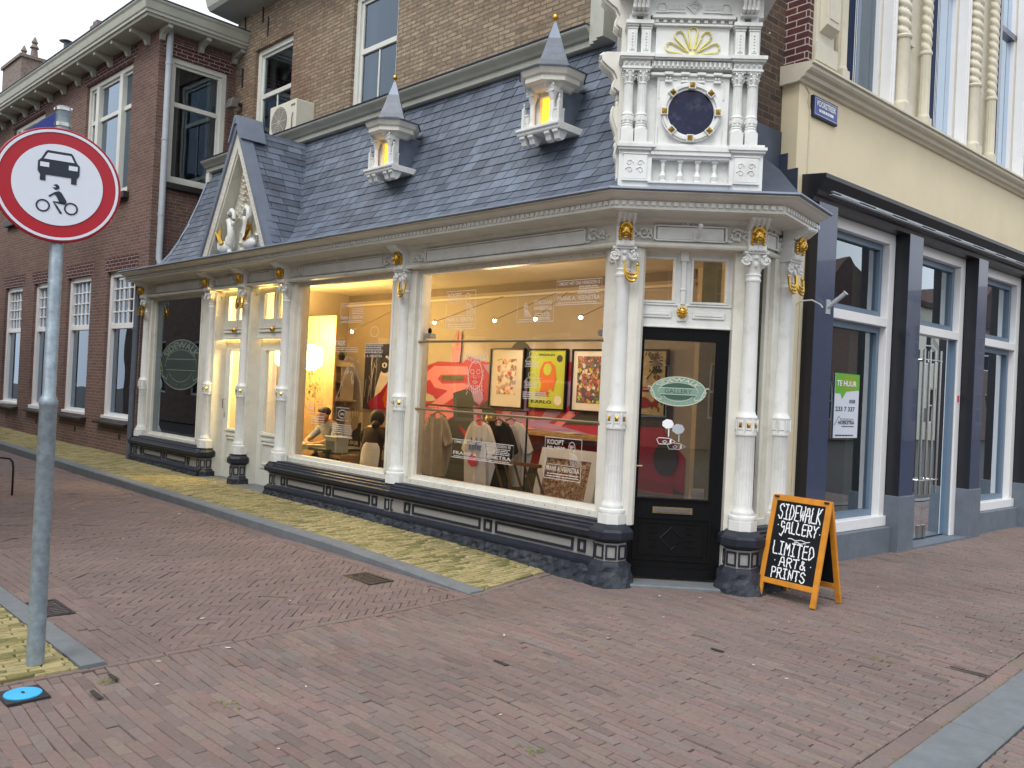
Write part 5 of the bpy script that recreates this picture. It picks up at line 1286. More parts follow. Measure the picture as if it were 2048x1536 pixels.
# framed prints
def print_(x0, x1, z0, z1, art, label, mat_='paper', m=.07, extra=None):
    M = FA @ T((x0+x1)/2, YB-.05, z0); W_, H_ = (x1-x0)/2, z1-z0
    t = empty('framed_print', M, label, 'print', 'framed prints on the gallery wall'); g = G(); e = .022
    for a, b, c, d in ((-W_, W_, H_-e, H_), (-W_, W_, 0, e), (-W_, -W_+e, e, H_-e), (W_-e, W_, e, H_-e)): g.box(a, b, -.02, .02, c, d)
    build(g, 'frame', 'black_gloss', t, M)
    g = G(); g.f([(-W_+e, 0, e), (W_-e, 0, e), (W_-e, 0, H_-e), (-W_+e, 0, H_-e)]); g.k = 1; yy = -.004
    g.f([(-W_+e+m, yy, e+m*1.3), (W_-e-m, yy, e+m*1.3), (W_-e-m, yy, H_-e-m), (-W_+e+m, yy, H_-e-m)])
    if extra: extra(g, W_, H_)
    build(g, 'sheet', [mat_, art, 'poster_orange', 'mural_dark', 'paper', 'mural_crimson'], t, M, normals=False)
def head_art(g, W_, H_):
    y = -.008; g.k = 2
    g.f([(a*W_, y, b*H_) for a, b in ((-.35, .30), (-.1, .22), (.05, .22), (.10, .35), (.35, .30), (.42, .42), (.50, .5), (.44, .62), (.38, .72), (.15, .80), (-.2, .78), (-.38, .65), (-.40, .5), (-.28, .42))])
    g.k = 0; g.f([(.02*W_+.22*W_*math.cos(t*.5), y-.002, .66*H_+.10*H_*math.sin(t*.5)) for t in range(12)])
    g.k = 3; text(g, 'VINGAALEN', -.5*W_, .35*W_, .88*H_, .92*H_, y, .02); g.f([(.62*W_+.16*W_*math.cos(t*.785), y, .84*H_+.06*H_*math.sin(t*.785)) for t in range(8)])
    text(g, 'KARLO', -.8*W_, .3*W_, .10*H_, .155*H_, y, .03)
    g.k = 5; lines(g, -.6*W_, .2*W_, (.28*H_, .26*H_, .24*H_, .22*H_), .008, y)
    g.k = 4; g.f([(.62*W_+.2*W_*math.cos(t*.52), y, .16*H_+.08*H_*math.sin(t*.52)) for t in range(12)])
def fish_art(g, W_, H_):
    y = -.008; g.k = 5; g.f([(a*W_, y, b*H_) for a, b in ((-.7, .18), (-.3, .12), (.1, .13), (.3, .17), (.6, .12), (.62, .26), (.3, .21), (.1, .27), (-.3, .30), (-.65, .24))])
    g.f([(-.1*W_+.34*W_*math.cos(t*.5), y, .40*H_+.035*H_*math.sin(t*.5)) for t in range(12)])
    g.k = 3
    for j in range(12): a = j*.52; g.f([(.45*W_, y, .82*H_), (.45*W_+.34*W_*math.cos(a), y, .82*H_+.14*H_*math.sin(a)), (.45*W_+.3*W_*math.cos(a+.25), y, .82*H_+.10*H_*math.sin(a+.25))])
    g.ribbon([(.42*W_, .74*H_), (.2*W_, .62*H_), (0, .55*H_)], .012, y)
    for cx in (-.7, .6): g.f([(cx*W_+.16*W_*math.cos(t*.8), y, .68*H_+.035*H_*math.sin(t*.8)) for t in range(8)])
print_(-4.30, -3.62, 1.34, 2.18, 'art_splash', 'black framed print of red and grey splashes, leftmost on the gallery wall', m=.13)
print_(-3.53, -2.84, 1.355, 2.17, 'lime', 'black framed lime green print with an orange head in profile', 'lime', .02, head_art)
print_(-2.75, -2.08, 1.36, 2.165, 'art_crowd', 'black framed print packed with coloured outlined faces beside the corner column')
print_(-1.88, -1.27, 1.36, 2.165, 'paper', 'black framed beige print of plants and a fish seen through the black door', 'art_plant', .30, fish_art)
# tall poster with an eye
M = FA @ T(-6.95, YB-.04, 1.16); t = empty('eye_poster', M, 'tall dark poster of a half face with one eye, grey and red', 'poster'); g = G(); H_ = 1.09
g.box(-.44, .56, 0, .02, 0, H_); build(g, 'board', 'mural_dark', t, M); g = G()
g.k = 0; g.f([(-.10, -.004, .35), (.15, -.004, .9), (.45, -.004, .85), (.56, -.004, .6), (.56, -.004, 0), (.1, -.004, .0), (-.12, -.004, .2)])
g.k = 1; g.f([(.05, -.008, .30), (.40, -.008, .62), (.56, -.008, .60), (.56, -.008, 0), (-.2, -.008, .0), (-.30, -.008, .12)]); g.k = 2; g.f([(.12, -.012, .2), (.3, -.012, .5), (.56, -.012, .3), (.5, -.012, .05), (.2, -.012, .04)])
g.k = 3; g.f([(.14+.13*math.cos(t_*.5), -.014, .74+.13*math.sin(t_*.5)) for t_ in range(12)]); g.k = 0; g.f([(.14+.07*math.cos(t_*.5), -.016, .74+.045*math.sin(t_*.5)) for t_ in range(12)]); g.k = 3; g.f([(.14+.028*math.cos(t_*.5), -.018, .74+.03*math.sin(t_*.5)) for t_ in range(12)])
for j in range(20): a = rnd.uniform(-.4, .5); g.ribbon([(a, .9+rnd.random()*.15), (a-.08, .75+rnd.random()*.1)], .008, -.016)
g.k = 0
for j in range(16): a = rnd.uniform(-.42, -.1); g.ribbon([(a, .1+rnd.random()*.9), (a+.03, .05+rnd.random()*.9)], .008, -.010)
build(g, 'artwork', ['paper', 'mural_red', 'poster_orange', 'mural_dark'], t, M, normals=False)
M = FA @ T(-7.1, YB-.42, .56); t = empty('hand_poster', M, 'grey poster with a raised hand and the word PINKIE behind the white chair', 'poster'); g = G()
g.box(-.24, .24, 0, .02, 0, .56); build(g, 'board', 'paper', t, M); g = G()
g.f([(-.24, -.003, 0), (.24, -.003, 0), (.24, -.003, .1), (-.24, -.003, .1)]); g.f([(-.05, -.003, .1), (.24, -.003, .1), (.24, -.003, .40), (.1, -.003, .36), (-.03, -.003, .22)])
g.k = 1; g.f([(-.02, -.006, .22), (.13, -.006, .30), (.18, -.006, .42), (.10, -.006, .50), (.0, -.006, .48), (-.06, -.006, .38)])
for a in (-.04, .02, .08, .14): g.f([(a-.02, -.006, .44), (a+.02, -.006, .44), (a+.02+a*.3, -.006, .60), (a-.015+a*.3, -.006, .60)])
g.k = 2; text(g, 'PINKIE', -.22, .18, .02, .085, -.006, .03); build(g, 'artwork', ['mural_dark', 'cloth_grey', 'white_ink'], t, M, normals=False)
# wall cabinet, plant
M = FA @ T(-8.05+.25, 2.2, 1.30); t = empty('wall_cabinet', M, 'small cream wall cabinet with glazed door and curved top behind the left shop window', 'cabinet')
# placed against the rear wall of the lit half
g = G(); g.box(-.45, -.05, 0, .25, 0, .03); g.box(-.45, -.42, 0, .25, .03, .62); g.box(.27, .30, 0, .25, .03, .55); g.box(-.05, .30, 0, .25, 0, .03)
g.plate([(-.47, .60), (.0, .60), (-.08, .68), (-.2, .72), (-.32, .68)], -.02, .25); g.plate([(.0, .55), (.32, .55), (.2, .62), (.0, .64)], -.01, .25); g.box(-.05, -.02, 0, .25, .03, .6); g.box(-.45, .3, .24, .25, .03, .55); g.box(-.02, .27, .02, .24, .28, .30); g.box(-.42, -.05, .02, .24, .22, .24); g.box(-.42, -.05, .02, .24, .41, .43); g.box(-.52, .36, -.03, .27, -.03, 0)
build(g, 'carcass', 'room_wall', t, M, bevel=.004)
g = G(); e = .025
for a, b, c, d in ((-.42, -.06, .03, .055), (-.42, -.06, .575, .6), (-.42, -.395, .055, .575), (-.085, -.06, .055, .575), (-.25, -.235, .055, .575), (-.395, -.085, .22, .235), (-.395, -.085, .41, .425)): g.box(a, b, -.02, 0, c, d)
build(g, 'glazed_door', 'cream_paint', t, M)
g = G()
for i in range(9): g.lathe([(.015, 0), (.022, .03), (.015, .06), (.01, .08)], -.38+.035*i+(.05 if i > 5 else 0), .12, 8) ; g.M = T(0, 0, .19*(i % 3)+.04)
g.M = None; build(g, 'bottles', 'mural_dark', t, M)
M = FA @ T(-7.8+.13, 2.3, 1.96); t = empty('potted_plant', M, 'spiky green plant standing on top of the cream wall cabinet', 'plant'); g = G()
for j in range(26):
    a = rnd.uniform(0, 6.28); l = rnd.uniform(.10, .20); d = Vector((math.cos(a), math.sin(a), 0)); n_ = Vector((-d.y, d.x, 0))*.009
    p0 = Vector((0, 0, .06)); p1 = p0+d*l*.5+Vector((0, 0, l*.7)); p2 = p0+d*l+Vector((0, 0, l*.75))
    g.f([p0-n_, p0+n_, p1+n_, p1-n_]); g.f([p1-n_, p1+n_, p2])
build(g, 'leaves', 'plant_green', t, M, normals=False); g = G(); g.lathe([(.045, 0), (.06, .09), (.055, .09)], n=14); build(g, 'pot', 'mural_dark', t, M)
# shelf with papers
M = FA @ T(-2.9, 2.25, 1.03); t = empty('wall_shelf', M, 'long pale wooden shelf under the framed prints', 'shelf'); g = G(); g.box(-1.27, 1.0, -.12, .34, 0, .05); build(g, 'board', 'wood', t, M, bevel=.004)
for dx, wd, lb in ((-.45, .3, 'pinkish sheets of paper lying on the middle of the pale shelf'), (.35, .34, 'white and pink sheets fanned out on the right end of the pale shelf')):
    g = G()
    for i in range(4):
        g.M = T(0, 0, .002+.004*i) @ RZ(rnd.uniform(-15, 15)); g.box(-wd/2, wd/2, -.09, .09, 0, .003)
    tag(build(g, 'paper_sheets', 'paper', None, FA @ T(-2.9+dx, 2.3, 1.08)), lb, 'papers')
g = G(); g.lathe([(.05, 0), (.08, .03), (.09, .1), (.07, .16), (.03, .19)], n=14); tag(build(g, 'vase', 'brass_bar', None, FA @ T(-3.95, 2.3, 1.08), smooth=True), 'small golden vase on the left end of the pale shelf', 'vase')
# brass bars across the right window
g = G()
for z in (2.075, 1.345): g.tube([(-2.80, .07, z), (-.22, .07, z)], .013, 10); 
for z in (2.075, 1.345):
    for x in (-2.79, -.23): g.ball((x, .07, z), .022, 10, 8)
tag(build(g, 'brass_rail', 'brass_bar', win2, FA, smooth=True))
for x in (-2.74, -.30):
    M = FA @ T(x, .16, 2.12); t = empty('security_camera', M, 'small grey box camera at the %s end of the upper brass bar' % ('left' if x < -1 else 'right'), 'camera'); g = G(); g.box(-.05, .05, -.03, .05, 0, .05); build(g, 'body', 'pipe_grey', t, M, bevel=.003); g = G(); g.ball((0, 0, .08), .022, 8, 6, (1, 1, 1.6)); build(g, 'lens', 'black_gloss', t, M)
# hanging t-shirts
def shirt(x, y, z, mat_, label, print_=False, rz=0, w_=1.0):
    M = FA @ T(x, y, z) @ RZ(rz); t = empty('t_shirt', M, label, 't-shirt', 't-shirts hanging in the shop window')
    half = [(0, -.03), (.05, -.02), (.075, .03), (.15, .005), (.20, -.05), (.31, -.30), (.30, -.33), (.215, -.36), (.165, -.22), (.17, -.45), (.18, -.74), (0, -.75)]
    g = G(); nn = 9; v = []
    outl = [(a*w_, b) for a, b in half]+[(-a*w_, b) for a, b in half[::-1][1:-1]]
    for yy, s_ in ((-.035, 1), (.035, 1)):
        v += [(a, yy*(1-.5*abs(a)/.32)+.02*math.sin(a*28+b*4), b) for a, b in outl]
    n = len(outl); g.mesh(v, [(i, (i+1) % n, n+(i+1) % n, n+i) for i in range(n)]+[tuple(range(n-1, -1, -1)), tuple(range(n, 2*n))])
    bmesh.ops.triangulate(g.bm, faces=g.bm.faces[:]); bmesh.ops.subdivide_edges(g.bm, edges=g.bm.edges[:], cuts=2, use_grid_fill=True)
    for vv in g.bm.verts: vv.co.y += .014*math.sin(vv.co.x*38+vv.co.z*3)*min(1, max(0, -vv.co.z*3))
    build(g, 'fabric', mat_, t, M, smooth=True)
    g = G(); g.tube([(-.15, 0, .0), (0, 0, .06), (.15, 0, .0)], .012, 6); g.tube([(0, 0, .06), (0, 0, .12), (.03, 0, .15), (.05, 0, .12)], .004, 5); build(g, 'hanger', 'brown_wood', t, M)
    if print_:
        g = G(); 
        for j in range(8): g.k = 0; a = -.10+.028*j; g.f([(a, -.075, -.30-.02*math.sin(j)), (a+.02, -.075, -.31), (a+.03-.01*j % 3*.01, -.075, -.20+.03*math.sin(j*2)), (a+.008, -.075, -.18+.03*math.sin(j*2))])
        g.k = 1; g.f([(-.02+.08*math.cos(t_*.5)*(1+.15*math.sin(t_*3)), -.075, -.43+.075*math.sin(t_*.5)) for t_ in range(13)]); build(g, 'print', ['ink_blue', 'ink_pink'], t, M, normals=False)
shirt(-3.72, 1.15, 1.22, 'cloth_grey', 'plain grey brown t-shirt hanging nearest the middle column', w_=.95)
shirt(-2.82, 1.05, 1.18, 'cloth_white', 'white t-shirt with a blue and pink print hanging in front', True, w_=.95)
shirt(-2.72, 1.25, 1.19, 'cloth_black', 'black t-shirt hanging right behind the white printed one', rz=6)
shirt(-2.68, 1.42, 1.20, 'cloth_white', 'plain pale t-shirt hanging behind the black one', rz=10, w_=1.05)
g = G(); g.tube([(-4.1, 1.2, 1.36), (-2.2, 1.2, 1.36)], .012, 8); g.tube([(-4.1, 1.2, 1.36), (-4.1, 1.2, .04)], .012, 8); g.tube([(-2.2, 1.2, 1.36), (-2.2, 1.2, .04)], .012, 8)
tag(build(g, 'clothes_rail', 'iron', None, FA), 'thin metal clothes rail that carries the t-shirts', 'clothes rail')
# print rack with big framed sheets
M = FA @ T(-2.18, 1.15, .04); t = empty('print_rack', M, 'brown wooden slatted rack standing before the leaning frames', 'rack'); g = G()
for i in range(5): x = -.32+.16*i; g.tube([(x-.05, -.10, .74), (x+.10, .08, .05)], .014, 6)
g.box(-.40, .36, -.13, -.08, .72, .755); g.box(-.25, .48, .05, .10, .05, .08); build(g, 'slats', 'brown_wood', t, M)
for k_, (dx, mm, lb) in enumerate(((0, 'art_sepia', 'white framed sepia print leaning in the rack, frontmost'), (.14, 'art_sepia', 'white framed print leaning behind the frontmost one'))):
    M = FA @ T(-1.72+dx, 1.25+.1*k_, .10) @ Matrix.Rotation(R(-14), 4, 'X'); t = empty('leaning_frame', M, lb, 'frame'); g = G(); e = .06
    for a, b, c, d in ((-.45, .42, .77, .88), (-.45, .42, 0, .08), (-.45, -.34, .08, .77), (.31, .42, .08, .77)): g.box(a, b, -.02, .02, c, d)
    build(g, 'frame', 'cloth_white', t, M); g = G(); g.f([(-.39, 0, .06), (.36, 0, .06), (.36, 0, .8), (-.39, 0, .8)]); build(g, 'sheet', mm, t, M)
# spotlights on arms
for i, (x, tx) in enumerate(((-4.72, -4.1), (-3.50, -3.1), (-2.77, -2.9), (-2.03, -1.7), (-6.74, -6.6))):
    M = FA @ T(x, 1.85, 2.50 if i < 4 else 2.40); t = empty('spotlight', M, 'small glowing halogen spotlight, %s along the picture rail' % ('first from the left in the right window', 'second from the left in the right window', 'third from the left in the right window', 'fourth from the left in the right window', 'alone in the left window')[i], 'spotlight', 'spotlights on the picture rail')
    g = G(); g.tube([(0, 0, 0), (tx-x, YB-1.9, .41)], .005, 5); g.lathe([(.03, .0), (.02, .03)], n=10); build(g, 'arm', 'steel', t, M); g = G(); g.ball((0, 0, -.01), .022, 10, 8); build(g, 'bulb', 'spot_glow', t, M)
    ld = bpy.data.lights.new('spot_bulb', 'SPOT'); ld.energy = 15; ld.spot_size = R(75); ld.spot_blend = .8; ld.color = (1, .84, .64); ld.shadow_soft_size = .03
    lo = bpy.data.objects.new('spot_bulb', ld); COL.objects.link(lo)
    p = FA @ Vector((x, 1.85, 2.46)); q_ = FA @ Vector((x-.1 if i < 4 else x-.2, YB, 1.75)); lo.location = p; lo.rotation_euler = (q_-p).to_track_quat('-Z', 'Y').to_euler()
# big paper lamp
M = FA @ T(-6.68, .90, 1.93); t = empty('paper_lamp', M, 'big glowing drum lamp behind the column left of the window', 'lamp'); g = G()
g.lathe([(.24, -.18), (.34, -.10), (.35, .12), (.28, .19)], n=24); build(g, 'shade', 'lamp_glow', t, M, smooth=True); g = G(); g.tube([(0, 0, .19), (0, 0, 1.15)], .006, 6); build(g, 'cord', 'mural_dark', t, M)
ld = bpy.data.lights.new('lamp_light', 'POINT'); ld.energy = 190; ld.color = (1, .64, .20); ld.shadow_soft_size = .3; lo = bpy.data.objects.new('lamp_light', ld); COL.objects.link(lo); lo.location = FA @ Vector((-6.9, .9, 2.30))
g = G(); g.lathe([(.26, 0), (.26, .22), (.22, .24)], n=24); g.k = 0
ld = bpy.data.lights.new('shop_fill_light', 'POINT'); ld.energy = 24; ld.color = (1, .72, .46); ld.shadow_soft_size = .25; lo = bpy.data.objects.new('shop_fill_light', ld); COL.objects.link(lo); lo.location = FA @ Vector((-2.4, .95, 2.6))  # added fill light that brightens the shirts, no fixture hangs here
# table, poster sheet, small projector box, chair
M = FA @ T(-6.0, .88, .035); t = empty('work_table', M, 'dark work table in the lit window where a person draws', 'table'); g = G(); g.box(-.75, .62, -.28, .45, .60, .635); build(g, 'table_top', 'mural_dark', t, M, bevel=.004)
for a, b in ((-.7, -.22), (.57, -.22), (-.7, .4), (.57, .4)): g = G(); g.box(a-.02, a+.02, b-.02, b+.02, 0, .60); build(g, 'leg', 'mural_dark', t, M)
g = G(); v = [(-.5, -.35, .03), (-.05, -.44, -.10), (.15, -.30, .02), (.45, .1, .012), (-.2, .2, .012), (-.55, .1, .012)]
g.mesh(v, [(0, 1, 2, 3, 4, 5)]); g.k = 1; v2 = [(a*.88-.01, b*.86, c+.004) for a, b, c in v]; g.mesh(v2, [(0, 1, 2, 3, 4, 5)])
tag(build(g, 'drawing_sheet', ['cloth_white', 'art_plant'], None, FA @ T(-6.05, .75, .68), normals=False), 'large white edged sheet curling over the table edge', 'sheet')
M = FA @ T(-5.42, .80, .625); t = empty('small_heater', M, 'small grey green box with a cable standing near the glass', 'box'); g = G(); g.box(-.14, .14, -.1, .1, 0, .20); g.box(-.15, .15, -.11, .11, .20, .22); build(g, 'body', 'pipe_grey', t, M, bevel=.006)
g = G(); g.box(-.10, .10, -.106, -.1, .03, .16); build(g, 'panel', 'dim_room', t, M); g = G(); g.tube([(.14, 0, .02), (.2, -.02, -.05), (.26, 0, -.2), (.3, 0, -.35)], .006, 5); build(g, 'cable', 'cloth_white', t, M)
M = FA @ T(-5.45, .84, .04); t = empty('yellow_stool', M, 'yellow wooden box stool under the small grey box', 'stool'); g = G(); g.box(-.25, .30, -.15, .15, .52, .565); build(g, 'seat', 'wood', t, M)
for a in (-.22, .27): g = G(); g.box(a-.02, a+.02, -.13, .13, 0, .52); build(g, 'leg', 'wood', t, M)
M = FA @ T(-4.66, .86, .04); t = empty('white_chair', M, 'white shell chair in the left shop window, its back turned to the street', 'chair'); g = G()
v = []; nx, nz = 8, 8
for j in range(nz+1):
    for i in range(nx+1):
        a = -1+2*i/nx; b = j/nz; w_ = .215*(1-.30*b**6-.05*(1-b)); v.append((a*w_*math.sqrt(1-.35*(abs(2*b-1)**6)), -.12+.06*a*a+.04*b, .42+.36*b))
g.mesh(v, [(j*(nx+1)+i, j*(nx+1)+i+1, (j+1)*(nx+1)+i+1, (j+1)*(nx+1)+i) for j in range(nz) for i in range(nx)]); build(g, 'backrest', 'cloth_white', t, M, smooth=True, normals=False)
g = G(); g.box(-.21, .21, -.12, .26, .40, .43); build(g, 'seat', 'cloth_white', t, M, bevel=.01)
for a, b in ((-.16, -.08), (.16, -.08), (-.16, .2), (.16, .2)): g = G(); g.tube([(a*.6, b*.6, .41), (a, b, 0)], .012, 6); build(g, 'leg', 'wood', t, M)
# people
def skin_body(joints, edges, name, mats, parent, M, paint):
    me = bpy.data.meshes.new(name); me.from_pydata([j[:3] for j in joints], edges, []); o = bpy.data.objects.new(name, me); COL.objects.link(o)
    sk = o.modifiers.new('skin', 'SKIN'); sb = o.modifiers.new('sub', 'SUBSURF'); sb.levels = 2; sb.render_levels = 2
    for i, j in enumerate(joints): me.skin_vertices[0].data[i].radius = (j[3], j[3])
    me.skin_vertices[0].data[0].use_root = True
    dg = bpy.context.evaluated_depsgraph_get(); m2 = bpy.data.meshes.new_from_object(o.evaluated_get(dg)); bpy.data.objects.remove(o)
    for m in mats: m2.materials.append(MATS[m])
    for p in m2.polygons: p.material_index = paint(p.center); p.use_smooth = True
    return link(bpy.data.objects.new(name, m2), parent, M)
def hand(js, es, wi, p, d, side):
    """palm vertex index wi at p, fingers along d"""
    d = Vector(d).normalized(); n_ = d.cross(Vector((0, 0, 1))).normalized()
    k = len(js); js.append((*(p+d*.05), .024)); es.append((wi, k))
    for i, L_ in enumerate((.060, .068, .064, .050)):
        b = p+d*.085+n_*(.022*(i-1.5)); js.append((*b, .009)); es.append((k, len(js)-1)); js.append((*(b+d*L_*.5+Vector((0, 0, .006))), .008)); es.append((len(js)-2, len(js)-1)); js.append((*(b+d*L_*.85-Vector((0, 0, .014))), .007)); es.append((len(js)-2, len(js)-1))
    b = p+d*.02+n_*(.035*side); js.append((*b, .010)); es.append((k, len(js)-1)); js.append((*(b+d*.045+n_*.018*side), .008)); es.append((len(js)-2, len(js)-1))
def head_shape(g, c, r, look, skin=0):
    g.k = skin; g.ball(c, r, 18, 14, (.82, .95, 1.12)); l = Vector(look).normalized(); s_ = Vector((l.y, -l.x, 0)).normalized()
    c = Vector(c); g.ball(c+l*r*.95-Vector((0, 0, r*.18)), r*.17, 8, 6, (.8, .9, 1.3)); g.ball(c+l*r*.80-Vector((0, 0, r*.62)), r*.22, 8, 6, (1.2, .6, .45)); g.ball(c+l*r*.55-Vector((0, 0, r*.85)), r*.38, 10, 8)
    for q in (-1, 1): g.ball(c+s_*q*r*.84-Vector((0, 0, r*.1)), r*.2, 8, 6, (.5, .9, 1.3)); g.ball(c+l*r*.86+s_*q*r*.30+Vector((0, 0, r*.02)), r*.12, 8, 6)
# drawing person, seated, seen from the front, head bent
M = FA @ T(-6.17, 1.10, .035); per = empty('person', M, 'person in a grey t-shirt and dark cap bent over a drawing at the table', 'person')
js = [(0, .22, .46, .13), (0, .20, .62, .135), (0, .10, .80, .15), (0, .04, .92, .10), (0, .0, .99, .05),
      (-.19, .06, .88, .065), (-.27, -.06, .74, .05), (-.22, -.20, .665, .036), (-.10, -.24, .655, .028),
      (.19, .06, .88, .065), (.29, -.06, .74, .05), (.22, -.22, .665, .036), (.10, -.26, .655, .028),
      (-.12, .16, .44, .085), (-.14, -.14, .44, .07), (-.14, -.16, .08, .045), (-.14, -.24, .03, .035), (.12, .16, .44, .085), (.14, -.14, .44, .07), (.14, -.16, .08, .045), (.14, -.24, .03, .035)]
es = [(0, 1), (1, 2), (2, 3), (3, 4), (3, 5), (5, 6), (6, 7), (7, 8), (3, 9), (9, 10), (10, 11), (11, 12), (0, 13), (13, 14), (14, 15), (15, 16), (0, 17), (17, 18), (18, 19), (19, 20)]
hand(js, es, 8, Vector(js[8][:3]), (1, -.3, -.05), -1); hand(js, es, 12, Vector(js[12][:3]), (-1, -.3, -.05), 1)
def paint1(c):
    if c.z < .5: return 2
    if c.z > .965 or (c.y < -.03 and c.z < .74): return 0
    return 1
skin_body(js, es, 'body', ['skin', 'cloth_blue', 'mural_dark'], per, M, paint1)
g = G(); head_shape(g, (0, -.06, 1.06), .095, (0, -.8, -.6)); build(g, 'head', 'skin', per, M, smooth=True)
g = G(); g.ball((0, -.04, 1.115), .10, 18, 10, (.88, 1.0, .72)); g.plate([(-.075, 0), (.075, 0), (.055, .012), (-.055, .012)], -.20, -.06) ; build(g, 'cap', 'hair', per, M, smooth=True)
for v_ in per.children[-1].data.vertices:
    if v_.co.z < .2: v_.co.z += 1.075
M = FA @ T(-5.0, 1.10, .035) @ RZ(10); per = empty('person', M, 'person in a dark brown coat with black tied hair, seen from behind', 'person')
js = [(0, -.05, .46, .14), (0, -.04, .62, .145), (0, .02, .80, .16), (0, .06, .93, .10), (0, .07, 1.0, .05),
      (-.20, .03, .88, .07), (-.28, .12, .72, .055), (-.20, .28, .67, .04), (-.10, .32, .66, .03),
      (.20, .03, .88, .07), (.29, .12, .72, .055), (.22, .28, .67, .04), (.10, .32, .66, .03),
      (-.12, .02, .44, .09), (-.14, .32, .44, .075), (-.14, .34, .08, .045), (-.14, .42, .03, .035), (.12, .02, .44, .09), (.14, .32, .44, .075), (.14, .34, .08, .045), (.14, .42, .03, .035)]
es = es[:20]
hand(js, es, 8, Vector(js[8][:3]), (.6, .8, -.05), 1); hand(js, es, 12, Vector(js[12][:3]), (-.6, .8, -.05), -1)
skin_body(js, es, 'body', ['skin', 'cloth_brown', 'mural_dark'], per, M, lambda c: 2 if c.z < .5 else (0 if c.z > .97 or (c.y > .30 and c.z < .72) else 1))
g = G(); head_shape(g, (0, .09, 1.07), .09, (0, 1, -.4)); build(g, 'head', 'skin', per, M, smooth=True)
g = G(); g.ball((0, .065, 1.09), .108, 18, 12, (.9, .95, 1.1)); g.ball((.06, -.02, 1.0), .06, 12, 8); build(g, 'hair', 'hair', per, M, smooth=True)

# ------------------------------------------------------------------ brick house in the alley
hs_ = empty('brick_house', FL, 'dark red brick house with white windows left of the gallery in the alley', 'building')
low = [(-1.78-2.08*k, -.50-2.08*k, .72, 3.42) for k in range(5)]
upw = [(-3.32, -1.08, 4.83, 7.20), (-8.0, -5.8, 4.98, 7.20)]
g = G(); wallh(g, -16, 0, 0, 7.62, 0, low+upw, .20); g.f([(-16, 0, 0), (-16, 3, 0), (-16, 3, 7.6), (-16, 0, 7.6)])
wl = build(g, 'wall', 'red_brick', hs_, FL)
g = G(); rh = [(.20, 1.26, 4.90, 7.10)]; wallh(g, 0, 1.42, 0, 7.60, 0, rh, .16); build(g, 'return_wall', 'red_brick', hs_, FR)
for M, x0, x1, z in [(FL, a, b, d) for a, b, c, d in low+upw]+[(FR, .20, 1.26, 7.10)]:
    g = G(); g.M = FL.inverted() @ M; x = x0-.09; mid = (x0+x1)/2
    while x < x1+.06:
        tl = (x-mid)*.10; g.mesh([(x, -.005, z), (x+.05, -.005, z), (x+.05+tl, -.005, z+.25), (x+tl, -.005, z+.25)], [(0, 1, 2, 3)]); x += .058
    build(g, 'arch', 'quoin_brick', wl, FL, normals=False)
def low_window(x0, x1, z0, z1):
    y = .09; fw = .10; g = G(); rail = 2.42
    for a, b, c, d in ((x0, x1, z1-fw, z1), (x0, x1, z0, z0+fw), (x0, x0+fw, z0+fw, z1-fw), (x1-fw, x1, z0+fw, z1-fw)): g.box(a, b, y-.03, y+.09, c, d)
    g.box(x0+fw, x1-fw, y-.01, y+.09, rail-.05, rail+.05); g.box(x0-.02, x1+.02, y-.09, y-.03, z0-.03, z0+.05)
    n = 5
    for i in range(1, n): x = x0+fw+(x1-x0-2*fw)*i/n; g.box(x-.012, x+.012, y+.02, y+.05, rail+.05, z1-fw)
    for i in range(1, 4): z = rail+.05+(z1-fw-rail-.05)*i/4; g.box(x0+fw, x1-fw, y+.018, y+.052, z-.012, z+.012)
    w_ = build(g, 'window', 'bright_frame', hs_, FL, bevel=.004)
    g = G(); g.f([(x0+fw, y+.045, z0+fw), (x1-fw, y+.045, z0+fw), (x1-fw, y+.045, z1-fw), (x0+fw, y+.045, z1-fw)]); build(g, 'pane', 'upper_glass', w_, FL)
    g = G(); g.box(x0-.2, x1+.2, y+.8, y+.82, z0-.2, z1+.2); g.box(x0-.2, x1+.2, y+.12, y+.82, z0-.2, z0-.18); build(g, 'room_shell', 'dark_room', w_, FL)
    g = G(); v = []
    for i in range(14): xx = x0+fw+.30*i/13; v += [(xx, y+.14+.02*math.sin(i*2), z0+.1), (xx, y+.14+.02*math.sin(i*2), rail)]
    g.mesh(v, [(2*i, 2*i+2, 2*i+3, 2*i+1) for i in range(13)]); v = []
    for i in range(14): xx = x1-fw-.30*i/13; v += [(xx, y+.14+.02*math.sin(i*2), z0+.1), (xx, y+.14+.02*math.sin(i*2), z1)]
    g.mesh(v, [(2*i, 2*i+2, 2*i+3, 2*i+1) for i in range(13)]); build(g, 'curtain', 'curtain', w_, FL, normals=False)
    g = G(); g.prof([(-.10, z0-.10), (-.12, z0-.08), (-.12, z0-.055), (.1, z0-.02), (.1, z0-.10)], x0-.10, x1+.10); build(g, 'sill', 'iron', w_, FL)
    return w_
w1_ = low_window(*low[0])
for k in range(1, 5): copy_part(w1_, hs_, FL @ T(-2.08*k, 0, 0))
for x0, x1, z0, z1 in upw:
    w_ = sash(hs_, FL, x0, x1, z0, z1, .05, 6.45, mull=False)
    g = G()
    for x in (x0+.52, x1-.58): g.box(x-.07, x+.07, .02, .12, z0+.09, z1-.09)
    build(g, 'mullion', 'frame_paint', w_, FL, bevel=.004)
    g = G(); g.box(x0-.1, x1+.1, -.10, .06, z0-.12, z0-.01); build(g, 'sill', 'iron', w_, FL)
w_ = sash(hs_, FR, .20, 1.26, 4.90, 7.10, .04, 6.30, mull=False, mar=.02, depth=1.6)
g = G(); g.box(.12, 1.34, -.08, .05, 4.80, 4.90); build(g, 'sill', 'iron', w_, FR)
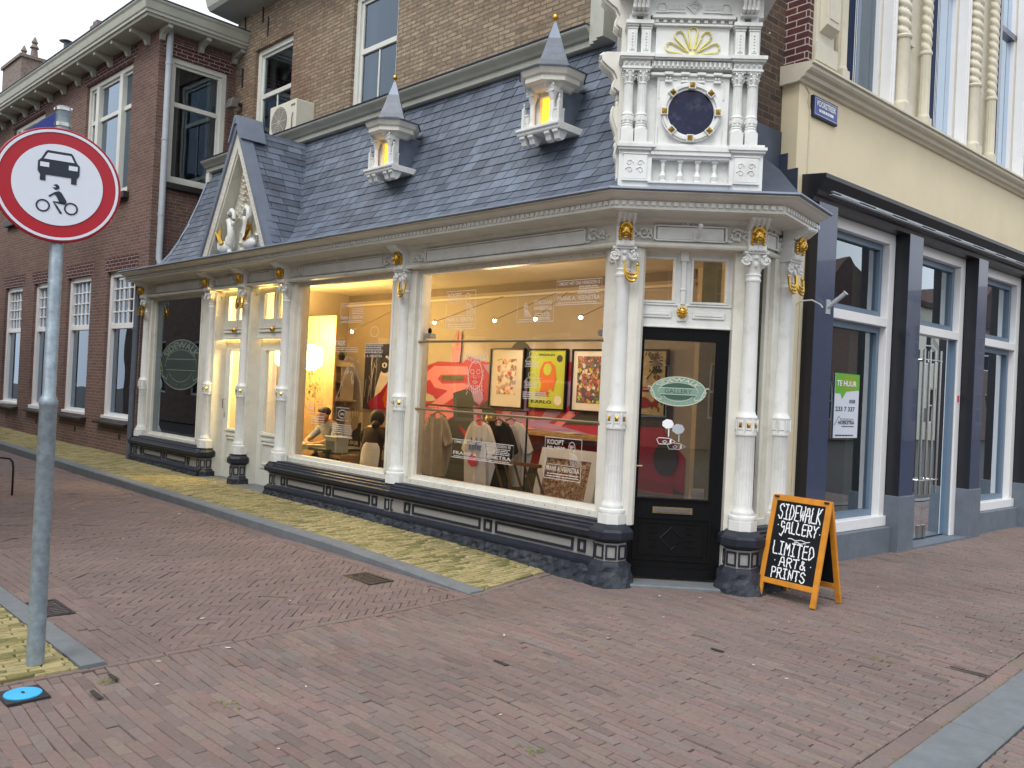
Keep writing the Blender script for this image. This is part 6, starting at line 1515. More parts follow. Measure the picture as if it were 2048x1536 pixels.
# eaves on brackets
def to_FL(M, x, y): p = FL.inverted() @ (M @ Vector((x, y, 0))); return (p.x, p.y)
g = G()
def sweepL(g, pr): sweep(g, [(-16, 0), (0, 0), to_FL(FR, 1.45, 0)], pr)
sweepL(g, [(-.05, 7.50), (.37, 7.50), (.38, 7.54), (.41, 7.55), (.41, 7.59), (.43, 7.61), (.455, 7.72), (.48, 7.755), (.48, 7.785), (-.05, 7.83)])
ev = build(g, 'eaves', 'eave_paint', hs_, FL)
g = G(); sweepL(g, [(.40, 7.787), (.495, 7.787), (.495, 7.803), (-.05, 7.86), (-.05, 7.84)]); build(g, 'gutter_edge', 'lead_dark', ev, FL)
def bracket(M, x): g = G(); g.M = FL.inverted() @ M; g.prof([(0, 7.30), (-.06, 7.30), (-.10, 7.38), (-.24, 7.42), (-.34, 7.44), (-.34, 7.50), (0, 7.50)], x-.04, x+.04); build(g, 'eave_bracket', 'eave_paint', ev, FL)
for k in range(18): bracket(FL, -.42-.83*k)
for x in (.03, .72, 1.36): bracket(FR, x)
g = G(); g.M = FR and FL.inverted() @ FR
g.tube([(.15, -.07, 7.52), (.15, -.07, 3.55), (.17, -.10, 3.45)], .055, 12)
for z in (6.9, 5.6, 4.3): g.lathe([(.062, z), (.062, z+.03)], .15, -.07, 12); g.box(.13, .17, -.07, 0, z, z+.03)
build(g, 'downpipe', 'pipe_grey', hs_, FL, smooth=True)
g = G(); g.M = None; g.tube([(-.10, -.10, 3.15), (-.10, -.12, .05)], .05, 12)
for z in (2.3, 1.3): g.lathe([(.058, z), (.058, z+.05)], -.10, -.11, 12)
build(g, 'downpipe', 'pipe_dark', hs_, FL, smooth=True)
for x in (-.9, -3.1, -5.4, -7.5): g = G(); g.box(x, x+.09, -.006, .0, .38, .47); build(g, 'wall_vent', 'dark_room', wl, FL)
# houses beyond with orange tiles, chimney and flue
t = empty('tiled_house', FL @ T(-14, 4, 0), 'house with orange clay tile roof rising behind the brick house eaves', 'building'); M = FL
g = G(); x0, x1 = -26, -11.6
n = 60
for i in range(n):
    a = x0+(x1-x0)*i/n; b = a+(x1-x0)/n*.96
    for j in range(7):
        z = 9.25+j*.25; yy = 2.0+j*.11
        if b > -11.3-max(0, z-9.95)*6.5: continue
        g.mesh([(a, yy, z), ((a+b)/2, yy-.05, z+.05), (b, yy, z), (b, yy+.12, z+.26), ((a+b)/2, yy+.07, z+.31), (a, yy+.12, z+.26)], [(0, 1, 4, 5), (1, 2, 3, 4)])
build(g, 'roof', 'orange_tiles', t, M, normals=False)
g = G(); g.box(-26, -11.7, 2.3, 7, 7, 9.5); build(g, 'wall', 'far_wall', t, M)
M = FL @ T(-17.0, 2.6, 8.55); t = empty('chimney', M, 'grey chimney stack with two clay pots at the far left', 'chimney'); g = G(); g.box(-.9, 1.1, -.4, .4, 0, 3.1); g.box(-.96, 1.16, -.46, .46, 3.0, 3.1); build(g, 'stack', 'chimney_brick', t, M)
for x in (-.15, .95): g = G(); g.lathe([(.12, 3.1), (.09, 3.4), (.14, 3.42), (.06, 3.55), (.10, 3.6), (.01, 3.8)], x, 0, 12); build(g, 'pot', 'chimney_brick', t, M)
M = FL @ T(-11.08, 2.0, 9.80); t = empty('roof_flue', M, 'thin metal flue pipe with flat cap above the eaves', 'flue'); g = G(); g.lathe([(.075, -1), (.075, .95)], n=12); build(g, 'pipe', 'pipe_dark', t, M); g = G(); g.lathe([(.19, .93), (.04, 1.0)], n=14); build(g, 'cap', 'pipe_dark', t, M)
M = FL @ T(-8.78, 2.1, 9.2); g = G(); g.box(-.26, .26, -.2, .2, 0, 1.38); g.box(-.2, .08, -.15, .15, 1.38, 1.5)
tag(build(g, 'chimney', 'chimney_brick', None, M), 'small square brick chimney top just above the brick house gutter', 'chimney')
# ------------------------------------------------------------------ cream building on the right
cb = empty('cream_building', FB, 'cream rendered building with black cornice, navy pilasters and tall shop windows', 'building')
XE = 9.6; YWL = .12
g = G(); wallh(g, -2.18, XE, 3.55, 4.70, YWL, [], .1); g.box(-2.18, -1.80, YWL, .4, 0, 3.56); g.f([(-2.18, YWL, 0), (-2.18, .40, 0), (-2.18, .40, 4.70), (-2.18, YWL, 4.70)])
build(g, 'stucco_wall', 'stucco', cb, FB)
g = G(); g.box(-2.182, -2.10, .055, .40, 4.82, 8.8); q_ = build(g, 'quoin_wall', 'quoin_brick', cb, FB)
g = G(); g.box(-2.72, -2.184, .30, .44, 3.2, 8.8); build(g, 'side_wall', 'brown_brick', cb, FB)
g = G(); z = 3.30
for i, (a, h) in enumerate(((-2.70, 4.45), (-2.62, 4.08), (-2.45, 3.84), (-2.30, 3.62))): pass
g.plate([(-2.95, 3.2), (-2.15, 3.2), (-2.15, 3.60), (-2.27, 3.60)] and [(-2.75, 3.2), (-2.2, 3.2), (-2.2, 3.3), (-2.75, 3.3)], .1, .12)
M2 = FB @ T(-2.19, .12, 0) @ RZ(-90)
g.M = FB.inverted() @ (FB @ T(-2.186, 0, 0) @ RZ(90)); g.plate([(.09, 3.2), (.09, 3.84), (.205, 3.84), (.205, 4.0), (.285, 4.0), (.285, 4.22), (.6, 4.22), (.6, 3.2)], 0, .012); g.M = None; g.box(-2.75, -2.20, .286, .297, 3.2, 4.22)
build(g, 'stepped_flashing', 'lead_dark', cb, FB)
# lower sill cornice and black shop cornice
g = G(); g.prof([(YWL, 4.66), (.09, 4.665), (.075, 4.685), (.04, 4.70), (.025, 4.73), (-.01, 4.745), (-.03, 4.765), (-.03, 4.795), (-.055, 4.80), (-.055, 4.82), (YWL+.3, 4.855), (YWL+.3, 4.66)], -2.24, XE); build(g, 'sill_cornice', 'cream_stone', cb, FB)
g = G(); g.prof([(.5, 3.545), (-.004, 3.545), (-.012, 3.585), (-.045, 3.60), (-.055, 3.64), (-.085, 3.68), (-.11, 3.73), (-.13, 3.745), (-.13, 3.785), (YWL, 3.81), (.5, 3.81)], -2.06, XE); bc = build(g, 'shop_cornice', 'dark_paint', cb, FB)
g = G()
for z in (3.622, 3.648): g.box(-1.85, XE, -.095, -.05, z, z+.009)
x = -1.7
while x < XE-1: g.box(x, x+.36, -.10, -.05, 3.633, 3.645); x += .72
build(g, 'awning_rails', 'pipe_grey', bc, FB)
pil = []
def pilaster(x0, x1):
    g = G(); g.box(x0, x1, 0, .34, .62, 3.56); p = build(g, 'pilaster', 'dark_paint', cb, FB)
    g = G(); g.box(x0+.002, x1, -.006, 0, .62, 3.555); build(g, 'face', 'navy_paint', p, FB)
    g = G(); g.box(x0-.02, x1+.02, -.03, .34, -.03, .62); build(g, 'plinth', 'blue_stone', p, FB, bevel=.005); return p
for a, b in ((-1.94, -1.58), (.03, .37), (2.0, 2.30), (3.98, 4.30), (6.0, 6.3), (8.0, 8.3)): pilaster(a, b)
def shopwin(x0, x1, door=False):
    y = .15; zb = .33 if not door else .02; g = G(); fw = .13
    g.box(x0, x1, y, y+.14, 3.43, 3.545); g.box(x0, x0+.06, y, y+.14, zb, 3.43); g.box(x1-fw, x1, y, y+.14, zb, 3.43); g.box(x0+.06, x1-fw, y, y+.14, 2.50, 2.60)
    if not door: g.box(x0, x1, y-.03, y+.14, .28, zb+.06)
    w_ = build(g, 'shop_window' if not door else 'shop_entrance', 'bright_frame', cb, FB, bevel=.004)
    g = G(); a, b = x0+.06, x1-fw
    for z0, z1 in ((2.60, 3.43),)+(((zb+.06, 2.50),) if not door else ()):
        for c, d, e, f_ in ((a, b, z0, z0+.07), (a, b, z1-.07, z1), (a, a+.06, z0+.07, z1-.07), (b-.06, b, z0+.07, z1-.07)): g.box(c, d, y+.08, y+.15, e, f_)
    if door: g.box(b-.03, b, y+.02, y+.12, .02, 2.5)
    build(g, 'inner_frame', 'blue_grey_paint', w_, FB, bevel=.003)
    g = G(); g.f([(a, y+.12, 2.65), (b, y+.12, 2.65), (b, y+.12, 3.40), (a, y+.12, 3.40)])
    if not door: g.f([(a, y+.12, zb+.1), (b, y+.12, zb+.1), (b, y+.12, 2.48), (a, y+.12, 2.48)])
    build(g, 'pane', 'street_glass', w_, FB)
    return w_
sw1 = shopwin(-1.55, .02); swd = shopwin(.38, 1.99, True); sw2_ = shopwin(2.31, 3.97); shopwin(4.31, 5.99); shopwin(6.31, 7.99)
for a, b in ((-1.56, .01), (2.32, 3.96), (4.32, 5.98), (6.32, 7.98)):
    g = G(); g.box(a, b, .05, .3, -.03, .277); build(g, 'stone_base', 'blue_stone', cb, FB, bevel=.004)
g = G(); g.box(.39, 1.98, -.02, .5, -.03, .02); build(g, 'threshold', 'blue_stone', cb, FB)
# glass entrance doors
g = G(); g.f([(.44, .22, .04), (1.16, .22, .04), (1.16, .22, 2.5), (.44, .22, 2.5)]); g.f([(1.165, .22, .04), (1.86, .22, .04), (1.86, .22, 2.5), (1.165, .22, 2.5)]); gd = build(g, 'glass_door', 'street_glass', cb, FB)
g = G()
for x in (.90, 1.06, 1.20, 1.36):
    g.tube([(x, .15, .58), (x, .15, 2.33)], .015, 8)
for z in (.75, 2.2): g.tube([(.86, .15, z), (1.40, .15, z)], .011, 8); g.tube([(.94, .15, z), (.94, .22, z)], .01, 6); g.tube([(1.32, .15, z), (1.32, .22, z)], .01, 6)
build(g, 'bar_handle', 'steel', gd, FB, smooth=True)
g = G(); g.box(1.06, 1.13, .20, .24, .04, .19); g.box(1.19, 1.26, .20, .24, .04, .19); g.box(1.14, 1.19, .205, .235, 1.45, 1.62); build(g, 'clamp', 'steel', gd, FB)
g = G(); g.box(1.90, 1.94, .14, .15, 1.72, 1.80); build(g, 'red_sticker', 'red_label', swd, FB)
# inside of the empty shop
g = G(); g.box(-1.9, 9, 1.3, 1.35, 0, 3.5); g.box(-1.9, 9, .4, 1.3, 3.48, 3.5); g.box(-1.95, -1.9, .4, 1.3, 0, 3.5); g.box(8.95, 9, .4, 1.3, 0, 3.5); sh = build(g, 'shop_interior', 'dim_room', cb, FB)
g = G(); g.box(-1.9, 9, .36, 1.3, .0, .03); build(g, 'shop_floor', 'dark_room', cb, FB)
g = G()
for x in (-.35, 3.55, 5.6): g.box(x, x+.22, .45, .9, .03, 3.45)
g.box(1.55, 1.95, .45, .55, .03, 3.45); build(g, 'inner_columns', 'logo_dim', cb, FB)
# upper floor of the cream building
Z0 = 4.87
g = G()
g.box(-2.10, 9.6, .16, .5, Z0-.02, 4.92); g.box(-2.10, 9.6, .3, .5, 8.0, 9.2)
bays = [(-1.34, -.32), (.66, 1.68), (2.66, 3.68), (4.66, 5.68), (6.66, 7.68)]
prev = -2.10
for a, b in bays+[(9.6, 9.7)]:
    g.box(prev, a, .20, .5, 4.92, 8.0); prev = b
uw = build(g, 'upper_wall', 'cream_stone', cb, FB)
g = G()
g.box(-2.09, -1.76, .02, .2, Z0, 8.5); g.box(-2.12, -1.73, -.01, .02, Z0, 5.05)
for i in range(4): g.box(-2.05+.075*i, -2.01+.075*i, .008, .02, 5.7, 8.5)
g.prof([(.02, 5.16), (-.06, 5.22), (-.06, 5.60), (.02, 5.64)], -2.04, -1.80); g.box(-2.0, -1.84, -.066, -.06, 5.28, 5.54)
build(g, 'corner_pilaster', 'cream_stone', uw, FB, bevel=.004)
g = G()
def panelmould(x0, x1, z0, z1):
    e = .014
    for a, b, c, d in ((x0, x1, z1-e, z1), (x0, x1, z0, z0+e), (x0, x0+e, z0+e, z1-e), (x1-e, x1, z0+e, z1-e)): g.box(a, b, .185, .2, c, d)
for a in (-1.70, -.02+.02, 1.98+.02, 3.98+.02, 5.98+.02):
    w_ = .24 if a < -1 else .26
    panelmould(a, a+w_, 5.02, 5.72); panelmould(a, a+w_, 5.86, 8.2); g.box(a-.03, a+w_+.03, .16, .2, 5.76, 5.82)
build(g, 'panel_mouldings', 'cream_stone', uw, FB)
def twisted(x, r_=.085, ph=0):
    g = G(); y = .12
    g.box(x-r_*1.15, x+r_*1.15, y-r_*1.15, .2, 4.87, 4.98)
    g.lathe([(r_*1.15, 4.98), (r_*1.15, 5.0), (r_, 5.02)], x, y, 16); g.lathe([(r_, 5.0), (r_, 5.03), (r_*.97, 5.70), (r_, 5.72)], x, y, 24, flute=(1, 2, 12, .008)); g.lathe([(r_*1.1, 5.72), (r_*1.2, 5.74), (r_*1.1, 5.76)], x, y, 16)
    n, m = 20, 150; v = []
    for j in range(m+1):
        z = 5.76+2.6*j/m
        for i in range(n):
            a = 2*math.pi*i/n; rr = r_*(.70+.36*abs(math.sin(a+z*ph*30))**.8); v.append((x+rr*math.cos(a), y+rr*math.sin(a), z))
    g.mesh(v, [(j*n+i, j*n+(i+1) % n, (j+1)*n+(i+1) % n, (j+1)*n+i) for j in range(m) for i in range(n)])
    return build(g, 'twisted_column', 'cream_stone', uw, FB, smooth=True)
tA = twisted(-1.44, .06, 1); tB = twisted(-.10, .085, 1)
for x in (1.90-(-.10), 3.90+.10, 5.90+.10): inst(tB, 'twisted_column', uw, FB @ T(x, 0, 0))
for x in (.50-(-1.44), 2.50+1.44, 4.5+1.44): inst(tA, 'twisted_column', uw, FB @ T(x, 0, 0))
def upper_win(x0, x1):
    y = .26; g = G(); z0, z1 = 4.90, 8.0
    g.box(x0, x0+.05, y, y+.08, z0, z1); g.box(x1-.05, x1, y, y+.08, z0, z1); g.box(x0+.05, x1-.05, y, y+.08, z0, z0+.08); g.k = 1
    c = x0+(x1-x0)*.42; g.box(c-.035, c-.004, y-.02, y+.08, z0, z1); g.box(c+.004, c+.035, y-.02, y+.08, z0, z1)
    if x0 > 0: g.box(x0, x1, y-.01, y+.07, 6.9, 6.98)
    g.k = 0; g.box(x1-.015, x1+.085, .12, .24, z0, z1); g.box(x1+.02, x1+.045, .108, .12, z0, z1)
    w_ = build(g, 'window', ['bright_frame', 'navy_paint'], cb, FB, bevel=.003)
    g = G(); g.f([(x0+.04, y+.05, z0), (x1-.04, y+.05, z0), (x1-.04, y+.05, z1), (x0+.04, y+.05, z1)]); build(g, 'pane', 'upper_glass', w_, FB)
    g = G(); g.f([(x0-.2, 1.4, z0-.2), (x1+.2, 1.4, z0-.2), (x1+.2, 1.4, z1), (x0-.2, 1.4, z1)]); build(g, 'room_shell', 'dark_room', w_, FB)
    g = G(); v = []
    for i in range(12): xx = x1-.06-.28*i/11; v += [(xx, y+.2+.02*math.sin(i*2), z0), (xx, y+.2+.02*math.sin(i*2), z1)]
    g.mesh(v, [(2*i, 2*i+2, 2*i+3, 2*i+1) for i in range(11)]); build(g, 'curtain', 'curtain', w_, FB, normals=False)
    return w_
u1 = upper_win(*bays[0]); u2 = upper_win(*bays[1])
for k in (2, 3, 4): copy_part(u2, cb, FB @ T(bays[k][0]-bays[1][0], 0, 0))
# ------------------------------------------------------------------ buildings across the streets, mirrored in the glass
def far_house(M, w_, h, roof, label, wm='far_wall'):
    t = empty('town_house', M, label, 'building', 'houses across the street that mirror in the shop glass'); g = G(); holes = []
    n = int(w_/2.2)
    for f_ in range(int(h/3.2)):
        for i in range(n): x = -w_/2+w_*(i+.5)/n; holes.append((x-.5, x+.5, .9+3.2*f_, 2.7+3.2*f_))
    wallh(g, -w_/2, w_/2, 0, h, 0, holes, .15); g.f([(-w_/2, 0, 0), (-w_/2, 6, 0), (-w_/2, 6, h), (-w_/2, 0, h)]); g.f([(w_/2, 0, 0), (w_/2, 6, 0), (w_/2, 6, h), (w_/2, 0, h)]); g.f([(-w_/2, 6, 0), (w_/2, 6, 0), (w_/2, 6, h), (-w_/2, 6, h)])
    build(g, 'wall', wm, t, M); g = G()
    if roof: g.plate([(-w_/2-.2, h), (w_/2+.2, h), (0, h+w_*.32)], -.1, 6)
    else: g.box(-w_/2, w_/2, -.2, 6, h, h+.25)
    build(g, 'roof', 'far_roof', t, M); g = G()
    for a, b, c, d in holes:
        g.box(a, a+.07, .1, .15, c, d); g.box(b-.07, b, .1, .15, c, d); g.box(a+.07, b-.07, .1, .15, c, c+.07); g.box(a+.07, b-.07, .1, .15, d-.07, d); g.box(a+.07, b-.07, .11, .15, (c+d)/2-.03, (c+d)/2+.03)
    build(g, 'window_frames', 'bright_frame', t, M); g = G()
    for a, b, c, d in holes: g.f([(a, .14, c), (b, .14, c), (b, .14, d), (a, .14, d)])
    build(g, 'window_panes', 'dark_room', t, M)
    return t
def facing(x, y, deg): return T(x, y, 0) @ RZ(deg)
# across the main street (faces the cream building)
ln = [('brick house with a steep gable mirrored in the first shop window', 10, 5.2, True, 21.5), ('pale flat roofed house mirrored in the glass doors', 8.0, 7.0, False, 30.6), ('brick house mirrored in the far shop window', 8.0, 6.6, True, 38.8), ('pale town house at the far end of the mirrored row', 12.0, 8.6, False, 49)]
for lb, w_, h, rf_, s_ in ln:
    p = FB @ Vector((s_+6, -14.5, 0)); far_house(T(p.x, p.y, 0) @ RZ(math.degrees(math.atan2(.655, .7556))+180), w_, h, rf_, lb, 'far_wall' if rf_ else 'cream_stone')
for lb, w_, h, rf_, s_, wm in (('brick house across the alley facing the dark gallery window', 7, 6.5, False, -6.5, 'far_wall'), ('dark brick house further down the alley', 7, 7.5, False, -14, 'far_wall'), ('brick house at the deep end of the alley', 8, 7, True, -22, 'far_wall')):
    p = FA @ Vector((s_, -6.0, 0)); far_house(T(p.x, p.y, 0) @ RZ(-45.05+180), w_, h, rf_, lb, wm)
for lb, w_, h, rf_, x in (('house behind the photographer with a pointed roof', 6, 6, True, -4), ('flat roofed house behind the photographer', 7, 6.5, False, 2.7), ('gabled house behind the photographer to the right', 6, 5.5, True, 9.4)):
    far_house(T(x, -13, 0) @ RZ(180), w_, h, rf_, lb)

# ------------------------------------------------------------------ traffic sign
SX, SY = -2.478, 4.512
M = T(SX, SY, .012); t = empty('traffic_sign', M, 'round red and white traffic sign with car and moped on a galvanised pole', 'traffic sign')
g = G(); g.lathe([(.044, 0), (.043, 1.38), (.046, 1.385), (.046, 1.41), (.040, 1.425), (.033, 1.44), (.033, 2.99)], n=24); build(g, 'pole', 'galvanised', t, M, smooth=True)
g = G(); g.lathe([(.037, 2.86), (.037, 2.965), (.040, 2.97), (.040, 2.985), (.03, 2.99)], n=20); build(g, 'collar', 'galvanised', t, M, smooth=True)
MS = T(SX-.012, SY, 2.570) @ RZ(31) @ T(0, -.052, 0)
g = G(); n = 56; c_ = lambda r_, y: [(r_*math.cos(2*math.pi*i/n), y, r_*math.sin(2*math.pi*i/n)) for i in range(n)]
rows = [c_(.285, .022), c_(.303, .022), c_(.306, .010), c_(.304, 0.0), c_(.299, -.004)]; v = [p for r_ in rows for p in r_]
g.mesh(v, [(j*n+i, j*n+(i+1) % n, (j+1)*n+(i+1) % n, (j+1)*n+i) for j in range(4) for i in range(n)]); g.f(c_(.299, -.002)); g.k = 1; g.f(c_(.285, .012)); g.k = 0
disc = build(g, 'disc', ['sign_red', 'pipe_grey'], t, MS)
g = G()
def ring(g, r0, r1, y):
    v = []
    for i in range(n): a = 2*math.pi*i/n; v += [(r0*math.cos(a), y, r0*math.sin(a)), (r1*math.cos(a), y, r1*math.sin(a))]
    g.mesh(v, [(2*i, 2*((i+1) % n), 2*((i+1) % n)+1, 2*i+1) for i in range(n)])
g.k = 0; ring(g, .278, .292, -.006); g.f(c_(.215, -.006)); g.k = 1; y = -.009
K = .052
car = [(-.098, .062), (-.098, .012), (-.088, -.006), (.088, -.006), (.098, .012), (.098, .062), (.084, .076), (.064, .116), (.056, .124), (-.056, .124), (-.064, .116), (-.084, .076)]
q_ = lambda pts, k_=K: [(a, y, b+k_) for a, b in pts]
g.f(q_(car)); g.f(q_(((-.086, -.006), (-.060, -.006), (-.060, -.038), (-.086, -.038)))); g.f(q_(((.060, -.006), (.086, -.006), (.086, -.038), (.060, -.038))))
g.k = 0; y -= .002; g.f(q_(((-.072, .076), (.072, .076), (.054, .110), (-.054, .110)))); g.f(q_(((-.088, .034), (-.046, .034), (-.046, .058), (-.088, .058)))); g.f(q_(((.046, .034), (.088, .034), (.088, .058), (.046, .058)))); y += .002
g.k = 1
for cx in (-.066, .066): g.ribbon([(cx+.0295*math.cos(t_*.35), -.118+.0295*math.sin(t_*.35)) for t_ in range(18)], .008, y, True)
g.f(q_(((-.014, -.040), (.006, -.032), (.018, -.040), (.044, -.082), (.042, -.094), (.028, -.100), (.012, -.096), (.008, -.088), (-.006, -.060), (-.014, -.052), (-.038, -.070), (-.043, -.063)), 0))
g.ribbon([(.036, -.094), (.010, -.093), (-.018, -.092), (-.004, -.112), (.014, -.140), (.018, -.146)], .010, y); g.ribbon([(.012, -.146), (.024, -.146)], .008, y)
g.f([(-.008+.015*math.cos(t_*.5), y, -.012+.015*math.sin(t_*.5)) for t_ in range(13)]); g.k = 0; g.f([(a, y-.002, b) for a, b in ((-.026, -.008), (-.012, -.008), (-.012, -.016), (-.026, -.014))])
build(g, 'pictogram', ['sign_white', 'sign_black'], disc, MS, normals=False)
MN = T(SX, SY, 2.88) @ RZ(135)     # blue street name plate, edge towards the viewer
g = G(); g.box(.04, .62, -.012, .012, 0, .115); pn = build(g, 'name_plate', 'pipe_dark', t, MN)
g = G(); g.box(.05, .61, -.016, -.012, .01, .105); g.box(.05, .61, .012, .016, .01, .105); build(g, 'plate_face', 'sign_blue', pn, MN)
g = G(); g.lathe([(.042, 2.88), (.042, 2.90)], n=16); g.lathe([(.042, 2.965), (.042, 2.98)], n=16); g.box(-.05, .05, -.006, .006, 2.972, 2.984)
build(g, 'clamp', 'steel', t, M)
# ------------------------------------------------------------------ chalk board
P0, P1 = Vector((2.107, 6.975)), Vector((2.443, 6.563)); MB = frame(P0, (P1-P0)); Wb = (P1-P0).length
# board leans back; the second leaf opens away from the viewer
t = empty('sandwich_board', MB @ T(0, 0, .004), 'orange framed chalkboard A-board by the black door reading SIDEWALK GALLERY LIMITED ART & PRINTS', 'sandwich board'); MB = WM[t]
def leaf(sgn, name, y0):
    M = MB @ T(0, y0, 0) @ Matrix.Rotation(R(-sgn*13.0), 4, 'X'); L_ = .845
    g = G(); e = .045
    g.box(0, e, -.012, .012, 0, L_); g.box(Wb-e, Wb, -.012, .012, 0, L_); g.box(e, Wb-e, -.012, .012, L_-e, L_); g.box(e, Wb-e, -.012, .012, .115, .115+e)
    f_ = build(g, name, 'orange_wood', t, M, bevel=.003)
    g = G(); g.box(e-.005, Wb-e+.005, -.005, .005, .155, L_-e+.005); build(g, 'slate_panel', 'black_board', f_, M); return f_, M
f1, M1 = leaf(1, 'front_frame', 0); f2, M2 = leaf(-1, 'rear_frame', .385)
g = G(); g.box(.02, .06, .165, .215, .808, .822); g.box(Wb-.06, Wb-.02, .165, .215, .808, .822); build(g, 'hinge', 'iron', t, MB)
GL = {
 'S': [[(.9, .85), (.7, 1), (.3, 1), (.1, .8), (.25, .62), (.7, .45), (.9, .25), (.7, .02), (.3, 0), (.08, .18)]],
 'I': [[(.2, 1), (.8, 1)], [(.5, 1), (.5, 0)], [(.2, 0), (.8, 0)]], 'D': [[(.15, 0), (.15, 1), (.6, .97), (.9, .65), (.9, .3), (.6, .03), (.15, 0)]],
 'E': [[(.9, 1), (.15, 1), (.15, 0), (.9, 0)], [(.15, .52), (.7, .52)]], 'W': [[(.05, 1), (.25, 0), (.5, .7), (.75, 0), (.95, 1)]], 'A': [[(.05, 0), (.3, .95), (.7, .95), (.95, 0)], [(.15, .42), (.85, .42)]],
 'L': [[(.15, 1), (.15, 0), (.9, 0)]], 'K': [[(.15, 1), (.15, 0)], [(.9, 1), (.2, .5), (.95, 0)]], 'G': [[(.85, .85), (.6, 1), (.2, .95), (.1, .55), (.5, .45), (.85, .6), (.85, .1), (.5, -.35), (.1, -.2)]], 'R': [[(.15, 0), (.15, 1), (.75, .98), (.9, .75), (.7, .52), (.15, .5)], [(.5, .5), (.95, 0)]],
 'Y': [[(.05, 1), (.5, .5), (.95, 1)], [(.5, .5), (.45, 0)]], 'M': [[(.05, 0), (.12, 1), (.5, .45), (.88, 1), (.95, 0)]], 'T': [[(.05, 1), (.95, 1)], [(.5, 1), (.5, 0)]], 'P': [[(.15, 0), (.15, 1), (.75, .98), (.9, .75), (.7, .5), (.15, .48)]], 'N': [[(.1, 0), (.12, 1), (.85, 0), (.9, 1)]],
 '&': [[(.95, .0), (.35, .7), (.4, .97), (.65, .9), (.6, .68), (.15, .35), (.2, .05), (.6, .0), (.9, .4)]], '.': [[(.4, .4), (.6, .45)]]}
g = G(); yy = -.0065
def chalk(word, x0, x1, z0, z1, w_=.0100, slope=-.0):
    n = len(word); cw = (x1-x0)/n; r2 = random.Random(len(word)*7)
    for i, ch in enumerate(word):
        for st in GL.get(ch, []):
            pts = []
            for j in range(len(st)-1):
                a, b = st[j], st[j+1]; m = max(2, int(math.dist(a, b)/.16))
                for k in range(m): u = k/m; pts.append((a[0]+(b[0]-a[0])*u, a[1]+(b[1]-a[1])*u))
            pts.append(st[-1])
            P_ = [(x0+cw*(i+.06+.86*p[0])+r2.uniform(-.0034, .0034), z0+(z1-z0)*p[1]+r2.uniform(-.0034, .0034)+slope*(i/n)) for p in pts]
            g.ribbon(P_, w_, yy)
            for p in (P_[0], P_[-1]): g.f([(p[0]+w_*.62*math.cos(q*.8), yy-.0003, p[1]+w_*.62*math.sin(q*.8)) for q in range(8)])
chalk('SIDEWALK', .075, .465, .655, .775); chalk('GALLERY', .11, .455, .545, .635)
g.ribbon([(.20+.018*k, .500+.005*math.sin(k*1.2)) for k in range(12)], .006, yy); g.ribbon([(.26+.015*k, .480+.005*math.sin(k*1.2)) for k in range(8)], .006, yy)
chalk('LIMITED', .075, .455, .365, .465); chalk('ART&', .155, .40, .275, .345); chalk('PRINTS', .095, .41, .175, .255)
for p in ((.09, .60), (.47, .575), (.115, .31), (.44, .31)): g.f([(p[0]+.005*math.cos(q*.8), yy, p[1]+.005*math.sin(q*.8)) for q in range(8)])
build(g, 'chalk_lettering', 'chalk', f1, M1, normals=False)
# ------------------------------------------------------------------ signs and small things on the walls
M = FB @ T(-1.97, YWL-.03, 4.40); t = empty('street_name_sign', M, 'blue enamel street sign VOORSTREEK high on the cream wall', 'street sign'); g = G(); g.box(0, .47, 0, .03, 0, .20); build(g, 'backing', 'iron', t, M); g = G(); g.box(.012, .458, -.006, 0, .012, .188); build(g, 'plate', 'sign_blue', t, M)
g = G(); y = -.0085; text(g, 'VOORSTREEK', .045, .425, .105, .165, y, .035); text(g, 'RJP BUOP DE KEIMPEMA', .09, .38, .052, .085, y, .01) if 0 else lines(g, .09, .38, (.055,), .028, y)
g.ribbon([(.03, .022), (.44, .022), (.449, .031), (.449, .169), (.44, .178), (.03, .178), (.021, .169), (.021, .031)], .004, y, True); build(g, 'lettering', 'white_ink', t, M, normals=False)
M = FB @ T(-.99, .255, 1.255); t = empty('rental_poster', M, 'white and green TE HUUR poster in the first cream building shop window', 'poster'); W_, H_ = .52, .69; g = G(); g.box(0, W_, 0, .006, 0, H_); build(g, 'sheet', 'sign_white', t, M)
g = G(); y = -.002; g.k = 0; g.f([(0, y, .52), (0, y, H_), (W_, y, H_), (W_, y, .52), (.24, y, .50), (.15, y, .415), (.11, y, .475), (0, y, .475)]); g.k = 1; g.f([(.30+.17*math.cos(t_*.4), y-.001, .59+.085*math.sin(t_*.4)) for t_ in range(16)])
g.k = 2; text(g, 'TE HUUR', .02, .45, .555, .615, y-.003, .025)
g.k = 3; text(g, '058', .31, .44, .375, .415, y, .02); text(g, '233 7 337', .02, .44, .285, .335, y, .02); text(g, 'HOEKSTRA', .09, .44, .145, .185, y, .03); g.ribbon([(.01, .135), (.10, .235), (.15, .19)], .008, y); g.ribbon([(.15, .205), (.42, .205)], .004, y); g.ribbon([(.15, .192), (.42, .192)], .003, y)
lines(g, .16, .43, (.118,), .010, y); lines(g, .02, .42, (.02,), .014, y); lines(g, .01, .03, (.10, .085, .07), .006, y)
build(g, 'lettering', ['lime_green', 'olive_green', 'white_ink', 'sign_black'], t, M, normals=False)
M = FB @ T(-.75, .62, .03); t = empty('plastic_bag', M, 'crumpled white plastic bag on the floor behind the first street window', 'bag'); g = G(); g.ball((0, 0, .22), .24, 14, 10, (1, .6, .85))
for v_ in g.bm.verts: v_.co += Vector((rnd.uniform(-.03, .03), rnd.uniform(-.03, .03), rnd.uniform(-.03, .03)))
build(g, 'bag', 'cloth_white', t, M, smooth=True)
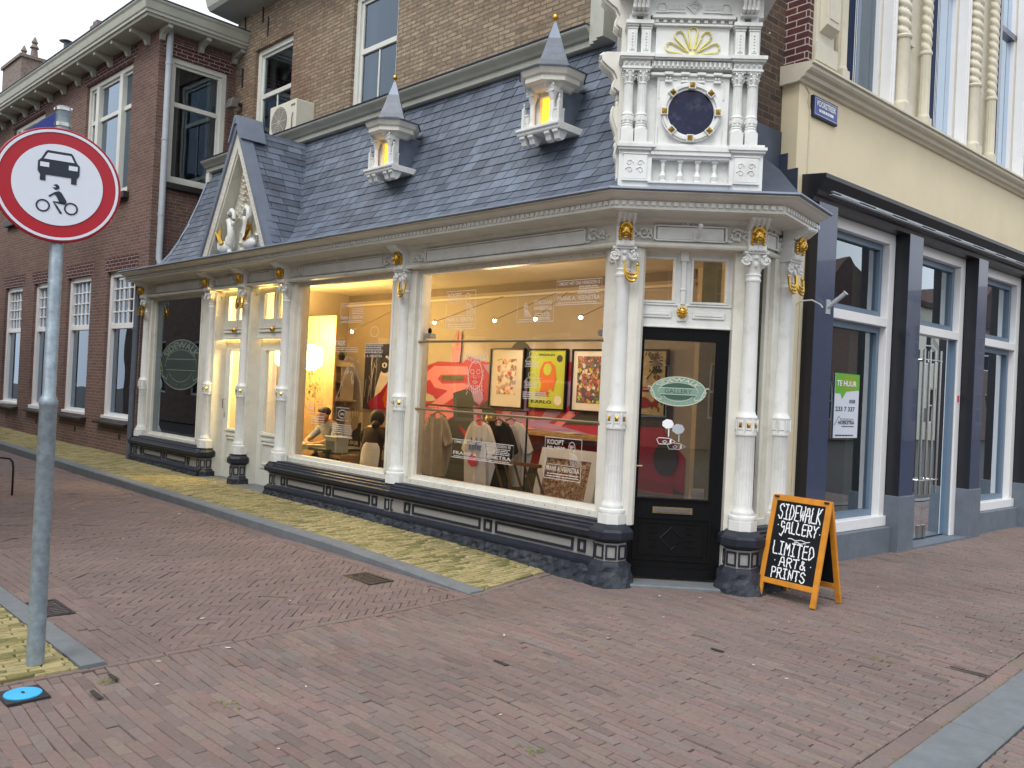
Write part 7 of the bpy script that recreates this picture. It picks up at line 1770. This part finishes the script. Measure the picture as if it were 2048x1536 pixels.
M = FB @ T(-1.70, -.006, 2.56); t = empty('flagpole_holder', M, 'grey metal flagpole holder on the first navy pilaster', 'flagpole holder'); g = G(); g.box(-.035, .035, -.012, 0, -.07, .07); build(g, 'bracket', 'pipe_grey', t, M); g = G(); g.tube([(0, -.01, 0), (.02, -.17, .13)], .022, 12); g.tube([(.02, -.168, .128), (.0205, -.172, .132)], .028, 12); build(g, 'socket', 'pipe_grey', t, M)
M = FB @ T(-2.0, .115, 0); g = G()
g.tube([(.0, 0, 4.60), (-.02, -.0, 4.52), (.02, -.0, 4.44), (.02, -.002, 3.4), (.0, -.002, 2.6), (.0, -.002, .5)], .009, 6); g.tube([(0, 0, 4.60), (-.10, -.0, 4.68), (-.19, .03, 4.72)], .009, 6); g.tube([(-.195, .03, 4.72), (-.195, .3, 4.90), (-.45, .27, 5.05), (-.50, .15, 5.08)], .009, 6)
tag(build(g, 'wall_cable', 'cream_stone', None, M, smooth=True), 'thin cream coloured cable running down the cream wall corner', 'cable')
g = G(); g.tube([(0, 0, 0), (-.01, -.06, .03), (.04, -.14, .04), (.09, -.20, .0), (.10, -.22, -.03)], .007, 6); tag(build(g, 'wire_hook', 'white_paint', None, FB @ T(-2.08, .11, 2.55), smooth=True), 'thin white curved wire hook between the column and the navy pilaster', 'hook')
M = FA @ T(-7.30, .95, 5.23); t = empty('air_conditioner', M, 'beige outdoor air conditioner unit on the ledge above the slates', 'air conditioner'); g = G(); g.box(-.42, .36, -.16, .16, .05, .60); g.box(-.36, -.30, -.12, .12, 0, .05); g.box(.24, .30, -.12, .12, 0, .05); build(g, 'casing', 'ac_plastic', t, M, bevel=.012)
g = G(); g.M = T(-.12, -.162, .32) @ Matrix.Rotation(R(90), 4, 'X'); g.lathe([(.23, 0), (.23, .006)], n=28); g.M = None
build(g, 'fan_grille', 'ac_dark', t, M)
g = G()
for k_ in range(1, 7): g.ribbon([(-.12+.035*k_*math.cos(t_*.35), .32+.035*k_*math.sin(t_*.35)) for t_ in range(18)], .006, -.170, True)
for k_ in range(8): a = k_*math.pi/4; g.ribbon([(-.12, .32), (-.12+.22*math.cos(a), .32+.22*math.sin(a))], .006, -.171)
build(g, 'grille_wires', 'ac_plastic', t, M, normals=False); g = G(); g.box(.22, .34, -.163, -.16, .50, .53); g.tube([(.28, -.163, .40), (.30, -.19, .30), (.27, -.17, .12)], .008, 5); build(g, 'label_and_cable', 'ac_dark', t, M)
M = FA @ T(-9.95, YW, 6.50); t = empty('wall_lamp', M, 'small dark floodlight on the brown brick wall next to the red brick corner', 'floodlight'); g = G(); g.box(-.03, .03, -.10, 0, -.02, .03); build(g, 'bracket', 'iron', t, M); g = G(); g.prof([(-.12, -.08), (-.26, -.10), (-.22, .08), (-.10, .06)], -.10, .10); build(g, 'housing', 'ac_dark', t, M, bevel=.006)
M = FA @ T(-10.05, YW-.02, 7.05); g = G(); g.box(-.04, .04, 0, .02, 0, .16); tag(build(g, 'wall_box', 'chimney_brick', None, M, bevel=.003), 'small grey box on the brown wall above the floodlight', 'wall box')
M = FA @ T(-7.24, -2.66, .0) @ RZ(20) @ Matrix.Scale(.62, 4); t = empty('bicycle_rack', M, 'black curved steel hoop cut by the left edge of the picture', 'bicycle hoop'); g = G(); g.tube([(0, 0, 0), (0, 0, .55), (-.03, 0, .66), (-.12, 0, .72), (-.6, 0, .72), (-.72, 0, .66), (-.75, 0, .55), (-.75, 0, 0)], .02, 10); build(g, 'hoop', 'black_gloss', t, M, smooth=True)
